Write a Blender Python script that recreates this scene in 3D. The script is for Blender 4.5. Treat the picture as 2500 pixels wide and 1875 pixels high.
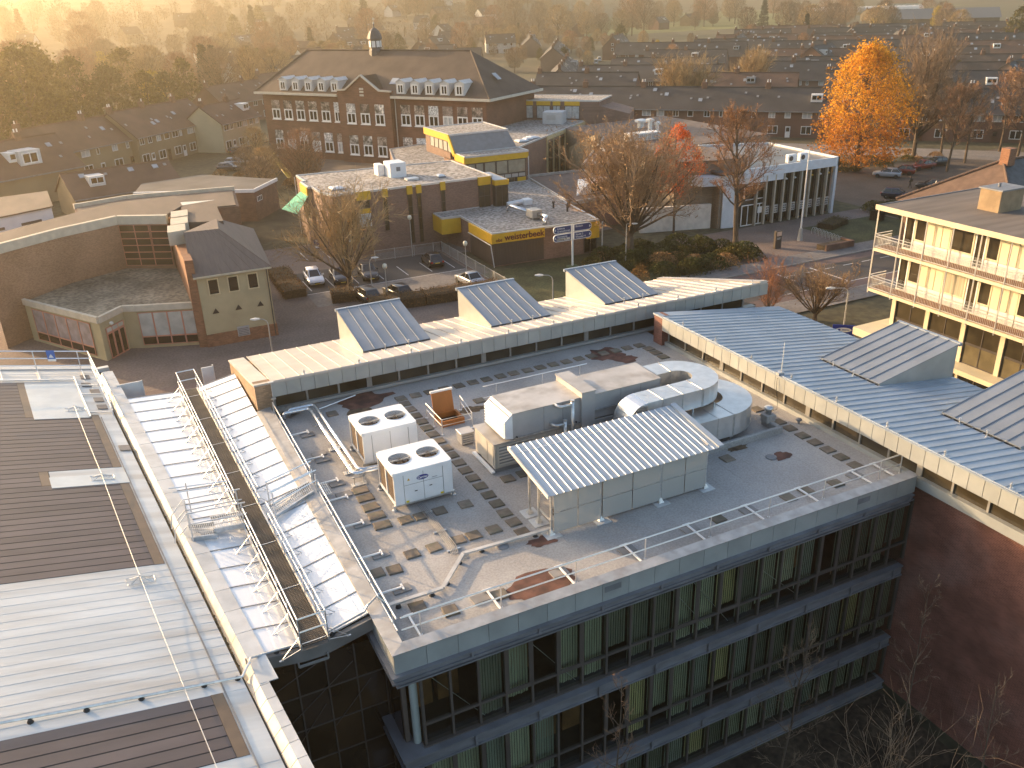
import bpy, math, random
from math import sin, cos, tan, pi, radians, sqrt, atan2, hypot
from mathutils import Vector, Matrix

for _o in list(bpy.data.objects):
    bpy.data.objects.remove(_o)
SC = bpy.context.scene
COL = SC.collection

# ---------------------------------------------------------------- camera
CAM_H = 28.0
YAW, PIT, ROL = radians(64.58), radians(24.13), radians(-1.82)
_f = Vector((cos(YAW) * cos(PIT), sin(YAW) * cos(PIT), -sin(PIT)))
_r = Vector((sin(YAW), -cos(YAW), 0))
_u = _r.cross(_f)
_R = cos(ROL) * _r + sin(ROL) * _u
_U = -sin(ROL) * _r + cos(ROL) * _u
cam = bpy.data.cameras.new('camera')
camo = bpy.data.objects.new('camera', cam)
COL.objects.link(camo)
_m = Matrix((_R, _U, -_f)).transposed().to_4x4()
_m.translation = Vector((0, 0, CAM_H))
camo.matrix_world = _m
cam.sensor_fit = 'HORIZONTAL'
cam.sensor_width = 36.0
cam.lens = 2120.0 / 2500.0 * 36.0
cam.clip_start = 0.3
cam.clip_end = 12000
SC.camera = camo

# ---------------------------------------------------------------- sky, sun, exposure
SUN_AZ, SUN_EL = radians(124), radians(13.0)      # azimuth from +X towards +Y
SUN_DIR = Vector((cos(SUN_AZ) * cos(SUN_EL), sin(SUN_AZ) * cos(SUN_EL), sin(SUN_EL)))
world = bpy.data.worlds.new('World')
SC.world = world
world.use_nodes = True
_nt = world.node_tree
_nt.nodes.clear()
_sky = _nt.nodes.new('ShaderNodeTexSky')
_sky.sky_type = 'NISHITA'
_sky.sun_disc = False
_sky.sun_elevation = SUN_EL
_sky.sun_rotation = pi / 2 - SUN_AZ
_sky.altitude = 60
_sky.air_density = 1.0
_sky.dust_density = 3.5
_sky.ozone_density = 1.0
_bg = _nt.nodes.new('ShaderNodeBackground')
_bg.inputs[1].default_value = 0.15
_out = _nt.nodes.new('ShaderNodeOutputWorld')
_nt.links.new(_sky.outputs[0], _bg.inputs[0])
_nt.links.new(_bg.outputs[0], _out.inputs[0])
sun = bpy.data.lights.new('sun', 'SUN')
sun.energy = 3.8
sun.angle = radians(0.6)
sun.color = (1.0, 0.67, 0.36)
suno = bpy.data.objects.new('sun', sun)
COL.objects.link(suno)
suno.rotation_euler = (-SUN_DIR).to_track_quat('-Z', 'Y').to_euler()
suno.location = (-30, 60, 60)
SC.view_settings.view_transform = 'Standard'
SC.view_settings.look = 'None'
SC.view_settings.exposure = 1.6
SC.view_settings.gamma = 1.0
SC.view_settings.use_curve_mapping = False
SC.cycles.use_denoising = True
SC.cycles.max_bounces = 6
SC.cycles.transparent_max_bounces = 12
SC.cycles.volume_bounces = 0
SC.cycles.caustics_reflective = False
SC.cycles.caustics_refractive = False
SC.cycles.sample_clamp_indirect = 4.0

# ---------------------------------------------------------------- helpers
class MB:
    """collects geometry for one mesh"""
    def __init__(s):
        s.v, s.f = [], []
    def add(s, vs, fs):
        n = len(s.v)
        s.v.extend([tuple(p) for p in vs])
        s.f.extend([tuple(i + n for i in q) for q in fs])
        return s
    def box(s, x0, y0, z0, x1, y1, z1):
        if x0 > x1: x0, x1 = x1, x0
        if y0 > y1: y0, y1 = y1, y0
        if z0 > z1: z0, z1 = z1, z0
        return s.add([(x0, y0, z0), (x1, y0, z0), (x1, y1, z0), (x0, y1, z0), (x0, y0, z1), (x1, y0, z1), (x1, y1, z1), (x0, y1, z1)],
                     [(0, 3, 2, 1), (4, 5, 6, 7), (0, 1, 5, 4), (1, 2, 6, 5), (2, 3, 7, 6), (3, 0, 4, 7)])
    def bbox(s, x0, y0, z0, x1, y1, z1, b=0.02):
        """box with chamfered vertical and top edges"""
        lo = [(x0 + b, y0), (x1 - b, y0), (x1, y0 + b), (x1, y1 - b), (x1 - b, y1), (x0 + b, y1), (x0, y1 - b), (x0, y0 + b)]
        cx, cy = (x0 + x1) / 2, (y0 + y1) / 2
        hi = [(cx + (x - cx) * (1 - b / max(1e-6, (x1 - x0) / 2)), cy + (y - cy) * (1 - b / max(1e-6, (y1 - y0) / 2))) for x, y in lo]
        vs = [(x, y, z0) for x, y in lo] + [(x, y, z1 - b) for x, y in lo] + [(x, y, z1) for x, y in hi]
        fs = [tuple(range(7, -1, -1)), tuple(range(16, 24))]
        for k in range(8):
            j = (k + 1) % 8
            fs += [(k, j, 8 + j, 8 + k), (8 + k, 8 + j, 16 + j, 16 + k)]
        return s.add(vs, fs)
    def prism(s, poly, z0, z1):
        """poly: ccw xy; z0, z1 numbers or lists"""
        n = len(poly)
        a = z0 if isinstance(z0, (list, tuple)) else [z0] * n
        b = z1 if isinstance(z1, (list, tuple)) else [z1] * n
        vs = [(p[0], p[1], a[i]) for i, p in enumerate(poly)] + [(p[0], p[1], b[i]) for i, p in enumerate(poly)]
        fs = [tuple(range(n - 1, -1, -1)), tuple(range(n, 2 * n))]
        fs += [(k, (k + 1) % n, n + (k + 1) % n, n + k) for k in range(n)]
        return s.add(vs, fs)
    def poly(s, pts):
        return s.add(pts, [tuple(range(len(pts)))])
    def slab(s, pts, t):
        """thin slab: planar polygon pts thickened downwards (along -normal) by t"""
        a, b, c = Vector(pts[0]), Vector(pts[1]), Vector(pts[2])
        nn = (b - a).cross(c - a).normalized() * t
        n = len(pts)
        vs = [tuple(Vector(p) - nn) for p in pts] + [tuple(p) for p in pts]
        fs = [tuple(range(n - 1, -1, -1)), tuple(range(n, 2 * n))]
        fs += [(k, (k + 1) % n, n + (k + 1) % n, n + k) for k in range(n)]
        return s.add(vs, fs)
    def bar(s, a, b, w, h=None):
        """square bar from a to b"""
        a, b = Vector(a), Vector(b)
        h = h or w
        d = (b - a).normalized()
        up = Vector((0, 0, 1)) if abs(d.z) < 0.95 else Vector((1, 0, 0))
        x = d.cross(up).normalized() * w / 2
        y = x.cross(d).normalized() * h / 2
        vs = [a - x - y, a + x - y, a + x + y, a - x + y, b - x - y, b + x - y, b + x + y, b - x + y]
        return s.add(vs, [(0, 3, 2, 1), (4, 5, 6, 7), (0, 1, 5, 4), (1, 2, 6, 5), (2, 3, 7, 6), (3, 0, 4, 7)])
    def tube(s, pts, r, n=6, cap=True):
        """round tube along a polyline; r number or list"""
        pts = [Vector(p) for p in pts]
        rr = r if isinstance(r, (list, tuple)) else [r] * len(pts)
        base = len(s.v)
        px = None
        for i, p in enumerate(pts):
            d = (pts[min(i + 1, len(pts) - 1)] - pts[max(i - 1, 0)])
            d = d.normalized() if d.length > 1e-9 else Vector((0, 0, 1))
            if px is None:
                q = Vector((0, 0, 1)) if abs(d.z) < 0.9 else Vector((1, 0, 0))
                x = d.cross(q).normalized()
            else:
                x = (px - d * px.dot(d)).normalized()
            px = x
            y = d.cross(x)
            for k in range(n):
                t = 2 * pi * k / n
                s.v.append(tuple(p + (x * cos(t) + y * sin(t)) * rr[i]))
        for i in range(len(pts) - 1):
            for k in range(n):
                j = (k + 1) % n
                a = base + i * n
                s.f.append((a + k, a + j, a + n + j, a + n + k))
        if cap:
            s.f.append(tuple(base + k for k in range(n - 1, -1, -1)))
            s.f.append(tuple(base + (len(pts) - 1) * n + k for k in range(n)))
        return s
    def lathe(s, prof, n=12, c=(0, 0, 0)):
        """prof: list of (r, z)"""
        b = len(s.v)
        for r, z in prof:
            for k in range(n):
                t = 2 * pi * k / n
                s.v.append((c[0] + r * cos(t), c[1] + r * sin(t), c[2] + z))
        for i in range(len(prof) - 1):
            for k in range(n):
                j = (k + 1) % n
                s.f.append((b + i * n + k, b + i * n + j, b + (i + 1) * n + j, b + (i + 1) * n + k))
        s.f.append(tuple(b + k for k in range(n - 1, -1, -1)))
        s.f.append(tuple(b + (len(prof) - 1) * n + k for k in range(n)))
        return s
    def ring(s, a, b):
        """join two equal loops of points as a strip (closed)"""
        n = len(a)
        return s.add(list(a) + list(b), [(k, (k + 1) % n, n + (k + 1) % n, n + k) for k in range(n)])
    def loft(s, loops):
        n = len(loops[0])
        b = len(s.v)
        for l in loops:
            s.v.extend([tuple(p) for p in l])
        for i in range(len(loops) - 1):
            for k in range(n):
                j = (k + 1) % n
                s.f.append((b + i * n + k, b + i * n + j, b + (i + 1) * n + j, b + (i + 1) * n + k))
        s.f.append(tuple(b + k for k in range(n - 1, -1, -1)))
        s.f.append(tuple(b + (len(loops) - 1) * n + k for k in range(n)))
        return s
    def mesh(s, name, mat=None, smooth=False):
        me = bpy.data.meshes.new(name)
        me.from_pydata(s.v, [], s.f)
        if mat is not None:
            me.materials.append(mat)
        if smooth:
            me.polygons.foreach_set('use_smooth', [True] * len(me.polygons))
        return me

def tag(o, label=None, cat=None, group=None, kind=None):
    for k, v in (('label', label), ('category', cat), ('group', group), ('kind', kind)):
        if v: o[k] = v
    return o

def thing(name, label, cat, loc=(0, 0, 0), rz=0.0, group=None):
    o = bpy.data.objects.new(name, None)
    o.empty_display_size = 0.2
    COL.objects.link(o)
    o.location = loc
    o.rotation_euler = (0, 0, rz)
    o['ox'], o['oy'], o['oz'] = loc[0], loc[1], loc[2]
    return tag(o, label, cat, group)

def obj(name, g, mat=None, parent=None, loc=None, rot=None, scale=None, label=None, kind=None, smooth=False, W=False):
    """link one mesh object; g is an MB or a mesh. W: geometry is in world coordinates, parent is an unrotated thing."""
    me = g if isinstance(g, bpy.types.Mesh) else g.mesh(name, mat, smooth)
    o = bpy.data.objects.new(name, me)
    COL.objects.link(o)
    if parent is not None:
        o.parent = parent
    if loc is not None: o.location = loc
    if rot is not None: o.rotation_euler = rot
    if scale is not None: o.scale = scale
    if W and parent is not None and 'ox' in parent:
        l = Vector((parent['ox'], parent['oy'], parent['oz']))
        o.location = Vector(o.location) - l
    if label: o['label'] = label
    if kind: o['kind'] = kind
    return o

def single(name, g, mat, label, cat, group=None, loc=None, rot=None, smooth=False, scale=None, kind=None):
    o = obj(name, g, mat, None, loc, rot, scale, smooth=smooth)
    return tag(o, label, cat, group, kind)

def structure(name, g, mat, kind='structure', smooth=False):
    o = obj(name, g, mat, smooth=smooth)
    o['kind'] = kind
    return o

_kids = {}
def dup(root, loc, rz=0.0, label=None, group=None, scale=None):
    """copy of a thing with its parts and sub-parts"""
    def cp(o, par):
        c = o.copy()
        COL.objects.link(c)
        c.parent = par
        for ch in _children(o):
            cp(ch, c)
        return c
    r = cp(root, None)
    r.location = loc
    r.rotation_euler = (0, 0, rz)
    if scale is not None: r.scale = scale if isinstance(scale, (tuple, list)) else (scale,) * 3
    if label: r['label'] = label
    if group: r['group'] = group
    return r
def _children(o):
    if o.name not in _kids:
        _kids[o.name] = [c for c in bpy.data.objects if c.parent == o]
    return _kids[o.name]

def text_mesh(s, size, mat, extrude=0.004, bold=0.0, align='CENTER'):
    cu = bpy.data.curves.new('text', 'FONT')
    cu.body = s
    cu.size = size
    cu.extrude = extrude
    cu.offset = bold
    cu.align_x = align
    cu.align_y = 'CENTER'
    cu.resolution_u = 3
    ob = bpy.data.objects.new('text', cu)
    COL.objects.link(ob)
    dg = bpy.context.evaluated_depsgraph_get()
    me = bpy.data.meshes.new_from_object(ob.evaluated_get(dg))
    bpy.data.objects.remove(ob)
    me.materials.clear()
    me.materials.append(mat)
    return me

# ---------------------------------------------------------------- materials
MATS = {}
def M(name, col, rough=0.6, metal=0.0, var=0.12, scale=1.5, bump=0.0, bscale=20.0, rnd=0.0, spec=0.5, col2=None, c2amt=0.0, c2scale=0.6,
      stretch=(1, 1, 1), coat=0.0, speck=0.0, speckscale=8.0, tile=None, seam=None):
    """procedural principled material: noise-varied colour, optional second (stain) colour, speckle, bump"""
    if name in MATS: return MATS[name]
    m = bpy.data.materials.new(name)
    m.use_nodes = True
    nt = m.node_tree
    L = nt.links.new
    b = nt.nodes['Principled BSDF']
    b.inputs['Roughness'].default_value = rough
    b.inputs['Metallic'].default_value = metal
    b.inputs['Specular IOR Level'].default_value = spec
    if coat: b.inputs['Coat Weight'].default_value = coat; b.inputs['Coat Roughness'].default_value = 0.05
    geo = nt.nodes.new('ShaderNodeNewGeometry')
    mp = nt.nodes.new('ShaderNodeMapping')
    mp.inputs['Scale'].default_value = stretch
    L(geo.outputs['Position'], mp.inputs[0])
    P = mp.outputs[0]
    def noise(sc, det=4):
        n = nt.nodes.new('ShaderNodeTexNoise')
        n.inputs['Scale'].default_value = sc
        n.inputs['Detail'].default_value = det
        L(P, n.inputs['Vector'])
        return n.outputs[0]
    def ramp(sock, a, b_, lo=0.35, hi=0.65):
        r = nt.nodes.new('ShaderNodeMapRange')
        r.inputs[1].default_value = lo; r.inputs[2].default_value = hi
        r.inputs[3].default_value = a; r.inputs[4].default_value = b_
        L(sock, r.inputs[0])
        return r.outputs[0]
    def mixc(fac, c1, c2, mode='MIX'):
        x = nt.nodes.new('ShaderNodeMix')
        x.data_type = 'RGBA'
        x.blend_type = mode
        for s_, v in ((x.inputs[0], fac), (x.inputs[6], c1), (x.inputs[7], c2)):
            if hasattr(v, 'is_linked') or hasattr(v, 'links'): L(v, s_)
            else: s_.default_value = v if not isinstance(v, tuple) else (*v, 1)
        return x.outputs[2]
    cur = (*col[:3],)
    c = None
    v = ramp(noise(scale), 1 - var, 1 + var)
    vm = nt.nodes.new('ShaderNodeMix'); vm.data_type = 'RGBA'; vm.blend_type = 'MULTIPLY'
    vm.inputs[0].default_value = 1.0
    vm.inputs[6].default_value = (*cur, 1)
    L(v, vm.inputs[7])
    c = vm.outputs[2]
    if col2 is not None:
        c = mixc(ramp(noise(c2scale, 6), 0.0, c2amt, 0.48, 0.66), c, tuple(col2))
    if speck:
        vo = nt.nodes.new('ShaderNodeTexNoise'); vo.inputs['Scale'].default_value = speckscale; vo.inputs['Detail'].default_value = 2
        L(P, vo.inputs['Vector'])
        c = mixc(1.0, c, ramp(vo.outputs[0], 1 - speck, 1 + speck, 0.35, 0.65), 'MULTIPLY')
    if rnd:
        oi = nt.nodes.new('ShaderNodeObjectInfo')
        c = mixc(1.0, c, ramp(oi.outputs['Random'], 1 - rnd, 1 + rnd, 0, 1), 'MULTIPLY')
    h = None
    if tile is not None:
        # tile = (mortar colour, scale width, row height): running-bond joints on vertical faces
        br = nt.nodes.new('ShaderNodeTexBrick')
        cx = nt.nodes.new('ShaderNodeSeparateXYZ'); L(geo.outputs['Position'], cx.inputs[0])
        ad = nt.nodes.new('ShaderNodeMath'); ad.operation = 'ADD'
        L(cx.outputs[0], ad.inputs[0]); L(cx.outputs[1], ad.inputs[1])
        cb = nt.nodes.new('ShaderNodeCombineXYZ'); L(ad.outputs[0], cb.inputs[0]); L(cx.outputs[2], cb.inputs[1])
        L(cb.outputs[0], br.inputs['Vector'])
        br.inputs['Scale'].default_value = 1.0
        br.inputs['Mortar Size'].default_value = tile[3] if len(tile) > 3 else 0.006
        br.inputs['Brick Width'].default_value = tile[1]
        br.inputs['Row Height'].default_value = tile[2]
        br.inputs['Color1'].default_value = (1.1, 1.1, 1.1, 1); br.inputs['Color2'].default_value = (0.72, 0.72, 0.72, 1)
        br.inputs['Mortar'].default_value = (*tile[0], 1)
        c = mixc(1.0, c, br.outputs[0], 'MULTIPLY')
    if seam is not None:
        # fine course lines along z (roof tile courses)
        wv = nt.nodes.new('ShaderNodeTexWave')
        wv.wave_type = 'BANDS'; wv.bands_direction = 'Z'
        wv.inputs['Scale'].default_value = seam
        wv.inputs['Distortion'].default_value = 0.6
        wv.inputs['Detail'].default_value = 1.0
        L(geo.outputs['Position'], wv.inputs['Vector'])
        h = wv.outputs['Fac']
        c = mixc(1.0, c, ramp(h, 0.72, 1.12, 0.0, 1.0), 'MULTIPLY')
    L(c, b.inputs['Base Color'])
    if bump:
        bp = nt.nodes.new('ShaderNodeBump')
        bp.inputs['Strength'].default_value = bump
        bp.inputs['Distance'].default_value = 0.03
        L(noise(bscale, 3), bp.inputs['Height'])
        L(bp.outputs[0], b.inputs['Normal'])
    MATS[name] = m
    return m

def leafmat(name, col, var=0.5, trans=0.3):
    m = M(name, col, rough=0.7, var=var, scale=0.9, spec=0.2, speck=0.35, speckscale=3.0)
    b = m.node_tree.nodes['Principled BSDF']
    nt = m.node_tree
    tr = nt.nodes.new('ShaderNodeBsdfTranslucent')
    mx = nt.nodes.new('ShaderNodeMixShader')
    mx.inputs[0].default_value = trans
    src = b.inputs['Base Color'].links[0].from_socket
    nt.links.new(src, tr.inputs[0])
    nt.links.new(b.outputs[0], mx.inputs[1]); nt.links.new(tr.outputs[0], mx.inputs[2])
    nt.links.new(mx.outputs[0], nt.nodes['Material Output'].inputs[0])
    return m

def clearglass(name, tint=(0.86, 0.9, 0.86), refl=1.0, op=0.0):
    """thin window pane: see-through with Fresnel reflection"""
    if name in MATS: return MATS[name]
    m = bpy.data.materials.new(name); m.use_nodes = True
    nt = m.node_tree; nt.nodes.clear()
    o = nt.nodes.new('ShaderNodeOutputMaterial')
    t = nt.nodes.new('ShaderNodeBsdfTransparent'); t.inputs[0].default_value = (*tint, 1)
    g = nt.nodes.new('ShaderNodeBsdfGlossy'); g.inputs['Roughness'].default_value = 0.02
    lw_ = nt.nodes.new('ShaderNodeLayerWeight')
    pw_ = nt.nodes.new('ShaderNodeMath'); pw_.operation = 'POWER'; pw_.inputs[1].default_value = 5.0
    ml_ = nt.nodes.new('ShaderNodeMath'); ml_.operation = 'MULTIPLY_ADD'; ml_.inputs[1].default_value = 0.93; ml_.inputs[2].default_value = 0.05
    mx = nt.nodes.new('ShaderNodeMixShader')
    nt.links.new(lw_.outputs['Facing'], pw_.inputs[0]); nt.links.new(pw_.outputs[0], ml_.inputs[0])
    nt.links.new(ml_.outputs[0], mx.inputs[0]); nt.links.new(t.outputs[0], mx.inputs[1]); nt.links.new(g.outputs[0], mx.inputs[2])
    nt.links.new(mx.outputs[0], o.inputs[0])
    MATS[name] = m
    return m

zinc = M('zinc_sheet', (0.43, 0.40, 0.375), rough=0.42, metal=0.35, var=0.10, scale=0.8, rnd=0.05, bump=0.03, bscale=3)  # warm tone of the low sun mixed into the zinc colour
zinc_sky = M('zinc_sky_tint', (0.30, 0.35, 0.41), rough=0.45, metal=0.3, var=0.08, scale=0.8, rnd=0.05)  # same zinc, with the sky's blue reflection put into its colour
zinc_fascia = M('zinc_fascia', (0.34, 0.355, 0.345), rough=0.5, metal=0.25, var=0.08, scale=1.2, rnd=0.07)
zinc_dark = M('zinc_dark', (0.20, 0.205, 0.215), rough=0.55, metal=0.2, var=0.15, scale=2)
galv = M('galvanised_steel', (0.58, 0.58, 0.57), rough=0.38, metal=0.75, var=0.15, scale=6)
alu = M('aluminium_rail', (0.72, 0.72, 0.72), rough=0.30, metal=0.7, var=0.06)
duct_m = M('duct_sheet', (0.66, 0.66, 0.65), rough=0.34, metal=0.8, var=0.08, scale=2.5, rnd=0.04)
white_m = M('white_enamel', (0.74, 0.75, 0.76), rough=0.35, var=0.04, scale=1.5)
white_p = M('white_paint', (0.78, 0.77, 0.74), rough=0.5, var=0.06)
zinc_dorm = M('zinc_dormer', (0.225, 0.25, 0.285), rough=0.48, metal=0.3, var=0.08, scale=0.8, rnd=0.05)  # darker copy of the zinc: shade on the dormer slopes is in the colour
deck_m = M('roof_membrane', (0.325, 0.31, 0.295), rough=0.75, var=0.16, scale=0.45, col2=(0.36, 0.34, 0.325), c2amt=0.7, c2scale=0.25, speck=0.12, speckscale=14, bump=0.25, bscale=35)
coping_m = M('coping_zinc', (0.37, 0.365, 0.36), rough=0.55, metal=0.2, var=0.18, scale=1.6, col2=(0.24, 0.22, 0.2), c2amt=0.5, c2scale=2.2)
paver_m = M('paver_concrete', (0.165, 0.135, 0.105), rough=0.9, var=0.2, scale=3.0, col2=(0.10, 0.105, 0.07), c2amt=0.6, c2scale=2.5, rnd=0.22, bump=0.4, bscale=30)
rust_m = M('rusty_sediment', (0.13, 0.058, 0.04), rough=0.85, var=0.35, scale=2.5, col2=(0.06, 0.032, 0.025), c2amt=0.9, c2scale=1.6, bump=0.4, bscale=18)
moss_m = M('moss_patch', (0.11, 0.075, 0.045), rough=0.95, var=0.4, scale=5, bump=0.6, bscale=25)
brick_red = M('brick_red', (0.155, 0.068, 0.05), rough=0.85, var=0.22, scale=1.1, tile=((1.5, 1.45, 1.4), 0.22, 0.065, 0.012), bump=0.15, bscale=15, col2=(0.22, 0.13, 0.11), c2amt=0.5, c2scale=0.5)
brick_brown = M('brick_brown', (0.17, 0.098, 0.068), rough=0.85, var=0.18, scale=0.9, tile=((0.8, 0.8, 0.78), 0.22, 0.065), bump=0.15, bscale=15)
brick_ochre = M('brick_ochre', (0.30, 0.20, 0.125), rough=0.85, var=0.15, scale=0.9, tile=((0.85, 0.85, 0.82), 0.22, 0.065))
mull_m = M('mullion_bronze', (0.095, 0.08, 0.07), rough=0.5, var=0.1, metal=0.2)
band_m = M('steel_band', (0.17, 0.172, 0.185), rough=0.5, var=0.16, scale=1.2, metal=0.15, stretch=(1, 1, 4))
dark_in = M('dark_interior', (0.035, 0.028, 0.022), rough=0.9, var=0.3)
glass_dark = M('window_dark', (0.012, 0.012, 0.012), rough=0.06, var=0.2, spec=0.6)
glass_warm = M('window_bronze', (0.045, 0.036, 0.022), rough=0.07, var=0.35, scale=0.7, spec=0.6)
glass_clear = clearglass('window_clear')
gravel_m = M('roof_gravel', (0.27, 0.25, 0.23), rough=0.95, var=0.15, scale=0.3, speck=0.55, speckscale=2.6, bump=0.8, bscale=5)
asphalt = M('asphalt', (0.058, 0.054, 0.052), rough=0.85, var=0.18, scale=0.35, speck=0.2, speckscale=9)
black_m = M('black_rubber', (0.02, 0.02, 0.02), rough=0.7, var=0.1)
yellow_m = M('yellow_panel', (0.62, 0.36, 0.02), rough=0.45, var=0.06)
wood_or = M('orange_plywood', (0.36, 0.13, 0.03), rough=0.6, var=0.15, scale=2, stretch=(1, 1, 0.3))
# ================================================================ ground, roads, pavements
ground_m = M('earth_and_grass', (0.062, 0.056, 0.03), rough=1.0, var=0.35, scale=0.05, col2=(0.075, 0.07, 0.028), c2amt=0.8, c2scale=0.02, speck=0.35, speckscale=1.2)
pave_m = M('clinker_paving', (0.16, 0.12, 0.10), rough=0.9, var=0.18, scale=0.25, speck=0.2, speckscale=5)  # paving lightened overall to carry the veiling glare
pave_grey = M('grey_slab_paving', (0.17, 0.155, 0.145), rough=0.9, var=0.15, scale=0.3, speck=0.15, speckscale=3)
road_m = M('red_brown_asphalt', (0.13, 0.09, 0.08), rough=0.85, var=0.15, scale=0.2, speck=0.15, speckscale=6)
kerb_m = M('kerb_concrete', (0.25, 0.235, 0.22), rough=0.9, var=0.15)
paint_m = M('road_paint', (0.62, 0.60, 0.57), rough=0.7, var=0.15, scale=3)
field_m = M('meadow', (0.115, 0.125, 0.03), rough=1.0, var=0.25, scale=0.02)

structure('ground', MB().box(-1650, -60, -1.0, 2950, 3250, 0.0), ground_m)
structure('courtyard', MB().poly([(1.5, -20, 0.004), (26.3, -20, 0.004), (26.3, 19.3, 0.004), (1.5, 19.3, 0.004)]), M('leaf_litter', (0.05, 0.036, 0.022), rough=1, var=0.5, scale=0.7, speck=0.4, speckscale=4))
def sheet(name, pts, z, mat):
    return structure(name, MB().poly([(x, y, z) for x, y in pts]), mat)
def rect(name, x0, y0, x1, y1, z, mat):
    return sheet(name, [(x0, y0), (x1, y0), (x1, y1), (x0, y1)], z, mat)
rect('road', -140, 60.5, 260, 69.6, 0.004, road_m)
rect('road_lane', -140, 62.4, 260, 67.9, 0.008, asphalt)
rect('pavement_near', -140, 57.5, 260, 60.4, 0.12, pave_grey)
structure('kerb_near', MB().box(-140, 60.35, 0.0, 260, 60.5, 0.13), kerb_m)
structure('kerb_far', MB().box(38, 69.6, 0.0, 260, 69.75, 0.13), kerb_m)
sheet('pavement_far', [(38, 69.75), (260, 69.75), (260, 72.4), (38, 72.4)], 0.12, pave_grey)
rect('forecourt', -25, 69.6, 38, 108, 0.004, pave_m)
rect('parking_lot', 18.2, 87.6, 36.4, 95.8, 0.008, asphalt)
rect('parking_lane', 18.2, 82.9, 36.4, 87.55, 0.008, pave_grey)
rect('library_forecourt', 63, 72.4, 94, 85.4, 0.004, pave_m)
rect('school_yard', 38, 94, 60, 110, 0.004, pave_grey)
rect('side_street', 95, 72.4, 150, 106, 0.004, M('brown_clinker', (0.082, 0.062, 0.048), rough=0.9, var=0.2, scale=0.3, speck=0.25, speckscale=4))
sheet('house_front_street', [(104, 140), (150, 86), (157, 92), (112, 148)], 0.006, pave_grey)
sheet('old_school_yard', [(22, 176), (52, 132), (66, 140), (34, 182)], 0.004, M('yard_clinker', (0.105, 0.085, 0.072), rough=0.9, var=0.2, scale=0.3))
rect('school_garden', 4, 112, 36, 130, 0.004, M('lawn_brown', (0.07, 0.055, 0.028), rough=1, var=0.4, scale=0.4))
rect('lawn_front', 36.9, 72.5, 54.5, 84.8, 0.006, M('lawn', (0.06, 0.062, 0.024), rough=1, var=0.3, scale=0.5, speck=0.4, speckscale=5, bump=0.8, bscale=12))
rect('lawn_library', 80, 72.6, 93.5, 81.5, 0.008, MATS['lawn'])
sheet('meadow', [(300, 560), (520, 560), (900, 1000), (500, 1000)], 0.02, field_m)
sheet('far_field', [(620, 640), (1250, 900), (1650, 1300), (1000, 1150)], 0.03, M('far_field', (0.14, 0.13, 0.05), rough=1, var=0.2, scale=0.01))
def hill_h(x, y):
    r = hypot(x, y); az = math.degrees(atan2(y, x))
    s0 = 430 + 900 * max(0.0, min(1.0, (63 - az) / 6.0))
    t = max(0.0, min(1.0, (r - s0) / 1150.0))
    return (66 + 8 * sin(x * 0.0035 + 1.0) + 5 * sin(x * 0.011 + y * 0.004)) * (0.35 * t + 0.65 * t * t * (3 - 2 * t))
hg = MB()
NX, NY = 64, 44
for j in range(NY):
    for i in range(NX):
        x, y = -1100 + i * 52.0, 380 + j * 54.0
        q = hill_h(x, y)
        hg.v.append((x, y, q - (0.4 if q < 0.2 else 0.0)))
for j in range(NY - 1):
    for i in range(NX - 1):
        hg.f.append((j * NX + i, j * NX + i + 1, (j + 1) * NX + i + 1, (j + 1) * NX + i))
structure('hills', hg, M('wooded_hill', (0.07, 0.055, 0.03), rough=1.0, var=0.4, scale=0.03), smooth=True)
# painted markings, each a thin sheet above its road
def mark(x0, y0, x1, y1, z=0.012):
    o = obj('road_marking', MB().poly([(x0, y0, z), (x1, y0, z), (x1, y1, z), (x0, y1, z)]), paint_m)
    o['kind'] = 'structure'
for k in range(14):
    x = 64.0 + k * 2.75
    mark(x, 66.78, x + 1.4, 66.90)
for k in range(8):
    mark(40 + k * 2.75, 66.78, 41.4 + k * 2.75, 66.90)
mark(68.45, 62.6, 68.65, 68.0)
mark(63.85, 65.2, 64.05, 67.9)
mark(60, 62.3, 110, 62.42)
for x in (19.0, 21.5, 24.17, 27.0, 29.85, 32.65, 35.4):
    mark(x - 0.05, 88.6, x + 0.05, 92.6, 0.013)
for x in (21.6, 24.2):
    mark(x - 0.05, 100.2, x + 0.05, 105.0, 0.013)
mark(18.3, 87.5, 36.3, 87.6, 0.013)
# ================================================================ main office block
D = 10.3
MBLD = thing('office_block', 'grey flat roofed office block with glass ribbon facade and plant on its roof', 'building', (5.3, 19.7, 0))
obj('roof_deck', MB().box(5.5, 19.72, 10.0, 26.85, 38.9, D), deck_m, MBLD, W=True)
# membrane laps: thin raised strips
for k in range(1, 21):
    x = 5.5 + k * 1.02
    obj('membrane_lap', MB().box(x, 19.9, D, x + 0.05, 38.5, D + 0.004), deck_m, MBLD, W=True)
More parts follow.
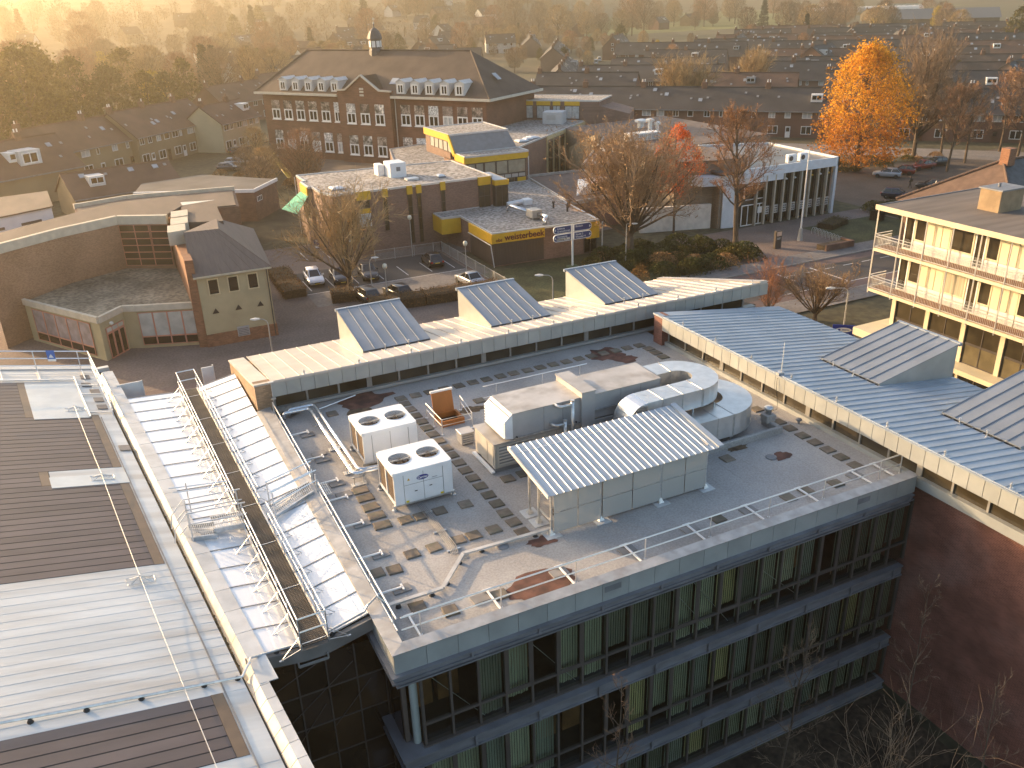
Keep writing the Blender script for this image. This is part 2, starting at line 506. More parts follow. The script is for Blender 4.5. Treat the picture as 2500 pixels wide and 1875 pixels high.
# parapet
obj('parapet', MB().box(5.2, 19.45, 9.9, 26.3, 19.70, 10.68), zinc_fascia, MBLD, W=True)
obj('parapet', MB().box(5.2, 19.70, 9.9, 5.48, 38.2, 10.68), zinc_fascia, MBLD, W=True)
cop = MB(); cop.slab([(5.1, 19.36, 10.70), (26.35, 19.36, 10.70), (26.35, 19.78, 10.74), (5.56, 19.78, 10.74)], 0.03)
obj('coping', cop, coping_m, MBLD, W=True)
cop = MB(); cop.slab([(5.1, 19.36, 10.70), (5.56, 19.78, 10.74), (5.56, 38.2, 10.74), (5.1, 38.2, 10.70)], 0.03)
obj('coping', cop, coping_m, MBLD, W=True)
obj('upstand', MB().prism([(5.56, 19.78), (26.6, 19.78), (26.6, 20.0), (5.78, 20.0), (5.78, 38.2), (5.56, 38.2)], D - 0.05, [10.5, 10.5, D + 0.01, D + 0.01, D + 0.01, 10.5]), deck_m, MBLD, W=True)
fp = MB().bbox(0, 0, 0, 1.0, 0.05, 0.74, 0.008).mesh('fascia_panel', zinc_fascia)
for k in range(21):
    obj('fascia_panel', fp, parent=MBLD, loc=(5.15 + k * 1.01, 19.40, 9.96), W=True)
fp2 = MB().bbox(0, 0, 0, 0.05, 1.0, 0.74, 0.008).mesh('fascia_panel', zinc_fascia)
for k in range(18):
    obj('fascia_panel', fp2, parent=MBLD, loc=(5.15, 19.47 + k * 1.01, 9.96), W=True)
vent = MB().box(0, 0, 0, 0.62, 0.012, 0.22).mesh('overflow_slot', zinc_dark)
for x in (12.3, 23.3):
    obj('overflow_slot', vent, parent=MBLD, loc=(x, 19.385, 10.3), W=True)
# cornice steel channels, front and left
def channel(z0, z1, out, xr, name='steel_band'):
    g = MB()
    y = 19.55 - out
    g.box(5.3 - out, y, z1 - 0.06, xr, 19.9, z1)
    g.box(5.3 - out + 0.06, y + 0.06, z0 + 0.06, xr - 0.01, 19.85, z1 - 0.06)
    g.box(5.3 - out, y, z0, xr, 19.9, z0 + 0.06)
    obj(name, g, band_m, MBLD, W=True)
    g = MB()
    g.box(5.3 - out, 19.9, z1 - 0.06, 5.7, 23.6, z1)
    g.box(5.3 - out + 0.06, 19.85, z0 + 0.06, 5.7, 23.6, z1 - 0.06)
    g.box(5.3 - out, 19.9, z0, 5.7, 23.6, z0 + 0.06)
    obj(name, g, band_m, MBLD, W=True)
channel(9.70, 9.96, 0.30, 26.2)
channel(9.40, 9.66, 0.14, 26.25)
channel(6.02, 6.50, 0.20, 26.45)
channel(2.40, 2.86, 0.20, 26.5)
channel(0.02, 0.42, 0.20, 26.6)
for k in range(9):      # bolted joints of the bands
    for z0, z1 in ((6.02, 6.5), (2.40, 2.86), (9.70, 9.96)):
        obj('band_joint', MB().box(7.5 + k * 2.3, 19.32 if z0 < 9 else 19.22, z0 + 0.02, 7.58 + k * 2.3, 19.37, z1 + 0.012), band_m, MBLD, W=True)
# interior
inn = MB()
inn.box(5.7, 22.6, 0, 26.5, 22.7, 9.4)
inn.box(5.7, 19.95, 9.38, 26.5, 22.7, 9.45)
for z in (6.2, 2.55):
    inn.box(5.75, 19.92, z, 26.5, 22.6, z + 0.12)
obj('room_shell', inn, dark_in, MBLD, W=True)
# facade grid
bays = [5.98 + 0.945 * k for k in range(23)]
rows = [(6.53, 7.36, 9.38), (2.89, 3.75, 6.0), (0.45, None, 2.38)]
rng = random.Random(4)
blind_cols = [(0.38, 0.37, 0.27), (0.48, 0.46, 0.34), (0.30, 0.31, 0.26), (0.55, 0.45, 0.23), (0.20, 0.195, 0.15)]
for i, c in enumerate(blind_cols):
    M('blind_%d' % i, c, rough=0.8, var=0.14, scale=2.0, stretch=(9, 9, 0.4))
curt = M('curtain_brown', (0.12, 0.05, 0.025), rough=0.9, var=0.5, scale=3, stretch=(5, 5, 0.3))
wood_in = M('cupboard_wood', (0.22, 0.10, 0.04), rough=0.6, var=0.3, scale=1.5)
def blindmesh(h, i):
    g = MB()
    n = 9
    for q in range(n):
        x = 0.03 + q * 0.096
        g.add([(x, 0.02, 0.05 * ((q * 7) % 3) / 3), (x + 0.092, 0.05, 0.05 * ((q * 5) % 3) / 3), (x + 0.092, 0.05, h), (x, 0.02, h)], [(0, 1, 2, 3)])
    return g.mesh('blind', MATS['blind_%d' % i])
pan_m, bl_m, mu_m = {}, {}, {}
for ri, (z0, zt, z1) in enumerate(rows):
    hh = z1 - z0
    mu = MB().box(-0.04, 0, 0, 0.04, 0.14, hh).mesh('mullion', mull_m)
    for k, x in enumerate(bays):
        obj('mullion', mu, parent=MBLD, loc=(x, 19.66, z0), W=True)
    segs = [(z0, z1)] if zt is None else [(z0, zt), (zt, z1)]
    for a, b in segs:
        key = round(b - a, 3)
        if key not in pan_m:
            pan_m[key] = MB().box(0.04, 0, 0.035, 0.905, 0.012, key - 0.035).mesh('pane', glass_clear)
            pan_m[(key, 't')] = MB().box(0.04, -0.06, -0.04, 0.905, 0.06, 0.04).mesh('transom', mull_m)
        for k, x in enumerate(bays[:-1]):
            obj('pane', pan_m[key], parent=MBLD, loc=(x, 19.72, a), W=True)
            if a != z0:
                obj('transom', pan_m[(key, 't')], parent=MBLD, loc=(x, 19.725, a), W=True)
            if a != z0 and (k * 5 + ri) % 7 in (1, 4):   # opening casement: heavier frame
                fr = pan_m.get((key, 'c'))
                if fr is None:
                    fr = MB(); w = 0.07
                    fr.box(0.04, -0.05, 0.04, 0.04 + w, -0.004, key - 0.04); fr.box(0.905 - w, -0.05, 0.04, 0.905, -0.004, key - 0.04)
                    fr.box(0.04 + w, -0.05, 0.04, 0.905 - w, -0.004, 0.04 + w); fr.box(0.04 + w, -0.05, key - 0.04 - w, 0.905 - w, -0.004, key - 0.04)
                    fr = fr.mesh('casement_frame', mull_m); pan_m[(key, 'c')] = fr
                obj('casement_frame', fr, parent=MBLD, loc=(x, 19.72, a), W=True)
    obj('head_rail', MB().box(5.9, 19.66, z1 - 0.03, 26.4, 19.84, z1 + 0.03), mull_m, MBLD, W=True)
    obj('sill_rail', MB().box(5.9, 19.60, z0 - 0.05, 26.4, 19.86, z0 + 0.02), mull_m, MBLD, W=True)
    for k, x in enumerate(bays[:-1]):
        openb = (ri == 0 and k in (0, 1, 2, 4, 17, 18)) or (ri == 1 and k in (5, 6, 7)) or (ri == 2 and k < 8)
        if openb and rng.random() < 0.75:
            if rng.random() < 0.6:
                obj('cupboard', MB().box(x + 0.1, 21.3, z0, x + 0.85, 21.7, z0 + rng.uniform(1.0, 1.9)), wood_in, MBLD, W=True)
            continue
        dark = ri == 1 and 14 <= k <= 17
        i = rng.choice([0, 0, 1, 2, 2, 3, 4]) if not dark else 4
        lift = rng.choice([0, 0, 0.06, 0.12, 0.3, 0.85]) if zt else 0
        key = (round(hh - lift, 2), i)
        if key not in bl_m: bl_m[key] = blindmesh(hh - lift - 0.05, i)
        obj('blind', bl_m[key], parent=MBLD, loc=(x + 0.03, 19.95, z0 + lift), W=True)
for k in range(5):     # slanting sun-blind guy rods seen in front of some panes
    x = 6.2 + (0, 3.4, 9.0, 9.9, 13.2)[k]
    obj('brace_rod', MB().tube([(x, 19.88, 9.2 if k != 4 else 8.4), (x + 1.9, 19.9, 6.6)], 0.012, 5), galv, MBLD, W=True)
obj('corner_column', MB().lathe([(0.13, 0.4), (0.13, 9.4)], 12, (5.8, 20.0, 0)), M('column_pale', (0.42, 0.46, 0.43), rough=0.5, var=0.05), MBLD, W=True)
# left return wall: brick above a window strip, seen edge-on behind the atrium front
obj('side_wall', MB().box(5.45, 20.1, 0, 5.6, 38.4, 9.9), M('side_cladding', (0.11, 0.085, 0.07), rough=0.7, var=0.15), MBLD, W=True)
sp = MB().box(0, 0, 0, 0.02, 0.85, 3.2).mesh('side_pane', glass_dark)
for zf in (2.9, 6.55):
    for k in range(2):
        obj('side_pane', sp, parent=MBLD, loc=(5.425, 20.25 + k * 0.95, zf - 0.05 if zf > 3 else zf), scale=(1, 1, 0.86), W=True)
# sediment and moss on the membrane
def blotch(cx, cy, rx, ry, seed, n=22, z=D + 0.006, jag=0.25, ang=0):
    r = random.Random(seed)
    pts = []
    for k in range(n):
        t = 2 * pi * k / n
        q = 1 + r.uniform(-jag, jag)
        x, y = rx * q * cos(t), ry * q * sin(t)
        pts.append((cx + x * cos(ang) - y * sin(ang), cy + x * sin(ang) + y * cos(ang), z))
    return MB().poly(pts)
obj('rust_stain', blotch(10.7, 20.75, 1.25, 0.78, 1, jag=0.12), rust_m, MBLD, W=True, label='rust red puddle bed inside the front railing')
for cx, cy, rx, ry, sd in ((9.9, 37.5, 1.3, 0.8, 2), (23.1, 36.7, 1.0, 0.9, 3), (23.6, 35.6, 0.7, 0.5, 4), (11.9, 22.9, 0.55, 0.3, 5), (14.0, 34.0, 0.6, 0.35, 6), (13.6, 24.4, 0.6, 0.35, 7),
                           (22.3, 25.0, 0.5, 0.22, 8), (23.2, 26.4, 0.4, 0.25, 9), (23.4, 23.6, 0.5, 0.3, 10), (9.3, 36.3, 0.6, 0.5, 12)):
    obj('moss_stain', blotch(cx, cy, rx, ry, sd, z=D + 0.007 + sd * 0.0007), rust_m if sd in (2, 3, 4, 5, 10) else moss_m, MBLD, W=True)

# ================================================================ clerestory wings (one behind, one on the right)
def wing(name, label, loc, rz, length, pw, depth, slope, dormers, vnear, du0, fz, roofmat, wallmat, skew0=0.0, skew1=0.0, wallz=0.0, wp=1.55, pier=0.75, ground=0.0):
    """local x along the fascia, local y away from it, z world height"""
    T = thing(name, label, 'building', loc, rz)
    zt = 12.0
    zr = lambda v: zt - slope * v
    # body wall
    obj('wall', MB().prism([(0.0, 0.55), (length, 0.55), (length - skew1, depth - 0.1), (0.0 + skew0, depth - 0.1)], ground, [10.45, 10.45, zr(depth) - 0.25, zr(depth) - 0.25]), wallmat, T)
    # end pier
    obj('end_pier', MB().box(-0.02, 0.0, ground, pier, 0.52, 11.93), wallmat, T)
    g = MB(); g.slab([(-0.06, -0.06, zt - 0.02), (pier, -0.06, zt - 0.02), (pier + skew0, depth, zr(depth)), (-0.06 + skew0, depth, zr(depth))], 0.08)
    obj('verge_coping', g, roofmat, T)
    obj('end_wall', MB().add([(-0.02, 0.52, ground), (0.3, 0.52, ground), (0.3 + skew0, depth - 0.1, ground), (-0.02 + skew0, depth - 0.1, ground), (-0.02, 0.52, zr(0.5) - 0.12), (0.3, 0.52, zr(0.5) - 0.12), (0.3 + skew0, depth - 0.1, zr(depth) - 0.12), (-0.02 + skew0, depth - 0.1, zr(depth) - 0.12)],
        [(0, 3, 2, 1), (4, 5, 6, 7), (0, 1, 5, 4), (1, 2, 6, 5), (2, 3, 7, 6), (3, 0, 4, 7)]), wallmat, T)
    # windows
    obj('window_sill', MB().box(pier, 0.2, 10.36 if ground == 0 else 10.1, length - 0.3, 0.62, 10.50), zinc_fascia, T)
    nw = int((length - pier - 0.6) / wp)
    pn = MB().box(0.05, 0, 0, wp - 0.05, 0.02, 0.72).mesh('pane', glass_warm)
    ml = MB().box(-0.045, -0.06, 0, 0.045, 0.06, 0.74).mesh('mullion', M('mullion_grey', (0.25, 0.24, 0.22), rough=0.5, var=0.1))
    pl = MB().box(-0.13, -0.05, 0, 0.13, 0.08, 0.74).mesh('pilaster', MATS['mullion_grey'])
    for k in range(nw + 1):
        x = pier + 0.1 + k * wp
        obj('pilaster' if k % 4 == 3 else 'mullion', pl if k % 4 == 3 else ml, parent=T, loc=(x, 0.42, 10.49))
        if k < nw: obj('pane', pn, parent=T, loc=(x, 0.42, 10.50))
    # fascia
    nf = int(round((length - pier) / fz))
    obj('fascia_core', MB().box(pier, 0.03, 11.24, length, 0.6, 11.86), zinc_dark, T)
    fpm = MB().bbox(0.008, 0, 0, fz - 0.008, 0.05, 0.70, 0.006).mesh('fascia_panel', zinc_fascia)
    for k in range(nf):
        obj('fascia_panel', fpm, parent=T, loc=(pier + k * fz, -0.02, 11.20))
    obj('eaves_trim', MB().box(pier, -0.07, 11.90, length, 0.06, 11.97), roofmat, T)
    # standing seam roof
    n = int(round((length - pier) / pw))
    def panelmesh(v0, v1, w):
        g = MB()
        g.slab([(0, v0, zr(v0)), (w, v0, zr(v0)), (w, v1, zr(v1)), (0, v1, zr(v1))], 0.03)
        g.add([(0, v0, zr(v0)), (0.024, v0, zr(v0)), (0.024, v1, zr(v1)), (0, v1, zr(v1)), (0.006, v0, zr(v0) + 0.036), (0.018, v0, zr(v0) + 0.036), (0.018, v1, zr(v1) + 0.036), (0.006, v1, zr(v1) + 0.036)],
              [(4, 5, 6, 7), (0, 1, 5, 4), (1, 2, 6, 5), (3, 0, 4, 7), (2, 3, 7, 6)])
        return g.mesh('roof_panel', roofmat)
    full = panelmesh(0.0, depth, pw)
    short = panelmesh(0.0, vnear + 0.02, pw)
    for k in range(n):
        x = pier + k * pw
        inside = any(a - 0.02 <= x and x + pw <= b + 0.02 for a, b in dormers)
        t = (x / length)
        end = depth
        if skew1 and x + pw > length - skew1:
            v = max(0.6, depth * (length - x - pw * 0.5) / skew1)
            obj('roof_panel', panelmesh(0.0, min(depth, v), pw), parent=T, loc=(x, 0, 0))
        else:
            obj('roof_panel', short if inside else full, parent=T, loc=(x, 0, 0))
    if skew1:
        g = MB(); g.slab([(length - 0.35, -0.05, zt + 0.1), (length + 0.15, -0.05, zt + 0.1), (length - skew1 + 0.15, depth, zr(depth) + 0.1), (length - skew1 - 0.35, depth, zr(depth) + 0.1)], 0.18)
        obj('verge_coping', g, roofmat, T)
    # dormers
    for a, b in dormers:
        zn, zb = zr(vnear) + 0.06, du0
        g = MB()
        for x, s in ((a, 1), (b - 0.06, 1)):
            g.add([(x, vnear, zn - 0.1), (x, depth - 0.15, zr(depth)), (x, depth - 0.15, zb), (x, vnear, zn), (x + 0.06, vnear, zn - 0.1), (x + 0.06, depth - 0.15, zr(depth)), (x + 0.06, depth - 0.15, zb), (x + 0.06, vnear, zn)],
                  [(0, 3, 2, 1), (4, 5, 6, 7), (0, 1, 5, 4), (1, 2, 6, 5), (2, 3, 7, 6), (3, 0, 4, 7)])
        g.box(a + 0.06, depth - 0.22, zr(depth) - 0.2, b - 0.06, depth - 0.16, zb - 0.02)
        dm = obj('dormer', g, zinc_fascia, T)
        pwd = (b - a) / 6.0
        g = MB()
        g.slab([(0, vnear - 0.06, zn + 0.03), (pwd, vnear - 0.06, zn + 0.03), (pwd, depth, zb + 0.04), (0, depth, zb + 0.04)], 0.04)
        g.add([(0, vnear - 0.06, zn + 0.03), (0.03, vnear - 0.06, zn + 0.03), (0.03, depth, zb + 0.04), (0, depth, zb + 0.04), (0.006, vnear - 0.06, zn + 0.07), (0.022, vnear - 0.06, zn + 0.07), (0.022, depth, zb + 0.08), (0.006, depth, zb + 0.08)],
              [(4, 5, 6, 7), (0, 1, 5, 4), (1, 2, 6, 5), (3, 0, 4, 7), (2, 3, 7, 6)])
        rp = g.mesh('dormer_roof_panel', zinc_dorm)
        for k in range(6):
            obj('dormer_roof_panel', rp, parent=dm, loc=(a + k * pwd, 0, 0))
        obj('dormer_gutter', MB().box(a - 0.02, vnear - 0.16, zn - 0.16, b + 0.02, vnear - 0.05, zn - 0.04), black_m, dm)
        obj('dormer_edge', MB().box(a - 0.05, depth - 0.1, zb - 0.08, b + 0.05, depth + 0.06, zb + 0.07), zinc_sky, dm)
        for x in (a + 0.3 * (b - a), a + 0.65 * (b - a)):
            obj('roof_anchor', MB().lathe([(0.06, 0), (0.06, 0.02), (0.025, 0.03), (0.025, 0.26), (0.05, 0.27), (0.05, 0.31)], 8, (x, vnear - 0.34, zr(vnear - 0.34))), galv, T)
    k = 0
    x = pier + 1.6
    while x < length - 0.3:
        g = MB().box(x - 0.09, 0.06, 11.965, x + 0.09, 0.26, 11.99).lathe([(0.035, 0), (0.035, 0.1), (0.06, 0.11), (0.06, 0.15), (0.02, 0.16), (0.02, 0.22)], 8, (x, 0.16, 11.985))
        obj('roof_anchor', g, galv, T)
        x += 2.68
    return T
BW = wing('clerestory_wing', 'beige sunlit zinc roofed wing with three blue dormers behind the roof plant', (5.0, 38.1, 0), 0.0, 29.9, 0.67, 7.0, 0.18,
          [(5.85, 9.5), (13.05, 16.7), (20.25, 23.9)], 2.3, 12.45, 0.67, zinc, brick_ochre, skew0=-0.15, skew1=2.4)
RW = wing('clerestory_wing', 'sky tinted zinc roofed wing on the right with red brick wall below its window strip', (26.3, 36.95, 0), -pi / 2, 31.0, 0.46, 8.9, 0.14,
          [(8.45, 12.0), (15.35, 18.9), (22.3, 25.8)], 3.9, 12.45, 0.63, zinc_sky, brick_red, skew0=0.0, skew1=0.0, wp=1.5, ground=0.004)
# ================================================================ hall with pitched metal roof (left)
HRZ = radians(5.98)
HSL = 0.24
hx, hy = Vector((cos(HRZ), sin(HRZ), 0)), Vector((-sin(HRZ), cos(HRZ), 0))
def hall(d, s, dz=0.0):
    """point on the hall roof: d metres left of its edge, s metres towards the viewer -> local coordinates"""
    return (-d, -s, 10.25 + HSL * d + dz)
HALL = thing('sports_hall', 'large hall with pale sheet metal roof carrying dark solar strips', 'building', (1.42, 21.8, 0), HRZ)
sheet_m = M('hall_roof_sheet', (0.56, 0.57, 0.56), rough=0.45, metal=0.15, var=0.10, scale=0.9, stretch=(0.25, 2.0, 1), rnd=0.05, col2=(0.40, 0.36, 0.31), c2amt=0.6, c2scale=0.5, bump=0.16, bscale=6)
lam_m = M('solar_laminate', (0.115, 0.092, 0.088), rough=0.5, spec=0.3, var=0.10, scale=1.2, rnd=0.12, stretch=(0.3, 1.5, 1), bump=0.03, bscale=3)
lamend_m = M('laminate_end', (0.15, 0.10, 0.06), rough=0.5, var=0.12, scale=2)
DMAX = 15.0
SP = 0.43
g = MB()
a, b, c, d_ = hall(0.42, 0), hall(0.42, -SP), hall(DMAX, -SP), hall(DMAX, 0)
g.slab([c, d_, a, b][::1] if False else [a, b, c, d_], 0.05)
def rib(g, s, d0, d1, hgt=0.035, w=0.03):
    p, q = hall(d0, s), hall(d1, s)
    g.add([(p[0], p[1] - w / 2, p[2]), (p[0], p[1] + w / 2, p[2]), (q[0], q[1] + w / 2, q[2]), (q[0], q[1] - w / 2, q[2]),
           (p[0], p[1] - w / 4, p[2] + hgt), (p[0], p[1] + w / 4, p[2] + hgt), (q[0], q[1] + w / 4, q[2] + hgt), (q[0], q[1] - w / 4, q[2] + hgt)],
          [(4, 5, 6, 7), (0, 1, 5, 4), (1, 2, 6, 5), (2, 3, 7, 6), (3, 0, 4, 7)])
rib(g, 0.0, 0.42, DMAX, 0.006, 0.018)
rp = g.mesh('roof_sheet', sheet_m)
gr_ = MB(); 
g2 = MB(); g2.slab([a, b, hall(1.06, -SP), hall(1.06, 0)], 0.05)
rp2 = g2.mesh('roof_sheet', sheet_m)
g3 = MB(); g3.slab([hall(1.07, 0), hall(1.07, -SP), c, d_], 0.05)
rp3 = g3.mesh('roof_sheet', black_m)
g4 = MB(); g4.slab([a, b, hall(3.7, -SP), hall(3.7, 0)], 0.05)
rp4 = g4.mesh('roof_sheet', sheet_m)
g5 = MB(); g5.slab([hall(3.71, 0), hall(3.71, -SP), c, d_], 0.05)
rp5 = g5.mesh('roof_sheet', black_m)
def in_dark(s):
    if -19.9 <= s < -13.65: return 1.40
    if -13.65 <= s < -12.6: return 4.06
    if -12.6 <= s < -5.52: return 1.40
    if 1.65 <= s < 4.2: return 1.40
    if -24.5 <= s < -19.9: return 4.0
    if s >= 5.2: return 1.40
    return None
lam_cache = {}
s = -27.1
while s < 12:
    dd = in_dark(s + 0.2)
    for q_ in ([rp] if dd is None else [rp2, rp3] if dd < 2 else [rp4, rp5]):
        obj('roof_sheet', q_, parent=HALL, loc=(0, -s, 0))
    if dd is not None:
        if dd not in lam_cache:
            gg = MB(); gg.slab([hall(dd, -0.025, 0.010), hall(dd, -SP + 0.02, 0.010), hall(DMAX - 0.2, -SP + 0.02, 0.010), hall(DMAX - 0.2, -0.025, 0.010)], 0.008)
            ge = MB(); ge.slab([hall(dd - 0.33, 0.0, 0.012), hall(dd - 0.33, -SP, 0.012), hall(dd - 0.01, -SP, 0.012), hall(dd - 0.01, 0.0, 0.012)], 0.010)
            lam_cache[dd] = (gg.mesh('solar_strip', lam_m), ge.mesh('strip_end', lamend_m))
        obj('solar_strip', lam_cache[dd][0], parent=HALL, loc=(0, -s, 0))
        obj('strip_end', lam_cache[dd][1], parent=HALL, loc=(0, -s, 0))
    s += SP
# flat white covers over the ribs
for s0, s1, d0, d1 in ((-24.6, -19.9, 1.43, 3.68), (-13.6, -12.62, 1.02, 3.74)):
    g = MB(); g.slab([hall(d0, s1, 0.028), hall(d0, s0, 0.028), hall(d1, s0, 0.028), hall(d1, s1, 0.028)], 0.025)
    obj('cover_sheet', g, M('cover_sheet', (0.60, 0.62, 0.60), rough=0.45, var=0.06), HALL)
# longitudinal lap line and eave flashing
for k in range(45):
    if in_dark(-27 + k * 0.86) is None:
        pass
g = MB(); g.slab([hall(0.98, 12, 0.036), hall(0.98, -19.9, 0.036), hall(1.02, -19.9, 0.036), hall(1.02, 12, 0.036)], 0.02)
obj('lap_line', g, zinc_dark, HALL)
# gutter, upstand, parapet top
g = MB()
g.box(-0.46, -0.4, 10.12, -0.3, 27.1, 10.17)
obj('gutter', g, M('gutter_moss', (0.16, 0.115, 0.06), rough=0.95, var=0.5, scale=4, bump=0.6, bscale=15), HALL)
g = MB()
rr_ = random.Random(9)
for k in range(260):
    y = rr_.uniform(-0.3, 26.5)
    x = -0.37 + rr_.gauss(0, 0.04)
    q = rr_.uniform(0.02, 0.06)
    g.add([(x - q, y - q, 10.16), (x + q, y - q, 10.16), (x + q, y + q, 10.16), (x - q, y + q, 10.16), (x, y, 10.16 + q)], [(0, 1, 4), (1, 2, 4), (2, 3, 4), (3, 0, 4)])
obj('gutter_moss', g, MATS['gutter_moss'], HALL, kind='stuff')
ups = MB().add([(-0.34, 0.008, 10.14), (0.0, 0.008, 10.14), (0.0, 1.23, 10.14), (-0.34, 1.23, 10.14), (-0.07, 0.008, 10.5), (0.0, 0.008, 10.5), (0.0, 1.23, 10.5), (-0.07, 1.23, 10.5)], [(4, 5, 6, 7), (0, 1, 5, 4), (1, 2, 6, 5), (2, 3, 7, 6), (3, 0, 4, 7)]).mesh('upstand', M('upstand_sheet', (0.50, 0.47, 0.42), rough=0.5, metal=0.1, var=0.12, scale=2, rnd=0.06))
cpp = MB(); cpp.slab([(-0.09, 0.01, 10.53), (0.43, 0.01, 10.47), (0.43, 1.23, 10.47), (-0.09, 1.23, 10.53)], 0.03)
cpp = cpp.mesh('parapet_top', M('parapet_top', (0.50, 0.51, 0.51), rough=0.5, metal=0.1, var=0.12, scale=1.5, rnd=0.05))
for k in range(-1, 21):
    obj('upstand', ups, parent=HALL, loc=(0, -0.3 + k * 1.24, 0))
    obj('parapet_top', cpp, parent=HALL, loc=(0, -0.3 + k * 1.24, 0))
# coping of the near wall, sheet by sheet
c1 = MB(); c1.slab([(-0.36, 0.006, 10.28), (-0.12, 0.006, 10.52), (-0.12, 0.6, 10.52), (-0.36, 0.6, 10.28)], 0.02)
c2 = MB(); c2.slab([(-0.12, 0.006, 10.52), (0.16, 0.006, 10.50), (0.16, 0.6, 10.50), (-0.12, 0.6, 10.52)], 0.025)
c1, c2 = c1.mesh('coping_flank', MATS['upstand_sheet']), c2.mesh('coping_sheet', MATS['parapet_top'])
for k in range(18):
    obj('coping_flank', c1, parent=HALL, loc=(0, -1.6 - k * 0.615, 0))
    obj('coping_sheet', c2, parent=HALL, loc=(0, -1.6 - k * 0.615, 0))
wallg = MB().box(-DMAX, -12.5, 0, 0.1, -0.99, 10.10).box(-DMAX, -1.0, 0, 0.3, 26.9, 10.10)
obj('wall', wallg, M('hall_cladding', (0.10, 0.085, 0.075), rough=0.7, var=0.2), HALL)
g = MB(); g.box(-DMAX, 26.9, 9.9, 0.4, 27.2, 10.3); g.slab([hall(0.3, -26.9, 0.05), hall(0.3, -27.25, 0.05), hall(DMAX, -27.25, 0.05), hall(DMAX, -26.9, 0.05)], 0.12)
obj('verge_trim', g, MATS['parapet_top'], HALL)
obj('verge_gable', MB().add([(-0.3, 27.0, 10.0), (-DMAX, 27.0, 10.0), (-DMAX, 27.0, 10.2 + HSL * DMAX), (-0.3, 27.0, 10.27)], [(0, 1, 2, 3)]), MATS['hall_cladding'], HALL)
for s0, d0 in ((-16.1, 0.62), (-25.6, 0.9), (-22.2, 0.75), (-23.4, 0.75), (-21.2, 0.75), (-24.4, 1.0)):
    g = MB(); g.slab([hall(d0 - 0.2, s0 + 0.28, 0.05), hall(d0 - 0.2, s0 - 0.28, 0.05), hall(d0 + 0.22, s0 - 0.28, 0.05), hall(d0 + 0.22, s0 + 0.28, 0.05)], 0.03)
    obj('rubber_pad', g, M('rubber_pad', (0.24, 0.22, 0.20), rough=0.9, var=0.15), HALL)
# fall-arrest line with anchors
def htow(d, s, dz=0.0):
    p = hall(d, s, dz)
    q = Vector((1.42, 21.8, 0)) + hx * p[0] + hy * p[1]
    return Vector((q.x, q.y, p[2]))
ROPE = thing('fall_arrest_line', 'thin steel safety cable on three cross shaped anchors across the hall roof', 'safety cable', tuple(htow(1.95, -5.1)))
pts = []
anch = [(1.93, -20.94), (1.92, -13.2), (1.98, -5.1), (1.93, 5.6)]
for (d0, s0), (d1, s1) in zip(anch[:-1], anch[1:]):
    for k in range(9):
        t = k / 9
        pts.append(htow(d0 + (d1 - d0) * t, s0 + (s1 - s0) * t, 0.24 - 0.12 * 4 * t * (1 - t)))
pts.append(htow(*anch[-1], 0.24))
obj('cable', MB().tube(pts, 0.012, 5), galv, ROPE, W=True)
for d0, s0 in anch:
    g = MB()
    for a_, b_ in ((-1, -1), (-1, 1), (1, -1), (1, 1)):
        g.tube([htow(d0, s0, 0.2), htow(d0 + 0.32 * a_, s0 + 0.16 * b_, 0.04)], 0.015, 5)
    g.tube([htow(d0 - 0.42, s0 - 0.2, 0.035), htow(d0 + 0.42, s0 - 0.2, 0.035), htow(d0 + 0.42, s0 + 0.2, 0.035), htow(d0 - 0.42, s0 + 0.2, 0.035), htow(d0 - 0.42, s0 - 0.2, 0.035)], 0.010, 5)
    g.tube([htow(d0, s0, 0.02), htow(d0, s0, 0.27)], 0.035, 6)
    obj('anchor', g, galv, ROPE, W=True)
# conduit on feet
COND = thing('roof_conduit', 'thin metal conduit on dark feet crossing the hall roof to the glass edge', 'pipe', tuple(htow(3, 0.8)))
cp_ = [htow(8.0, 0.66, 0.10), htow(4.4, 0.80, 0.10), htow(0.5, 0.88, 0.10), htow(0.42, 0.88, 0.10), Vector((1.38, 21.15, 10.65)), Vector((1.45, 21.35, 10.62)), Vector((1.79, 21.52, 10.47)), Vector((2.9, 21.55, 10.40)), Vector((3.46, 21.55, 10.42)), Vector((4.97, 21.58, 10.78)), Vector((5.12, 21.7, 10.88)), Vector((5.5, 22.0, 10.88)), Vector((5.75, 21.9, 10.62))]
obj('conduit', MB().tube(cp_, 0.04, 7), galv, COND, W=True)
for d0 in (5.6, 4.35, 3.05, 1.45, 0.55):
    obj('foot', MB().lathe([(0.09, 0), (0.04, 0.10)], 8, tuple(htow(d0, 0.83, 0.0))), black_m, COND, W=True)
for x_ in (2.2, 3.9):
    obj('foot', MB().lathe([(0.08, 0), (0.035, 0.10)], 8, (x_, 21.56, 10.33)), black_m, COND, W=True)

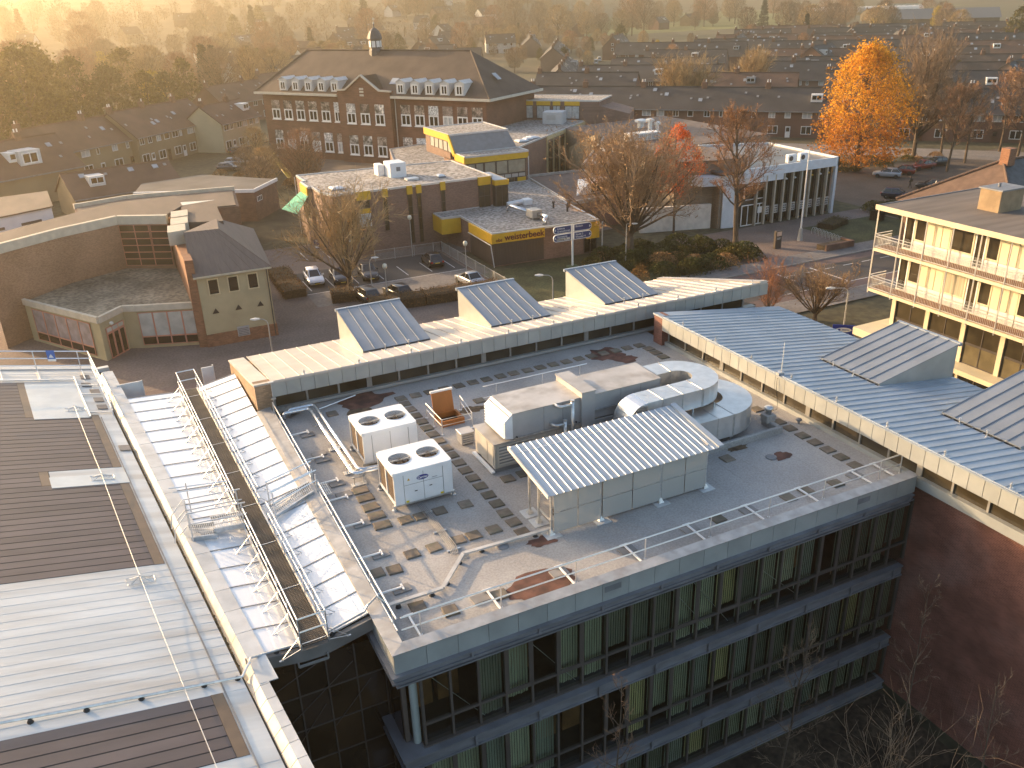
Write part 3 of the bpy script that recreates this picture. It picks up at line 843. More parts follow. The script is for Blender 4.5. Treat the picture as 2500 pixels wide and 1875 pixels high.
# ================================================================ atrium glass roof between hall and office
ATR = thing('atrium', 'wedge shaped glass roofed atrium between the hall and the office block', 'building', (3.3, 21.6, 0))
opal = M('coated_glass', (0.78, 0.80, 0.82), rough=0.08, var=0.03, spec=0.6, coat=0.4)
gbar = M('glazing_bar', (0.30, 0.30, 0.30), rough=0.5, metal=0.3)
def atx(i, y):
    """cross-section point i at depth y"""
    t = (y - 21.6) / 22.0
    front = ((1.80, 10.44), (2.95, 10.27), (3.6, 10.27), (5.13, 10.66))
    back = ((-0.45, 10.44), (1.90, 10.27), (2.75, 10.27), (4.78, 10.66))
    return (front[i][0] + (back[i][0] - front[i][0]) * t, y, front[i][1] + (back[i][1] - front[i][1]) * t)
ys = [21.6 + 1.2353 * k for k in range(18)] + [43.25]
for k in range(18):
    y0, y1 = ys[k] + 0.02, ys[k + 1] - 0.02
    for i, j in ((0, 1), (1, 2), (2, 3)):
        a, b, c, d_ = atx(i, y0), atx(j, y0), atx(j, y1), atx(i, y1)
        obj('roof_pane', MB().slab([a, b, c, d_], 0.03), opal, ATR, W=True)
for k in range(19):
    y = ys[k]
    g = MB()
    p = [Vector(atx(i, y)) + Vector((0, 0, 0.025)) for i in range(4)]
    for a, b in ((0, 1), (1, 2), (2, 3)):
        g.bar(p[a], p[b], 0.024, 0.02)
    obj('glazing_bar', g, gbar, ATR, W=True)
# side flashing towards the office and front edge beam
g = MB(); g.slab([(5.09, 21.6, 10.69), (5.2, 21.6, 10.705), (5.2, 38.0, 10.705), (4.86, 38.0, 10.69)], 0.03)
obj('flashing', g, M('flashing_ochre', (0.48, 0.43, 0.36), rough=0.6, var=0.15, scale=2), ATR, W=True)
g = MB()
fr_ = [(1.3, 10.47), (1.8, 10.40), (2.95, 10.22), (3.6, 10.22), (5.13, 10.58), (5.2, 10.6)]
for (xa, za), (xb, zb) in zip(fr_[:-1], fr_[1:]):
    g.prism([(xa, 21.40), (xb, 21.40), (xb, 21.59), (xa, 21.59)], [za - 0.42, zb - 0.42, zb - 0.42, za - 0.42], [za, zb, zb, za])
obj('edge_beam', g, M('edge_beam', (0.20, 0.19, 0.18), rough=0.55, var=0.15, metal=0.2), ATR, W=True)
obj('edge_bracket', MB().bar((2.75, 21.3, 9.75), (3.65, 21.3, 9.75), 0.06).bar((2.75, 21.3, 9.75), (2.75, 21.3, 9.9), 0.05).bar((3.65, 21.3, 9.75), (3.65, 21.3, 9.95), 0.05), galv, ATR, W=True)
# front glazing: panes one by one, steel diagonals behind
xs = [1.75 + 0.91 * k for k in range(5)]
zs = [0.05] + [0.3 + 1.36 * k for k in range(8)]
for r in range(8):
    for k in range(4):
        z1 = min(zs[r + 1], 9.78)
        obj('front_pane', MB().box(xs[k] + 0.025, 21.5, zs[r] + 0.025, xs[k + 1] - 0.025, 21.515, z1 - 0.025), M('atrium_pane_%d' % ((r * 3 + k * 5) % 4), [(0.030, 0.020, 0.012), (0.045, 0.028, 0.016), (0.022, 0.017, 0.012), (0.036, 0.026, 0.02)][(r * 3 + k * 5) % 4], rough=0.05, var=0.4, scale=0.6, spec=0.6), ATR, W=True)
g = MB()
for x in xs: g.box(x - 0.022, 21.47, 0, x + 0.022, 21.54, 9.8)
for z in zs[:-1]: g.box(1.75, 21.475, z - 0.022, 5.39, 21.535, z + 0.022)
obj('front_frame', g, mull_m, ATR, W=True)
for a, b in (((1.8, 8.9), (3.6, 9.7)), ((2.3, 7.6), (4.4, 9.2)), ((3.6, 6.9), (4.9, 8.3)), ((1.9, 6.0), (3.4, 7.9))):
    obj('brace_rod', MB().tube([(a[0], 21.44, a[1]), (b[0], 21.44, b[1])], 0.014, 5), mull_m, ATR, W=True)
# plywood hoarding boards at the far end
for x0, x1, y in ((-0.75, 0.45, 45.0), (3.4, 4.0, 45.3)):
    single('door_leaf', MB().box(x0, y, 0.0, x1, y + 0.06, 10.55 if x0 < 0 else 10.5).box(x1 - 0.05, y - 0.05, 0, x1 + 0.02, y + 0.0, 10.6), white_p, 'pale upright panel beyond the far end of the glass roof' + (', left of the gangway' if x0 < 0 else ', right of the gangway'), 'panel')

# ================================================================ gangway on the glass roof
WALK = thing('gangway', 'long grated steel gangway with handrails on the glass atrium roof', 'walkway', (3.3, 21.2, 10.27))
wa, wb = Vector((3.30, 21.15, 0)), Vector((2.42, 42.5, 0))
wd = (wb - wa).normalized(); wn = Vector((wd.y, -wd.x, 0)); WL = (wb - wa).length
def wp_(t, n, z): q = wa + wd * t + wn * n; return (q.x, q.y, z)
grat = M('grating_steel', (0.10, 0.085, 0.07), rough=0.6, metal=0.4, var=0.2)
g = MB()
k = 0.0
while k < WL:
    g.add([wp_(k, -0.37, 10.6), wp_(k, 0.37, 10.6), wp_(k + 0.055, 0.37, 10.6), wp_(k + 0.055, -0.37, 10.6), wp_(k, -0.37, 10.57), wp_(k, 0.37, 10.57)], [(0, 1, 2, 3), (4, 5, 1, 0)])
    k += 0.085
for q in range(-4, 5):
    g.bar(wp_(0, q * 0.09, 10.585), wp_(WL, q * 0.09, 10.585), 0.02, 0.03)
obj('grating', g, grat, WALK, W=True, kind='stuff')
for k in range(8):
    obj('deck_joint', MB().bar(wp_(0.1 + k * 2.9, -0.37, 10.61), wp_(0.1 + k * 2.9, 0.37, 10.61), 0.03, 0.012), galv, WALK, W=True)
for side in (-1, 1):
    n = 0.42 * side
    obj('stringer', MB().bar(wp_(0, n, 10.55), wp_(WL, n, 10.55), 0.05, 0.14), galv, WALK, W=True)
    spans = [(0, 7.0), (8.25, WL)]
    for a, b in spans:
        for z in (11.6, 11.12):
            obj('rail', MB().tube([wp_(a, n, z), wp_(b, n, z)], 0.021, 8), alu, WALK, W=True)
        obj('kick_rail', MB().bar(wp_(a, n, 10.68), wp_(b, n, 10.68), 0.012, 0.11), galv, WALK, W=True)
    pm = MB().bar((0, 0, 0), (0, 0, 1.1), 0.035)
    pm = pm.mesh('post', alu)
    nn = int(WL / 1.24) + 1
    for k in range(nn):
        t = 0.03 + k * 1.2353
        if 7.05 < t < 8.2: continue
        obj('post', pm, parent=WALK, loc=wp_(t, n, 10.5), W=True)
        # outrigger and strut to the glazing bars
        out = 0.62
        q = wp_(t, n + side * out, 10.27 + (0.12 if side > 0 else 0.05))
        g = MB().bar(wp_(t, n, 10.95), q, 0.02).bar(wp_(t, n, 10.5), q, 0.02)
        g.bar((q[0] - 0.06, q[1], q[2]), (q[0] + 0.06, q[1], q[2]), 0.06, 0.03)
        obj('strut', g, galv, WALK, W=True)
obj('end_rail', MB().tube([wp_(0, -0.42, 11.6), wp_(0, 0.42, 11.6)], 0.026, 8).tube([wp_(0, -0.42, 11.12), wp_(0, 0.42, 11.12)], 0.026, 8), alu, WALK, W=True)
obj('end_rail', MB().tube([wp_(WL, -0.42, 11.6), wp_(WL, 0.42, 11.6)], 0.026, 8).tube([wp_(WL, -0.42, 11.12), wp_(WL, 0.42, 11.12)], 0.026, 8), alu, WALK, W=True)

def gratepanel(p0, p1, p2, p3, n=16):
    """grating panel: bars between edges p0-p1 and p3-p2"""
    g = MB()
    p0, p1, p2, p3 = map(Vector, (p0, p1, p2, p3))
    for k in range(n + 1):
        t = k / n
        g.bar(p0.lerp(p1, t), p3.lerp(p2, t), 0.02, 0.03)
    for t in (0, 0.33, 0.66, 1):
        g.bar(p0.lerp(p3, t) + Vector((0, 0, 0.003)), p1.lerp(p2, t) + Vector((0, 0, 0.003)), 0.02, 0.03)
    return g
# bridge from the gangway to the office roof
BR = thing('access_bridge', 'short grated footbridge with handrails from the gangway to the office roof', 'footbridge', (4.5, 29.6, 10.3))
obj('grating', gratepanel((3.72, 28.75, 10.6), (5.35, 29.45, 10.82), (5.35, 30.25, 10.82), (3.70, 29.55, 10.6), 22), galv, BR, W=True, kind='stuff')
for (xa, ya), (xb, yb) in (((3.72, 28.72), (5.6, 29.5)), ((3.70, 29.6), (5.6, 30.3))):
    g = MB()
    for z in (1.0, 0.52):
        g.tube([(xa, ya, 10.6 + z), (xb, yb, 10.75 + z * 0.9)], 0.025, 7)
    obj('handrail', g, alu, BR, W=True)
    obj('stringer', MB().bar((xa, ya, 10.55), (xb - 0.2, yb - 0.08, 10.78), 0.05, 0.12), galv, BR, W=True)
    for t in (0.02, 0.97):
        x_, y_ = xa + (xb - xa) * t, ya + (yb - ya) * t
        obj('post', MB().bar((x_, y_, 10.35), (x_, y_, 11.6 - 0.12 * t), 0.045), alu, BR, W=True)
obj('landing', gratepanel((5.5, 29.35, 10.55), (6.05, 29.35, 10.55), (6.05, 30.3, 10.55), (5.5, 30.3, 10.55), 7), galv, BR, W=True, kind='stuff')
# stair from the gangway down to the hall roof
ST = thing('access_stair', 'short grated steel stair with bent handrails from the gangway to the hall roof', 'stair', (1.6, 28.7, 10.4))
for k, (xa, xb, z) in enumerate(((1.55, 2.62, 10.78), (0.75, 1.62, 10.62))):
    obj('tread', gratepanel((xa, 28.55 + 0.1 * (2.6 - xa), z), (xb, 28.5, z), (xb, 29.35, z), (xa, 29.4 + 0.1 * (2.6 - xa), z), 14), galv, ST, W=True, kind='stuff')
    obj('nosing', MB().bar((xa, 28.52 + 0.1 * (2.6 - xa), z - 0.08), (xb, 28.48, z - 0.08), 0.04, 0.18), galv, ST, W=True)
    obj('nosing', MB().bar((xa, 29.42 + 0.1 * (2.6 - xa), z - 0.08), (xb, 29.38, z - 0.08), 0.04, 0.18), galv, ST, W=True)
for y0 in (28.45, 29.5):
    g = MB()
    for z in (11.65, 11.2):
        g.tube([(2.75, y0 - 0.02, z), (0.75, y0 + 0.2, z), (0.28, y0 + 0.25, z - 0.55), (0.2, y0 + 0.26, 10.55)] if z > 11.5 else [(2.75, y0 - 0.02, z), (0.75, y0 + 0.2, z), (0.42, y0 + 0.25, z - 0.35)], 0.025, 7)
    obj('handrail', g, alu, ST, W=True)
    for x in (0.8, 2.6):
        obj('post', MB().bar((x, y0 + 0.1 * (2.6 - x), 10.45), (x, y0 + 0.1 * (2.6 - x), 11.65), 0.045), alu, ST, W=True)
g = MB().tube([(0.4, 30.9, 11.6), (2.45, 30.4, 11.6)], 0.025, 7).tube([(0.5, 30.6, 11.55), (2.45, 30.25, 11.5)], 0.02, 7)
obj('handrail', g, alu, ST, W=True)
obj('post', MB().bar((1.0, 30.75, 10.4), (1.0, 30.75, 11.75), 0.045), alu, ST, W=True)

# ================================================================ roof edge railings
def railing(label, pts, posts, group=None, top=11.17, low=10.72, base=10.3, arms=(), arm_dir=(0, 1)):
    T = thing('roof_railing', label, 'railing', (pts[0][0], pts[0][1], base), 0, group)
    obj('top_rail', MB().tube([(x, y, top) for x, y in pts], 0.028, 8), alu, T, W=True)
    obj('mid_rail', MB().tube([(x, y, low) for x, y in pts], 0.026, 8), alu, T, W=True)
    pm = MB().tube([(0, 0, 0), (0, 0, top - base)], 0.024, 7).lathe([(0.05, 0), (0.05, 0.04)], 8).mesh('post', alu)
    for x, y in posts:
        obj('post', pm, parent=T, loc=(x, y, base), W=True)
    for x, y in arms:
        dx, dy = arm_dir
        g = MB().bar((x - dx * 0.25, y - dy * 0.25, base + 0.11), (x + dx * 0.95, y + dy * 0.95, base + 0.11), 0.06, 0.05)
        ex, ey = x + dx * 0.95, y + dy * 0.95
        g.bar((ex - dy * 0.16, ey - dx * 0.16, base + 0.11), (ex + dy * 0.16, ey + dx * 0.16, base + 0.11), 0.06, 0.05)
        obj('counterweight_arm', g, M('arm_white', (0.75, 0.75, 0.74), rough=0.4, var=0.04), T, W=True)
    return T
railing('white tube railing along the front edge of the office roof', [(5.72, 20.3), (26.5, 20.3)], [(x, 20.3) for x in (6.32, 9.03, 11.75, 14.46, 17.2, 19.86, 22.5, 25.35, 26.48)],
        arms=[(x, 20.28) for x in (6.25, 8.93, 11.6, 14.2, 16.86, 19.5, 22.08, 24.8, 26.0)])
railing('white tube railing on the left roof edge, nearer half below the bridge', [(5.6, 20.32), (5.6, 29.45)], [(5.6, y) for y in (20.7, 22.95, 25.1, 27.5, 29.4)],
        arms=[(5.62, y) for y in (22.68, 24.87, 27.06, 29.1)], arm_dir=(1, 0), group='railings on the left roof edge')
railing('white tube railing on the left roof edge, farther half beyond the bridge', [(5.6, 30.35), (5.6, 37.6)], [(5.6, y) for y in (30.4, 31.3, 33.5, 36.0, 37.55)],
        arms=[(5.65, y) for y in (30.55, 32.78, 35.36)], arm_dir=(1, 0), group='railings on the left roof edge')
railing('low white railing behind the long air handling unit', [(14.9, 34.6), (20.6, 34.55)], [(15.6, 34.6), (18.1, 34.58), (20.2, 34.56)], top=11.05, low=10.45, arms=[(15.6, 34.0), (16.6, 34.0), (17.6, 34.0), (18.6, 34.0), (19.6, 34.0)], arm_dir=(0, -1))
# railing on the far end of the hall roof
T = thing('roof_railing', 'white railing with blue sign at the far end of the hall roof', 'railing', tuple(htow(2, -25.5)))
def hz_(d, s, z): p = htow(d, s); return (p.x, p.y, p.z + z)
for z in (1.15, 0.75, 0.35):
    obj('rail', MB().tube([hz_(9, -26.6, z), hz_(0.45, -26.6, z)], 0.028, 7), alu, T, W=True)
    obj('rail', MB().tube([hz_(0.45, -26.6, z), hz_(0.45, -19.9, z if z < 1 else 1.15)], 0.03, 7), alu, T, W=True)
for d0 in (0.45, 0.95, 2.95, 4.55, 6.5):
    obj('post', MB().bar(hz_(d0, -26.6, 0), hz_(d0, -26.6, 1.15), 0.05), alu, T, W=True)
    if d0 > 0.6: obj('arm', MB().bar(hz_(d0, -26.6, 0.06), hz_(d0, -25.2, 0.06), 0.05), alu, T, W=True)
for s0 in (-24.4, -22.2, -20.1):
    obj('post', MB().bar(hz_(0.45, s0, 0), hz_(0.45, s0, 1.15), 0.05), alu, T, W=True)
for s0 in (-24.2, -22.9, -20.4):
    obj('arm', MB().bar(hz_(0.45, s0, 0.08), hz_(1.42, s0, 0.08), 0.05), alu, T, W=True)
obj('base_bar', MB().bar(hz_(9, -25.15, 0.06), hz_(1.43, -25.15, 0.06), 0.06), alu, T, W=True)
obj('base_bar', MB().bar(hz_(1.43, -25.6, 0.06), hz_(1.43, -19.9, 0.06), 0.06), alu, T, W=True)
sg = obj('safety_sign', MB().add([hz_(2.35, -26.54, 0.62), hz_(1.98, -26.54, 0.62), hz_(1.98, -26.54, 1.22), hz_(2.35, -26.54, 1.22)], [(0, 1, 2, 3)]), M('sign_blue', (0.03, 0.13, 0.42), rough=0.4, var=0.05), T, W=True)
obj('sign_footer', MB().add([hz_(2.35, -26.525, 0.62), hz_(1.98, -26.525, 0.62), hz_(1.98, -26.525, 0.74), hz_(2.35, -26.525, 0.74)], [(0, 1, 2, 3)]), white_p, sg)
pic = MB()
for k in range(3):
    pic.add([hz_(2.28 - 0.03 * k, -26.52, 0.82 + 0.06 * k), hz_(2.06 + 0.03 * k, -26.52, 0.82 + 0.06 * k), hz_(2.08 + 0.03 * k, -26.52, 0.87 + 0.06 * k), hz_(2.25 - 0.03 * k, -26.52, 0.87 + 0.06 * k)], [(0, 1, 2, 3)])
obj('sign_picture', pic, white_p, sg)
# ================================================================ roof plant
coil_m = M('condenser_coil', (0.16, 0.12, 0.09), rough=0.6, metal=0.3, var=0.2, scale=5, stretch=(1, 1, 14))
grey_panel = M('grey_panel', (0.40, 0.40, 0.40), rough=0.45, metal=0.2, var=0.06, rnd=0.04)
sand_panel = M('sand_panel', (0.46, 0.43, 0.38), rough=0.5, metal=0.2, var=0.08, scale=1.5)
stain_top = M('stained_sheet_top', (0.43, 0.41, 0.39), rough=0.5, metal=0.25, var=0.18, scale=0.8, col2=(0.33, 0.30, 0.27), c2amt=0.9, c2scale=1.1)
seam_m = M('seam_dark', (0.10, 0.10, 0.10), rough=0.7)  # plain dark strip along the panel joints
def condenser(name, label, x0, y0, logo):
    w, dp, zb, zt = 2.40, 2.02, D + 0.24, D + 1.62
    x1, y1 = x0 + w, y0 + dp
    T = thing(name, label, 'condenser', ((x0 + x1) / 2, (y0 + y1) / 2, D), 0, 'white twin fan condensers')
    # body panels
    obj('front_panel', MB().box(x0 + 0.42, y0 + 0.03, zb, x1 - 0.42, y0 + 0.06, zt - 0.14), white_m, T, W=True)
    for xa, xb in ((x0 + 0.03, x0 + 0.40), (x1 - 0.40, x1 - 0.03)):
        obj('front_panel', MB().box(xa, y0 + 0.02, zb, xb, y0 + 0.06, zt - 0.14), white_m, T, W=True)
    obj('back_panel', MB().box(x0 + 0.03, y1 - 0.06, zb, x1 - 0.03, y1 - 0.02, zt - 0.14), white_m, T, W=True)
    obj('side_panel', MB().box(x1 - 0.07, y0 + 0.06, zb, x1 - 0.03, y1 - 0.06, zt - 0.14), white_m, T, W=True)
    for k in range(2):   # coil side towards the sun: frame plus recessed fins
        ya, yb = y0 + 0.10 + k * 0.92, y0 + 0.98 + k * 0.92
        obj('coil', MB().box(x0 + 0.08, ya + 0.05, zb + 0.06, x0 + 0.12, yb - 0.05, zt - 0.2), coil_m, T, W=True)
        g = MB()
        for q in range(26):
            z = zb + 0.08 + q * 0.044
            g.box(x0 + 0.062, ya + 0.05, z, x0 + 0.08, yb - 0.05, z + 0.012)
        obj('coil_fins', g, coil_m, T, W=True, kind='stuff')
    g = MB()
    for yy in (y0 + 0.03, y0 + 0.98, y1 - 0.10):
        g.box(x0 + 0.03, yy, zb, x0 + 0.09, yy + 0.08, zt - 0.14)
    g.box(x0 + 0.031, y0 + 0.11, zb, x0 + 0.089, y1 - 0.1, zb + 0.06)
    obj('side_frame', g, white_m, T, W=True)
    for xx in (x0 + 0.41, x1 - 0.41, x0 + 1.2):
        obj('panel_gap', MB().box(xx - 0.006, y0 + 0.022, zb, xx + 0.006, y0 + 0.034, zt - 0.14), seam_m, T, W=True)
    # lid with rounded corners and two fan openings
    r = 0.14
    out = []
    for cx, cy, a0 in ((x1 - r, y1 - r, 0), (x0 + r, y1 - r, 90), (x0 + r, y0 + r, 180), (x1 - r, y0 + r, 270)):
        for q in range(5):
            t = radians(a0 + q * 22.5)
            out.append((cx + r * cos(t), cy + r * sin(t)))
    g = MB()
    n = len(out)
    g.add([(x, y, zt - 0.15) for x, y in out] + [(x, y, zt - 0.02) for x, y in out] + [((x0 + x1) / 2 + (x - (x0 + x1) / 2) * 0.985, (y0 + y1) / 2 + (y - (y0 + y1) / 2) * 0.985, zt) for x, y in out],
          [(k, (k + 1) % n, n + (k + 1) % n, n + k) for k in range(n)] + [(n + k, n + (k + 1) % n, 2 * n + (k + 1) % n, 2 * n + k) for k in range(n)])
    fc = [(x0 + 0.63, y0 + 1.02), (x0 + 1.77, y0 + 1.02)]
    R = 0.46
    # top face: per fan a square with a round hole, plus the rim strips
    N = 32
    for cx, cy in fc:
        sq = []
        h = 0.56
        for k in range(N):
            t = 2 * pi * k / N
            c_, s_ = cos(t), sin(t)
            m_ = max(abs(c_), abs(s_))
            sq.append((cx + h * c_ / m_, cy + h * s_ / m_, zt))
        ci = [(cx + R * cos(2 * pi * k / N), cy + R * sin(2 * pi * k / N), zt) for k in range(N)]
        g.ring(sq, ci)
        g.ring(ci, [(x, y, zt + 0.02) for x, y, z in [(cx + (R - 0.015) * cos(2 * pi * k / N), cy + (R - 0.015) * sin(2 * pi * k / N), zt) for k in range(N)]])
        g.ring([(cx + (R - 0.015) * cos(2 * pi * k / N), cy + (R - 0.015) * sin(2 * pi * k / N), zt + 0.02) for k in range(N)], [(cx + (R - 0.02) * cos(2 * pi * k / N), cy + (R - 0.02) * sin(2 * pi * k / N), zt - 0.32) for k in range(N)])
    ins = [((x0 + x1) / 2 + (x - (x0 + x1) / 2) * 0.985, (y0 + y1) / 2 + (y - (y0 + y1) / 2) * 0.985) for x, y in out]
    xi0, xi1, yi0, yi1 = fc[0][0] - 0.56, fc[1][0] + 0.56, fc[0][1] - 0.56, fc[0][1] + 0.56
    tr, tl, bl, br_ = ins[0:5], ins[5:10], ins[10:15], ins[15:20]
    P3 = lambda pts: [(x, y, zt) for x, y in pts]
    g.poly(P3([(xi0, yi1), (xi1, yi1)] + tr[0:1] + tr + tl)[0:] if False else P3([(xi0, yi1), (xi1, yi1)] + tr + tl))
    g.poly(P3([(xi1, yi0), (xi0, yi0)] + bl + br_))
    g.poly(P3([(xi0, yi1)] + [tl[-1]] + [bl[0]] + [(xi0, yi0)]))
    g.poly(P3([(xi1, yi0)] + [br_[-1]] + [tr[0]] + [(xi1, yi1)]))
    g.poly(P3([(fc[0][0] + 0.56, yi0), (fc[1][0] - 0.56, yi0), (fc[1][0] - 0.56, yi1), (fc[0][0] + 0.56, yi1)]))
    lid = obj('lid', g, white_m, T, W=True)
    for cx, cy in fc:
        fb = MB()
        for b in range(7):
            t = 2 * pi * b / 7
            for q in range(3):
                r0, r1 = 0.1 + q * 0.11, 0.1 + (q + 1) * 0.11
                a0, a1 = t - 0.10, t + 0.30
                fb.add([(cx + r0 * cos(a0), cy + r0 * sin(a0), zt - 0.26), (cx + r1 * cos(a0 + 0.12), cy + r1 * sin(a0 + 0.12), zt - 0.26), (cx + r1 * cos(a1 + 0.12), cy + r1 * sin(a1 + 0.12), zt - 0.18), (cx + r0 * cos(a1), cy + r0 * sin(a1), zt - 0.18)], [(0, 1, 2, 3)])
        fb.lathe([(0.10, -0.30), (0.10, -0.16), (0.05, -0.14)], 12, (cx, cy, zt))
        obj('fan', fb, M('fan_bronze', (0.15, 0.085, 0.04), rough=0.5, metal=0.4, var=0.2), T, W=True)
        gr = MB()
        for q in range(1, 8):
            rr = R * q / 8
            gr.tube([(cx + rr * cos(2 * pi * k / 20), cy + rr * sin(2 * pi * k / 20), zt + 0.005) for k in range(21)], 0.003, 3, False)
        for q in range(6):
            gr.tube([(cx + R * cos(pi * q / 6), cy + R * sin(pi * q / 6), zt + 0.008), (cx - R * cos(pi * q / 6), cy - R * sin(pi * q / 6), zt + 0.008)], 0.004, 3)
        obj('fan_guard', gr, M('guard_dark', (0.08, 0.06, 0.045), rough=0.6, var=0.1), T, W=True)
        obj('motor_bar', MB().bar((cx - R * 0.96, cy - 0.02, zt - 0.03), (cx + R * 0.96, cy + 0.02, zt - 0.03), 0.05, 0.05), galv, T, W=True)
        obj('well_floor', MB().lathe([(R - 0.03, -0.34), (R - 0.03, -0.33)], 20, (cx, cy, zt)), M('fan_well', (0.10, 0.05, 0.025), rough=0.8), T, W=True)
    # base frame with feet
    g = MB()
    for yy in (y0 + 0.12, y1 - 0.12):
        g.bar((x0 - 0.06, yy, D + 0.17), (x1 + 0.06, yy, D + 0.17), 0.07, 0.08)
    for xx in (x0 + 0.05, x1 - 0.05):
        g.bar((xx, y0, D + 0.22), (xx, y1, D + 0.22), 0.06, 0.05)
    obj('base_frame', g, galv, T, W=True)
    for xx in (x0, x1):
        for yy in (y0 + 0.12, y1 - 0.12):
            obj('foot', MB().lathe([(0.11, 0), (0.11, 0.03), (0.05, 0.05), (0.05, 0.14)], 10, (xx, yy, D)), galv, T, W=True)
    yf = y0 + 0.026
    if logo:
        el = MB()
        n = 28
        cx, cz = x0 + 1.17, zt - 0.42
        el.add([(cx + 0.24 * cos(2 * pi * k / n), yf, cz + 0.105 * sin(2 * pi * k / n)) for k in range(n)], [tuple(range(n))])
        lg = obj('badge', el, M('badge_blue', (0.02, 0.03, 0.22), rough=0.35, var=0.02), T, W=True, label='blue oval maker badge')
        tm = text_mesh('Carrier', 0.135, white_p, 0.001, 0.003)
        o = obj('badge_lettering', tm, parent=lg, loc=(cx, yf - 0.005, cz - 0.005), rot=(pi / 2, 0, 0))
        tri = MB().add([(x0 + 0.55, yf, zt - 0.44), (x0 + 0.67, yf, zt - 0.44), (x0 + 0.61, yf, zt - 0.33)], [(0, 1, 2)])
        obj('warning_label', tri, yellow_m, T, W=True)
        for xx in (x0 + 0.45, x1 - 0.55):
            obj('lifting_label', MB().box(xx, yf - 0.012, zb + 0.02, xx + 0.12, yf - 0.004, zb + 0.10), M('label_yellow', (0.7, 0.55, 0.02), rough=0.5), T, W=True)
        for xx, zz in ((x0 + 0.82, zb + 0.42), (x0 + 1.42, zb + 0.50)):
            obj('handle_slot', MB().box(xx, yf - 0.008, zz, xx + 0.11, yf - 0.002, zz + 0.035), black_m, T, W=True)
        obj('panel_gap', MB().box(x0 + 0.42, yf - 0.004, zt - 0.62, x1 - 0.42, yf + 0.004, zt - 0.612), seam_m, T, W=True)
        obj('rating_plate', MB().box(x0 + 1.55, yf - 0.006, zt - 0.55, x0 + 1.76, yf - 0.002, zt - 0.52), M('plate_grey', (0.35, 0.35, 0.38), rough=0.5), T, W=True)
    return T
condenser('condenser_unit', 'white twin fan condenser with blue oval badge, nearest to the front railing', 7.93, 27.25, True)
condenser('condenser_unit', 'white twin fan condenser without badge, standing behind the badged one', 7.90, 30.98, False)

# lagged pipes from the pier to the condensers
T = thing('lagged_pipes', 'pair of shiny aluminium lagged pipes running along the roof to the condensers', 'pipe', (7.2, 33, D))
def bend(pts, r=0.2, n=5):
    """round the corners of a polyline"""
    pts = [Vector(p) for p in pts]
    out = [pts[0]]
    for i in range(1, len(pts) - 1):
        a, b, c = pts[i - 1], pts[i], pts[i + 1]
        d1, d2 = (a - b).normalized(), (c - b).normalized()
        q = min(r, (a - b).length * 0.45, (c - b).length * 0.45)
        for k in range(n + 1):
            t = k / n
            out.append((b + d1 * q) * (1 - t) ** 2 + b * 2 * t * (1 - t) + (b + d2 * q) * t ** 2)
    out.append(pts[-1])
    return out
lag_m = M('aluminium_lagging', (0.68, 0.69, 0.70), rough=0.22, metal=0.9, var=0.06, scale=4)
for off in (0.0, 0.30):
    pl = [(5.95 + off, 37.1 + off * 0.9, D + 0.12), (5.95 + off, 37.1 + off * 0.9, D + 0.42), (7.12 + off, 37.0 + off, D + 0.45), (7.16 + off, 30.05 + off * 0.7, D + 0.45), (8.3, 29.95 + off * 0.7, D + 0.45)]
    obj('pipe', MB().tube(bend(pl, 0.22), 0.085, 12), lag_m, T, W=True, smooth=True)
for y in (36.0, 33.3, 31.0, 29.9):
    obj('support', MB().box(7.0, y - 0.14, D, 7.62, y + 0.14, D + 0.05).bar((7.12, y, D + 0.05), (7.12, y, D + 0.4), 0.04).bar((7.5, y, D + 0.05), (7.5, y, D + 0.4), 0.04).bar((7.05, y, D + 0.36), (7.58, y, D + 0.36), 0.04), galv, T, W=True)
for q in range(14):
    y = 30.6 + q * 0.46
    obj('lagging_band', MB().lathe([(0.088, -0.012), (0.092, -0.01), (0.092, 0.01), (0.088, 0.012)], 12), lag_m, T, loc=(7.145, y, D + 0.45), rot=(pi / 2, 0, 0), W=True)

# ---------------------------------------------------------------- air handling unit
T = thing('air_handling_unit', 'long grey double deck air handling unit with louvred end on the roof', 'ventilation unit', (16, 29, D))
Y0, Y1 = 28.05, 29.98
obj('skid', MB().box(12.5, Y0 + 0.05, D, 20.4, Y0 + 0.2, D + 0.22).box(12.5, Y1 - 0.2, D, 20.4, Y1 - 0.05, D + 0.22), zinc_dark, T, W=True)
obj('lower_casing', MB().bbox(12.45, Y0, D + 0.2, 16.5, Y1, D + 1.28, 0.02), sand_panel, T, W=True)
obj('lower_casing', MB().bbox(16.52, Y0 + 0.02, D + 0.2, 20.35, Y1 - 0.02, D + 1.28, 0.02), grey_panel, T, W=True)
obj('lower_cap', MB().box(12.41, Y0 - 0.04, D + 1.28, 16.5, Y1 + 0.04, D + 1.33), stain_top, T, W=True)
obj('upper_casing', MB().prism([(13.3, Y0), (20.4, Y0), (20.4, Y1), (13.3, Y1)], D + 1.36, D + 2.46), grey_panel, T, W=True)
top = MB(); top.slab([(13.28, Y0 - 0.03, D + 2.50), (20.42, Y0 - 0.03, D + 2.50), (20.42, Y1 + 0.03, D + 2.50), (13.28, Y1 + 0.03, D + 2.50)], 0.035)
obj('upper_cap', top, stain_top, T, W=True)
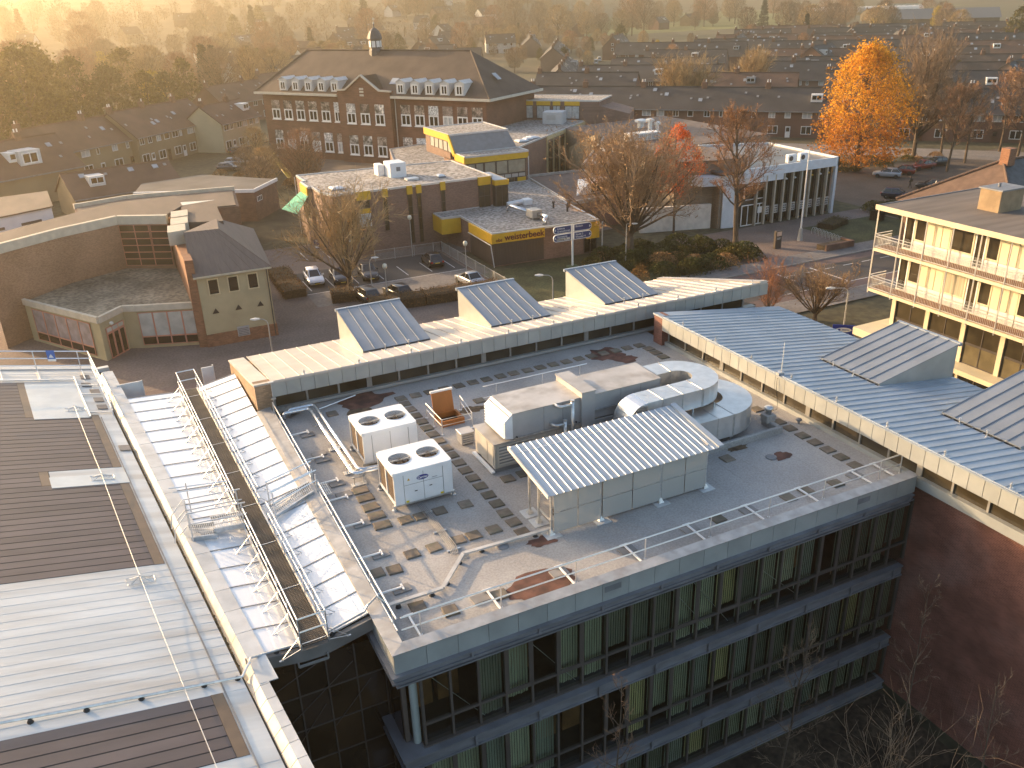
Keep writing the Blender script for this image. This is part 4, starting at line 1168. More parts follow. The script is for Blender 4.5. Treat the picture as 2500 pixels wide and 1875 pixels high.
# intake hood: chamfered end with louvre blades
hood = MB()
hood.add([(12.95, Y0, D + 1.42), (13.3, Y0, D + 1.36), (13.3, Y0, D + 2.48), (12.95, Y0, D + 2.2), (12.95, Y0 + 0.02, D + 1.42), (13.3, Y0 + 0.02, D + 1.36), (13.3, Y0 + 0.02, D + 2.48), (12.95, Y0 + 0.02, D + 2.2)], [(0, 1, 2, 3), (7, 6, 5, 4), (0, 3, 7, 4), (3, 2, 6, 7)])
hood.add([(12.95, Y1 - 0.02, D + 1.42), (13.3, Y1 - 0.02, D + 1.36), (13.3, Y1 - 0.02, D + 2.48), (12.95, Y1 - 0.02, D + 2.2), (12.95, Y1, D + 1.42), (13.3, Y1, D + 1.36), (13.3, Y1, D + 2.48), (12.95, Y1, D + 2.2)], [(0, 1, 2, 3), (7, 6, 5, 4), (0, 3, 7, 4), (3, 2, 6, 7)])
hood.slab([(12.93, Y0 - 0.02, D + 2.2), (13.3, Y0 - 0.02, D + 2.5), (13.3, Y1 + 0.02, D + 2.5), (12.93, Y1 + 0.02, D + 2.2)], 0.03)
obj('intake_hood', hood, white_m, T, W=True)
for k in range(6):
    z = D + 1.46 + k * 0.13
    bl = MB(); bl.slab([(12.90, Y0 + 0.03, z), (13.08, Y0 + 0.03, z + 0.06), (13.08, Y1 - 0.03, z + 0.06), (12.90, Y1 - 0.03, z)], 0.015)
    obj('louvre_blade', bl, white_m, T, W=True)
obj('hood_back', MB().box(13.14, Y0 + 0.02, D + 1.38, 13.2, Y1 - 0.02, D + 2.4), zinc_dark, T, W=True)
# collar
obj('collar', MB().prism([(16.42, Y0 - 0.14), (17.05, Y0 - 0.14), (17.05, Y1 + 0.14), (16.42, Y1 + 0.14)], D + 0.15, D + 2.72), grey_panel, T, W=True)
obj('collar_cap', MB().box(16.38, Y0 - 0.18, D + 2.72, 17.09, Y1 + 0.18, D + 2.76), stain_top, T, W=True)
# louvre in the lower casing, front
obj('louvre_recess', MB().box(12.62, Y0 - 0.02, D + 0.3, 14.25, Y0 + 0.0, D + 1.2), zinc_dark, T, W=True)
obj('louvre_frame', MB().box(12.55, Y0 - 0.05, D + 0.24, 12.64, Y0 + 0.0, D + 1.24).box(14.2, Y0 - 0.05, D + 0.24, 14.29, Y0 + 0.0, D + 1.24).box(12.64, Y0 - 0.05, D + 1.17, 14.2, Y0, D + 1.24).box(12.64, Y0 - 0.05, D + 0.24, 14.2, Y0, D + 0.3).box(13.4, Y0 - 0.055, D + 0.3, 13.45, Y0 - 0.03, D + 1.17), sand_panel, T, W=True)
for k in range(6):
    z = D + 0.33 + k * 0.14
    bl = MB(); bl.slab([(12.64, Y0 - 0.05, z), (14.2, Y0 - 0.05, z), (14.2, Y0 - 0.005, z + 0.09), (12.64, Y0 - 0.005, z + 0.09)], 0.012)
    obj('louvre_blade', bl, sand_panel, T, W=True)
for x in (14.72, 15.6, 18.4, 19.4):
    obj('panel_seam', MB().box(x - 0.008, Y0 - 0.006, D + 1.4, x + 0.008, Y0 + 0.0, D + 2.45), zinc_dark, T, W=True)
for x in (15.3, 16.0, 18.2):
    obj('panel_seam', MB().box(x - 0.008, Y0 + 0.0 - 0.005, D + 0.24, x + 0.008, Y0 + 0.02, D + 1.26), zinc_dark, T, W=True)
obj('deck_rail', MB().bar((13.35, Y0 - 0.05, D + 1.39), (16.3, Y0 - 0.05, D + 1.39), 0.05, 0.06).bar((17.1, Y0 - 0.05, D + 1.75), (18.3, Y0 - 0.05, D + 1.75), 0.06, 0.08), galv, T, W=True)
for x in (13.45, 16.2):
    obj('lifting_eye', MB().lathe([(0.03, 0), (0.03, 0.06)], 10), black_m, T, loc=(x, Y0 - 0.03, D + 1.44), rot=(pi / 2, 0, 0), W=True)
obj('end_door', MB().box(12.43, Y0 + 0.1, D + 0.3, 12.45, Y0 + 0.6, D + 1.2).box(12.43, Y0 + 0.66, D + 0.3, 12.45, Y1 - 0.1, D + 1.2), sand_panel, T, W=True)
obj('drip_tray', MB().box(12.28, Y0 - 0.05, D + 0.05, 12.43, Y1, D + 0.13), white_m, T, W=True)
# vent pipes at the front of the unit
for x, zt_, xe in ((15.9, D + 2.55, 15.2), (15.55, D + 1.75, 15.0)):
    pl = [(x, Y0 - 0.28, D + 0.1), (x, Y0 - 0.28, zt_)]
    obj('flue', MB().tube(pl, 0.075, 10), galv, T, W=True, smooth=True)
    obj('flue_elbow', MB().tube(bend([(xe, Y0 + 0.05, zt_ - 0.1), (xe + 0.12, Y0 - 0.28, zt_ - 0.14), (x, Y0 - 0.28, zt_ - 0.14)], 0.15), 0.065, 10), galv, T, W=True, smooth=True)
    obj('flue_cap', MB().lathe([(0.09, 0), (0.09, 0.06)], 10, (x, Y0 - 0.28, zt_)), galv, T, W=True)

# ---------------------------------------------------------------- rectangular ducts with half-round bends
def rect_duct(T, path, wv, z0, z1, name='duct_section'):
    """sweep a rectangle (width wv, z0..z1) along a horizontal path, one object per straight or bend, cross-broken sheets"""
    for seg in path:
        g = MB()
        loops = []
        for i, (x, y) in enumerate(seg):
            a = seg[max(0, i - 1)]; b = seg[min(len(seg) - 1, i + 1)]
            t = Vector((b[0] - a[0], b[1] - a[1], 0)).normalized()
            nn = Vector((-t.y, t.x, 0)) * wv / 2
            p = Vector((x, y, 0))
            l, r = p + nn, p - nn
            loops.append([(r.x, r.y, z0), (l.x, l.y, z0), (l.x, l.y, z1), (r.x, r.y, z1)])
        g.loft(loops)
        obj(name, g, duct_m, T, W=True)
        # flange at the start
        f = [Vector(p) for p in loops[0]]
        c = sum(f, Vector()) / 4
        t = Vector((seg[1][0] - seg[0][0], seg[1][1] - seg[0][1], 0)).normalized()
        fl = MB().loft([[tuple(c + (p - c) * 1.03 - t * 0.02) for p in f], [tuple(c + (p - c) * 1.03 + t * 0.02) for p in f]])
        obj('flange', fl, galv, T, W=True)
def arc(cx, cy, r, a0, a1, n=14): return [(cx + r * cos(radians(a0 + (a1 - a0) * k / n)), cy + r * sin(radians(a0 + (a1 - a0) * k / n))) for k in range(n + 1)]
T = thing('supply_duct', 'shiny sheet metal duct making a U turn and bending down beside the shelter roof', 'duct', (21.5, 28, D))
zc0, zc1 = D + 1.66, D + 2.46
rect_duct(T, [[(20.42, 29.02), (21.3, 29.02)], arc(21.3, 27.92, 1.10, 90, -90), [(21.3, 26.82), (20.3, 26.82)], [(20.3, 26.82), (19.3, 26.82)], [(19.3, 26.82), (18.55, 26.82)]], 1.10, zc0, zc1)
obj('transition', MB().loft([[(20.40, Y0, D + 1.4), (20.40, Y1, D + 1.4), (20.40, Y1, D + 2.46), (20.40, Y0, D + 2.46)], [(20.5, 28.47, zc0), (20.5, 29.57, zc0), (20.5, 29.57, zc1), (20.5, 28.47, zc1)]]), duct_m, T, W=True)
# down-turned elbow at the left end
loops = []
for k in range(9):
    t = radians(90 * k / 8)
    ci, co = 0.15, 0.95
    cz = zc0 - 0.15
    i_ = (18.55 - ci * sin(t), cz + ci * cos(t)); o_ = (18.55 - co * sin(t), cz + co * cos(t))
    loops.append([(i_[0], 26.27, i_[1]), (i_[0], 27.37, i_[1]), (o_[0], 27.37, o_[1]), (o_[0], 26.27, o_[1])])
loops.append([(18.40, 26.27, D + 0.3), (18.40, 27.37, D + 0.3), (17.60, 27.37, D + 0.3), (17.60, 26.27, D + 0.3)])
el = MB().loft(loops)
obj('elbow', el, M('duct_bright', (0.70, 0.71, 0.72), rough=0.25, metal=0.85, var=0.05), T, W=True, smooth=False)
for x in (19.0, 20.9, 22.0):
    obj('hanger', MB().bar((x, 26.35, D), (x, 26.35, zc0), 0.05).bar((x, 27.3, D), (x, 27.3, zc0), 0.05), galv, T, W=True)
xb = MB()
for xa, xc in ((18.6, 19.3), (19.32, 20.28), (20.32, 21.28)):
    for (pa, pb) in (((xa, 26.28), (xc, 27.36)), ((xa, 27.36), (xc, 26.28))):
        xb.bar((pa[0], pa[1], zc1 + 0.001), (pb[0], pb[1], zc1 + 0.001), 0.012, 0.008)
obj('crease', xb, duct_m, T, W=True)
T = thing('return_duct', 'larger low sheet metal duct with rounded end under the upper duct', 'duct', (22.5, 26.5, D))
zl0, zl1 = D + 0.42, D + 1.42
rect_duct(T, [[(20.36, 28.95), (22.3, 28.95)], arc(22.3, 27.48, 1.47, 90, -90, 16), [(22.3, 26.01), (21.5, 26.01)], [(21.5, 26.01), (20.5, 26.01)], [(20.5, 26.01), (19.5, 26.01)], [(19.5, 26.01), (18.9, 26.01)]], 1.25, zl0, zl1)
for x in (19.5, 20.9, 22.3):
    obj('leg', MB().bar((x, 25.5, D), (x, 25.5, zl0), 0.05).bar((x, 26.5, D), (x, 26.5, zl0), 0.05).bar((x, 25.4, zl0 - 0.03), (x, 26.6, zl0 - 0.03), 0.05), galv, T, W=True)
# duct curb (raised membrane plinth) and cowl
single('membrane_plinth', MB().bbox(20.2, 25.16, D, 24.9, 25.34, D + 0.3, 0.03).bbox(24.66, 25.35, D, 24.9, 26.3, D + 0.3, 0.03), deck_m, 'low membrane covered curb in front of the duct end', 'plinth')
T = thing('vent_cowl', 'small pale mushroom vent cowl on a square plinth beside the duct end', 'roof vent', (24.75, 26.0, D))
obj('plinth', MB().bbox(24.5, 25.75, D + 0.28, 25.0, 26.2, D + 0.62, 0.03), deck_m, T, W=True)
obj('cowl', MB().lathe([(0.13, 0.6), (0.13, 0.82), (0.20, 0.84), (0.22, 0.92), (0.14, 0.98), (0.05, 1.0)], 14, (24.75, 25.98, D)), galv, T, W=True, smooth=True)
single('drain_vent', MB().lathe([(0.06, 0), (0.06, 0.12), (0.14, 0.14), (0.14, 0.2), (0.06, 0.24)], 10, (26.15, 25.55, D)), zinc_dark, 'small dark drain vent near the right clerestory windows', 'roof vent')

# ---------------------------------------------------------------- mesh walled shelter with profiled roof
T = thing('equipment_shelter', 'open steel shelter with ribbed metal roof and pale mesh walls', 'shelter', (15.7, 24.5, D))
SX0, SX1, SY0, SY1 = 12.35, 19.15, 23.1, 25.75
zf, zb_ = D + 1.80, D + 2.18
posts = [(12.37, 23.14), (14.4, 23.1), (17.0, 23.06), (19.12, 23.1), (12.35, 24.05), (12.33, 24.75), (19.12, 25.6), (16.2, 25.6), (14.2, 25.6)]
pmesh = MB().bar((0, 0, 0.05), (0, 0, 1.78), 0.07).mesh('post', galv)
fmesh = MB().box(-0.3, -0.3, 0, 0.3, 0.3, 0.025).mesh('base_plate', M('base_pad', (0.55, 0.56, 0.56), rough=0.5, metal=0.2, var=0.08))
pyr = MB().lathe([(0.17, 0.02), (0.15, 0.05), (0.06, 0.2)], 4).mesh('post_shoe', galv)
for x, y in posts:
    obj('post', pmesh, parent=T, loc=(x, y, D), W=True, scale=(1, 1, 1 + max(0, (y - 23.2)) * 0.075))
    obj('base_plate', fmesh, parent=T, loc=(x, y, D), W=True, rot=(0, 0, 0.0))
    obj('post_shoe', pyr, parent=T, loc=(x, y, D), W=True, rot=(0, 0, pi / 4))
# ribbed roof: one sheet per rib pitch
n = 26
pit = (19.5 - 12.15) / n
yF, yB = 22.86, 26.05
zF, zB = zf - 0.02, zb_ + 0.06
g = MB()
prof = [(0, 0), (0.03, 0), (0.05, 0.026), (0.075, 0.026), (0.095, 0), (pit, 0)]
vs = []
for y, z in ((yF, zF), (yB, zB)):
    vs += [(x, y, z + h) for x, h in prof]
k = len(prof)
g.add(vs, [(i, i + 1, k + i + 1, k + i) for i in range(k - 1)])
vs2 = [(x, y, z - 0.006) for x, y, z in vs]
g.add(vs2, [(k + i, k + i + 1, i + 1, i) for i in range(k - 1)])
shm = g.mesh('roof_sheet', M('shelter_roof', (0.40, 0.44, 0.48), rough=0.42, metal=0.35, var=0.05, rnd=0.02))
for i in range(n):
    obj('roof_sheet', shm, parent=T, loc=(12.15 + i * pit, 0, 0), W=True)
obj('verge_trim', MB().add([(12.10, yF, zF - 0.1), (12.10, yB, zB - 0.1), (12.10, yB, zB + 0.05), (12.10, yF, zF + 0.05), (12.15, yF, zF - 0.1), (12.15, yB, zB - 0.1), (12.15, yB, zB + 0.05), (12.15, yF, zF + 0.05)], [(0, 3, 2, 1), (4, 5, 6, 7), (0, 1, 5, 4), (1, 2, 6, 5), (2, 3, 7, 6), (3, 0, 4, 7)]), M('verge_cream', (0.62, 0.60, 0.55), rough=0.5), T, W=True)
obj('verge_trim', MB().slab([(19.48, yF, zF + 0.07), (19.72, yF, zF + 0.07), (19.72, yB, zB + 0.07), (19.48, yB, zB + 0.07)], 0.08), MATS['shelter_roof'], T, W=True)
obj('beam', MB().bar((12.3, 23.1, zf - 0.08), (19.2, 23.1, zf - 0.08), 0.06, 0.1), galv, T, W=True)
obj('beam', MB().bar((12.3, 25.6, zb_ - 0.05), (19.2, 25.6, zb_ - 0.05), 0.06, 0.1), galv, T, W=True)
mesh_m = bpy.data.materials.new('fine_mesh'); mesh_m.use_nodes = True
_n = mesh_m.node_tree; _b = _n.nodes['Principled BSDF']; _b.inputs['Base Color'].default_value = (0.50, 0.49, 0.46, 1); _b.inputs['Roughness'].default_value = 0.6; _b.inputs['Metallic'].default_value = 0.2
_t = _n.nodes.new('ShaderNodeBsdfTransparent'); _x = _n.nodes.new('ShaderNodeMixShader'); _x.inputs[0].default_value = 0.72
_n.links.new(_t.outputs[0], _x.inputs[1]); _n.links.new(_b.outputs[0], _x.inputs[2]); _n.links.new(_x.outputs[0], _n.nodes['Material Output'].inputs[0])
panels = [(12.42, 13.38), (13.42, 14.36), (14.44, 15.7), (15.74, 16.96), (17.04, 18.06), (18.1, 19.08)]
for a, b in panels:
    for z0, z1 in ((D + 0.12, D + 0.92), (D + 0.96, zf - 0.1)):
        obj('mesh_panel', MB().box(a, 23.02, z0, b, 23.03, z1), mesh_m, T, W=True)
    obj('panel_frame', MB().bar((a, 23.05, D + 0.94), (b, 23.05, D + 0.94), 0.03).bar((a, 23.05, D + 0.11), (b, 23.05, D + 0.11), 0.03).bar((b, 23.05, D + 0.11), (b, 23.05, zf - 0.1), 0.03), galv, T, W=True)
for y0, y1 in ((23.15, 24.35), (24.38, 25.58)):
    obj('mesh_panel', MB().box(19.17, y0, D + 0.12, 19.18, y1, zf + 0.1), mesh_m, T, W=True)
for i in range(7):
    x = 12.75 + i * 0.42
    obj('stored_panel', MB().box(x, 23.55 + (i % 3) * 0.12, D + 0.5, x + 0.22, 23.6 + (i % 3) * 0.12, D + 1.4), sand_panel, T, W=True)
obj('inner_unit', MB().bbox(14.0, 24.1, D + 0.1, 18.6, 25.4, D + 1.2, 0.04), M('inner_unit', (0.33, 0.32, 0.31), rough=0.6, var=0.1), T, W=True)
obj('side_brace', MB().bar((12.33, 24.05, D + 0.62), (12.33, 23.14, D + 0.62), 0.05).bar((12.36, 24.05, D + 1.2), (12.9, 24.05, D + 1.2), 0.04), galv, T, W=True)

# ---------------------------------------------------------------- roof hatch
T = thing('roof_hatch', 'open roof hatch with orange plywood lid and low guard rails', 'roof hatch', (12.6, 33.3, D))
obj('frame', MB().box(12.1, 32.9, D, 13.2, 33.0, D + 0.28).box(12.1, 33.8, D, 13.2, 33.9, D + 0.28).box(12.1, 33.0, D, 12.2, 33.8, D + 0.28).box(13.1, 33.0, D, 13.2, 33.8, D + 0.28), wood_or, T, W=True)
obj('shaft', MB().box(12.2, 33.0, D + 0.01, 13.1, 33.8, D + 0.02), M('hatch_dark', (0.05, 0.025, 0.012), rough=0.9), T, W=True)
lid = MB(); lid.slab([(12.12, 33.92, D + 0.25), (13.12, 33.92, D + 0.25), (13.12, 34.15, D + 1.22), (12.12, 34.15, D + 1.22)], 0.05)
obj('lid', lid, wood_or, T, W=True)
obj('lid_edge', MB().box(12.08, 34.12, D + 1.2, 13.16, 34.24, D + 1.28), white_p, T, W=True)
g = MB()
for pts in ([(11.85, 34.2, D + 0.75), (11.85, 32.25, D + 0.75), (13.3, 32.25, D + 0.75), (13.55, 34.2, D + 0.75)], [(11.85, 34.2, D + 0.45), (11.85, 32.25, D + 0.45), (13.3, 32.25, D + 0.45), (13.55, 34.2, D + 0.45)]):
    g.tube(pts, 0.02, 6)
obj('guard_rail', g, alu, T, W=True)
for x, y in ((11.85, 34.2), (11.85, 33.2), (11.85, 32.25), (13.3, 32.25), (13.55, 34.2)):
    obj('guard_post', MB().tube([(x, y, D), (x, y, D + 0.78)], 0.022, 6).lathe([(0.07, 0), (0.07, 0.03)], 8, (x, y, D)), alu, T, W=True)
T = thing('louvred_vent', 'small grey louvred vent box beside the open hatch', 'roof vent', (12.45, 31.2, D))
for k in range(5):
    obj('slat', MB().prism([(12.18 + 0.0, 30.85), (12.78, 30.85), (12.78, 31.4), (12.18, 31.4)], D + 0.08 + k * 0.1, D + 0.14 + k * 0.1), grey_panel, T, W=True)
obj('core', MB().box(12.24, 30.9, D, 12.72, 31.35, D + 0.52), zinc_dark, T, W=True)
obj('cap', MB().bbox(12.15, 30.82, D + 0.54, 12.81, 31.43, D + 0.6, 0.02), stain_top, T, W=True)

# ---------------------------------------------------------------- cable tray and conduits
T = thing('cable_tray', 'bent galvanised cable tray on small feet crossing the front left of the roof', 'cable tray', (7, 22, D))
pl = [(5.75, 21.85, D + 0.22), (7.7, 21.95, D + 0.14), (9.05, 23.4, D + 0.14), (12.5, 23.3, D + 0.14)]
for a, b in zip(pl[:-1], pl[1:]):
    obj('tray', MB().bar(a, b, 0.14, 0.07), M('tray_pale', (0.52, 0.50, 0.47), rough=0.5, metal=0.3, var=0.15), T, W=True)
for a, b in zip(pl[:-1], pl[1:]):
    for t in (0.2, 0.8):
        p = Vector(a).lerp(Vector(b), t)
        obj('foot', MB().lathe([(0.1, 0), (0.05, p.z - D - 0.03)], 8, (p.x, p.y, D)), black_m, T, W=True)
T = thing('conduit_bundle', 'bundle of thin conduits leading from the condenser to the cable tray', 'conduit', (8.95, 25, D))
for k in range(5):
    x = 8.78 + k * 0.06
    obj('conduit', MB().tube(bend([(x, 27.3, D + 0.1), (x + 0.02, 24.0, D + 0.1), (x - 0.1, 23.55, D + 0.1)], 0.1), 0.013, 6), zinc_dark, T, W=True)
for y in (26.6, 25.2, 23.9):
    obj('strut', MB().box(8.65, y - 0.04, D, 9.15, y + 0.04, D + 0.06), galv, T, W=True)

# ---------------------------------------------------------------- paving slabs
def slab_mesh(w, d, sd):
    r = random.Random(sd)
    b = 0.02
    g = MB()
    z = 0.06
    j = lambda: r.uniform(-0.012, 0.012)
    lo = [(-w / 2 + j(), -d / 2 + j()), (w / 2 + j(), -d / 2 + j()), (w / 2 + j(), d / 2 + j()), (-w / 2 + j(), d / 2 + j())]
    vs = [(x, y, 0) for x, y in lo] + [(x, y, z - b) for x, y in lo] + [(x * (1 - 2 * b / w), y * (1 - 2 * b / d), z) for x, y in lo]
    g.add(vs, [(8, 9, 10, 11)] + [(k, (k + 1) % 4, 4 + (k + 1) % 4, 4 + k) for k in range(4)] + [(4 + k, 4 + (k + 1) % 4, 8 + (k + 1) % 4, 8 + k) for k in range(4)])
    return g.mesh('concrete_paver', paver_m)
SLAB = [slab_mesh(0.5, 0.5, q) for q in range(5)]
rs = random.Random(3)
def slab(x, y, label, group, sx=1.0):
    o = obj('concrete_paver', rs.choice(SLAB), loc=(x + rs.uniform(-.02, .02), y + rs.uniform(-.02, .02), D), rot=(0, 0, rs.uniform(-0.05, 0.05)), scale=(sx, 1, 1))
    tag(o, label, 'paving slab', group)
gA = 'slabs in the walking row before the far window strip'
for k in range(19):
    slab(11.5 + k * 0.7655, 36.8, 'square concrete slab in the walking row below the beige wing windows', gA)
gB = 'slabs in the walking column beside the condensers'
for k in range(18):
    slab(11.5, 36.12 - k * 0.727, 'square concrete slab in the column between condensers and air handling unit', gB)
gC = 'slabs in the walking column along the right wing'
for k in range(2):
    slab(25.45, 36.15 - k * 0.69, 'square concrete slab in the column along the right wing windows', gC)
for y in (35.5, 34.8, 27.5, 26.75, 26.0, 25.3, 24.55, 23.8, 23.05, 22.33, 21.55):
    slab(25.44, y, 'square concrete slab in the column along the right wing windows', gC)
gD = 'slabs between the condenser and the front railing'
for x in (7.54, 8.33, 9.27, 9.9, 10.66):
    slab(x, 24.38, 'square concrete slab in the short row before the badged condenser', gD)
gE = 'slabs left of the condensers'
for y in (29.43, 28.76, 28.05, 27.33, 26.6):
    slab(7.2, y, 'square concrete slab in the sunlit column left of the badged condenser', gE, 1.25)
for x, y, lb in ((8.05, 26.52, 'sunlit concrete slab at the badged condenser left foot'), (8.65, 26.5, 'concrete slab under the middle front of the badged condenser'), (9.42, 26.5, 'concrete slab right of the conduits before the badged condenser'),
                 (10.45, 26.46, 'lone concrete slab right of the badged condenser'), (6.67, 23.83, 'lone concrete slab below the tray bend near left railing'), (6.67, 21.57, 'concrete slab in the near left roof corner'), (7.54, 20.93, 'concrete slab behind the first front railing bay'),
                 (9.25, 20.89, 'concrete slab left of the rust red puddle bed'), (12.69, 27.4, 'concrete slab below the big louvre, left one'), (13.42, 27.47, 'concrete slab below the big louvre, right one'), (14.74, 34.68, 'grey slab behind the air handling unit hood'),
                 (8.11, 36.78, 'mossy slab near the pipes before the rust stain'), (18.2, 21.1, 'dark slab behind the front railing, middle of the roof'), (21.4, 20.96, 'slab leaning at the front railing, left of two'), (22.35, 21.05, 'slab leaning at the front railing, right of two'),
                 (23.73, 20.91, 'dark slab at the right end of the front railing'), (21.34, 24.47, 'round marked slab before the duct curb'), (6.1, 23.9, 'slab under the left railing base')):
    slab(x, y, lb, 'single slabs on the office roof')
# grey ballast pads under the railing arms
padm = MB().box(-0.3, -0.2, 0, 0.3, 0.2, 0.06).mesh('ballast_pad', M('ballast_pad', (0.22, 0.21, 0.20), rough=0.85, var=0.15, rnd=0.1))
for y in (22.68, 24.87, 27.06, 29.4, 30.35, 32.6, 33.2, 35.2):
    tag(obj('ballast_pad', padm, loc=(6.53, y, D), rot=(0, 0, 0.02)), 'grey ballast pad under an arm of the left railing', 'ballast pad', 'ballast pads at the left railing')
for x in (8.62, 11.5, 14.2, 16.86, 19.5, 24.8):
    tag(obj('ballast_pad', padm, loc=(x, 21.0, D), rot=(0, 0, 0.02)), 'grey ballast pad under an arm of the front railing', 'ballast pad', 'ballast pads at the front railing')
# debris
T = thing('plastic_heap', 'crumpled pale plastic heap in the far left roof corner', 'debris', (6.5, 38.0, D))
g = MB()
r = random.Random(5)
for k in range(26):
    x, y = 6.55 + r.gauss(0, 0.22), 37.8 + r.gauss(0, 0.12)
    q = r.uniform(0.1, 0.25)
    z = D + r.uniform(0.02, 0.3)
    g.add([(x - q, y - q, z), (x + q, y - q * 0.6, z + r.uniform(0, 0.12)), (x + q * 0.7, y + q, z + r.uniform(0, 0.1)), (x - q, y + q * 0.8, z - r.uniform(0, 0.08))], [(0, 1, 2), (0, 2, 3)])
obj('sheet', g, M('crumpled_plastic', (0.30, 0.28, 0.24), rough=0.5, var=0.2), T, W=True)
for x, y, lb in ((22.98, 23.71, 'round roof drain in a dark stain right of the shelter'), (10.5, 23.32, 'small round roof drain by the cable tray')):
    single('roof_drain', MB().lathe([(0.24, 0), (0.22, 0.05), (0.08, 0.09)], 12, (x, y, D)), zinc_dark, lb, 'roof drain')
# antenna on the right wing, mast on the pier
T = thing('antenna', 'thin whip antenna with trailing cable on the right wing edge', 'antenna', (26.45, 27.2, 11.97))
obj('mast', MB().tube([(26.45, 27.2, 11.5), (26.45, 27.2, 12.5)], 0.03, 7).tube([(26.45, 27.2, 12.5), (26.45, 27.2, 13.5)], 0.018, 6), M('antenna_white', (0.6, 0.6, 0.6), rough=0.4), T, W=True)
obj('bracket', MB().box(26.2, 27.1, 11.98, 26.52, 27.3, 12.1).bar((26.45, 27.2, 12.2), (26.3, 27.2, 12.2), 0.03), galv, T, W=True)
obj('cable', MB().tube([(26.45, 27.2, 11.9), (26.22, 27.2, 11.8), (26.2, 27.15, 11.2), (26.3, 27.1, 10.7), (26.2, 27.0, D + 0.05), (25.7, 26.95, D + 0.03), (25.2, 26.7, D + 0.03), (25.0, 26.5, D + 0.05)], 0.012, 5), black_m, T, W=True)
T = thing('lightning_rod', 'thin lightning rod standing on the roof before the beige pier', 'lightning rod', (5.72, 37.95, D))
obj('rod', MB().tube([(5.72, 37.95, D), (5.72, 37.95, D + 1.75)], 0.018, 6), galv, T, W=True)
obj('clamp', MB().box(5.62, 37.9, D + 0.85, 5.84, 38.0, D + 0.93), galv, T, W=True)
obj('clamp', MB().box(5.6, 37.88, D + 1.7, 5.84, 38.02, D + 1.74), galv, T, W=True)
single('roof_pipe_stub', MB().tube([(7.5, 37.3, D + 0.15), (9.6, 38.0, D + 0.15)], 0.03, 7), alu, 'thin pale pipe lying near the far pipes', 'pipe')
# ================================================================ middle distance buildings
frame_w = M('frame_white', (0.72, 0.71, 0.68), rough=0.5, var=0.05)
frame_d = M('frame_dark', (0.06, 0.05, 0.045), rough=0.5, var=0.1)
frame_r = M('frame_salmon', (0.50, 0.22, 0.15), rough=0.5, var=0.05)
curtain_w = M('net_curtain', (0.42, 0.44, 0.44), rough=0.35, var=0.2, scale=2, spec=0.6)
_win = {}
def win(T, x, y, z, rz, w, h, cols=1, rows=1, fm=None, gm=None, fw=0.07, name='window', transom=None):
    """window with frame bars and panes as sub-parts; x,y,z = lower left corner seen from outside (local to T); local -y is outwards"""
    fm, gm = fm or frame_w, gm or glass_dark
    key = (round(w, 2), round(h, 2), cols, rows, fm.name, gm.name, fw)
    if key not in _win:
        f = MB()
        f.box(0, -0.04, 0, fw, 0.03, h); f.box(w - fw, -0.04, 0, w, 0.03, h)
        f.box(fw, -0.04, 0, w - fw, 0.03, fw); f.box(fw, -0.04, h - fw, w - fw, 0.03, h)
        for c in range(1, cols):
            f.box(w * c / cols - fw * 0.45, -0.03, fw, w * c / cols + fw * 0.45, 0.03, h - fw)
        for r_ in range(1, rows):
            f.box(fw, -0.028, h * r_ / rows - fw * 0.4, w - fw, 0.028, h * r_ / rows + fw * 0.4)
        _win[key] = (f.mesh(name, fm), MB().box(fw * 0.5, 0.0, fw * 0.5, w - fw * 0.5, 0.02, h - fw * 0.5).mesh('pane', gm))
    o = obj(name, _win[key][0], parent=T, loc=(x, y, z), rot=(0, 0, rz))
    obj('pane', _win[key][1], parent=o)
    return o
def wworld(T, p): return (p[0] - T['ox'], p[1] - T['oy'], p[2] - T['oz'])

# ---------------------------------------------------------------- community centre (left)
plaster_y = M('plaster_pale_yellow', (0.42, 0.35, 0.21), rough=0.85, var=0.1, scale=0.5)
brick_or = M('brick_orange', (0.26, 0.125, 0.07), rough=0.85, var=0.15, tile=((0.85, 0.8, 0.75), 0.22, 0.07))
bit_brown = M('bitumen_brown', (0.11, 0.085, 0.068), rough=0.8, var=0.25, scale=0.4, stretch=(1, 0.3, 1))
T = thing('community_centre', 'angular brick community centre with pale yellow block and salmon window frames', 'building', (6.8, 77.3, 0))
o_ = lambda *p: wworld(T, p)
obj('block_wall', MB().prism([(6.8, 77.25), (12.9, 77.2), (14.2, 92), (8, 93)], 1.15, 6.5), plaster_y, T, W=True)
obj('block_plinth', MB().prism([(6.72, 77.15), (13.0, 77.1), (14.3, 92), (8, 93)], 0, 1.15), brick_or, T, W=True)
g = MB()
E1, E2, E3, E4 = (6.5, 76.9, 6.55), (13.2, 76.85, 6.55), (14.6, 92.3, 6.55), (7.6, 92.3, 6.55)
A1, A2, A3 = (6.9, 82.5, 9.3), (9.9, 82.2, 9.3), (10.6, 88.0, 9.0)
g.add([E1, E2, E3, E4, A1, A2, A3], [(0, 1, 5, 4), (1, 2, 6, 5), (2, 3, 6), (0, 4, 3), (4, 5, 6), (3, 4, 6), (0, 3, 2, 1)])
obj('hip_roof', g, M('zinc_brown_grey', (0.135, 0.105, 0.088), rough=0.7, var=0.1, stretch=(4, 0.2, 1), scale=1.5, metal=0.1), T, W=True)
for k in range(9):
    t = k / 8
    obj('roof_seam', MB().bar(Vector(E1).lerp(Vector(E2), t) + Vector((0, 0, 0.02)), Vector(A1).lerp(Vector(A2), min(1, t * 1.0)) + Vector((0, 0, 0.02)), 0.04, 0.03), MATS['zinc_brown_grey'], T, W=True)
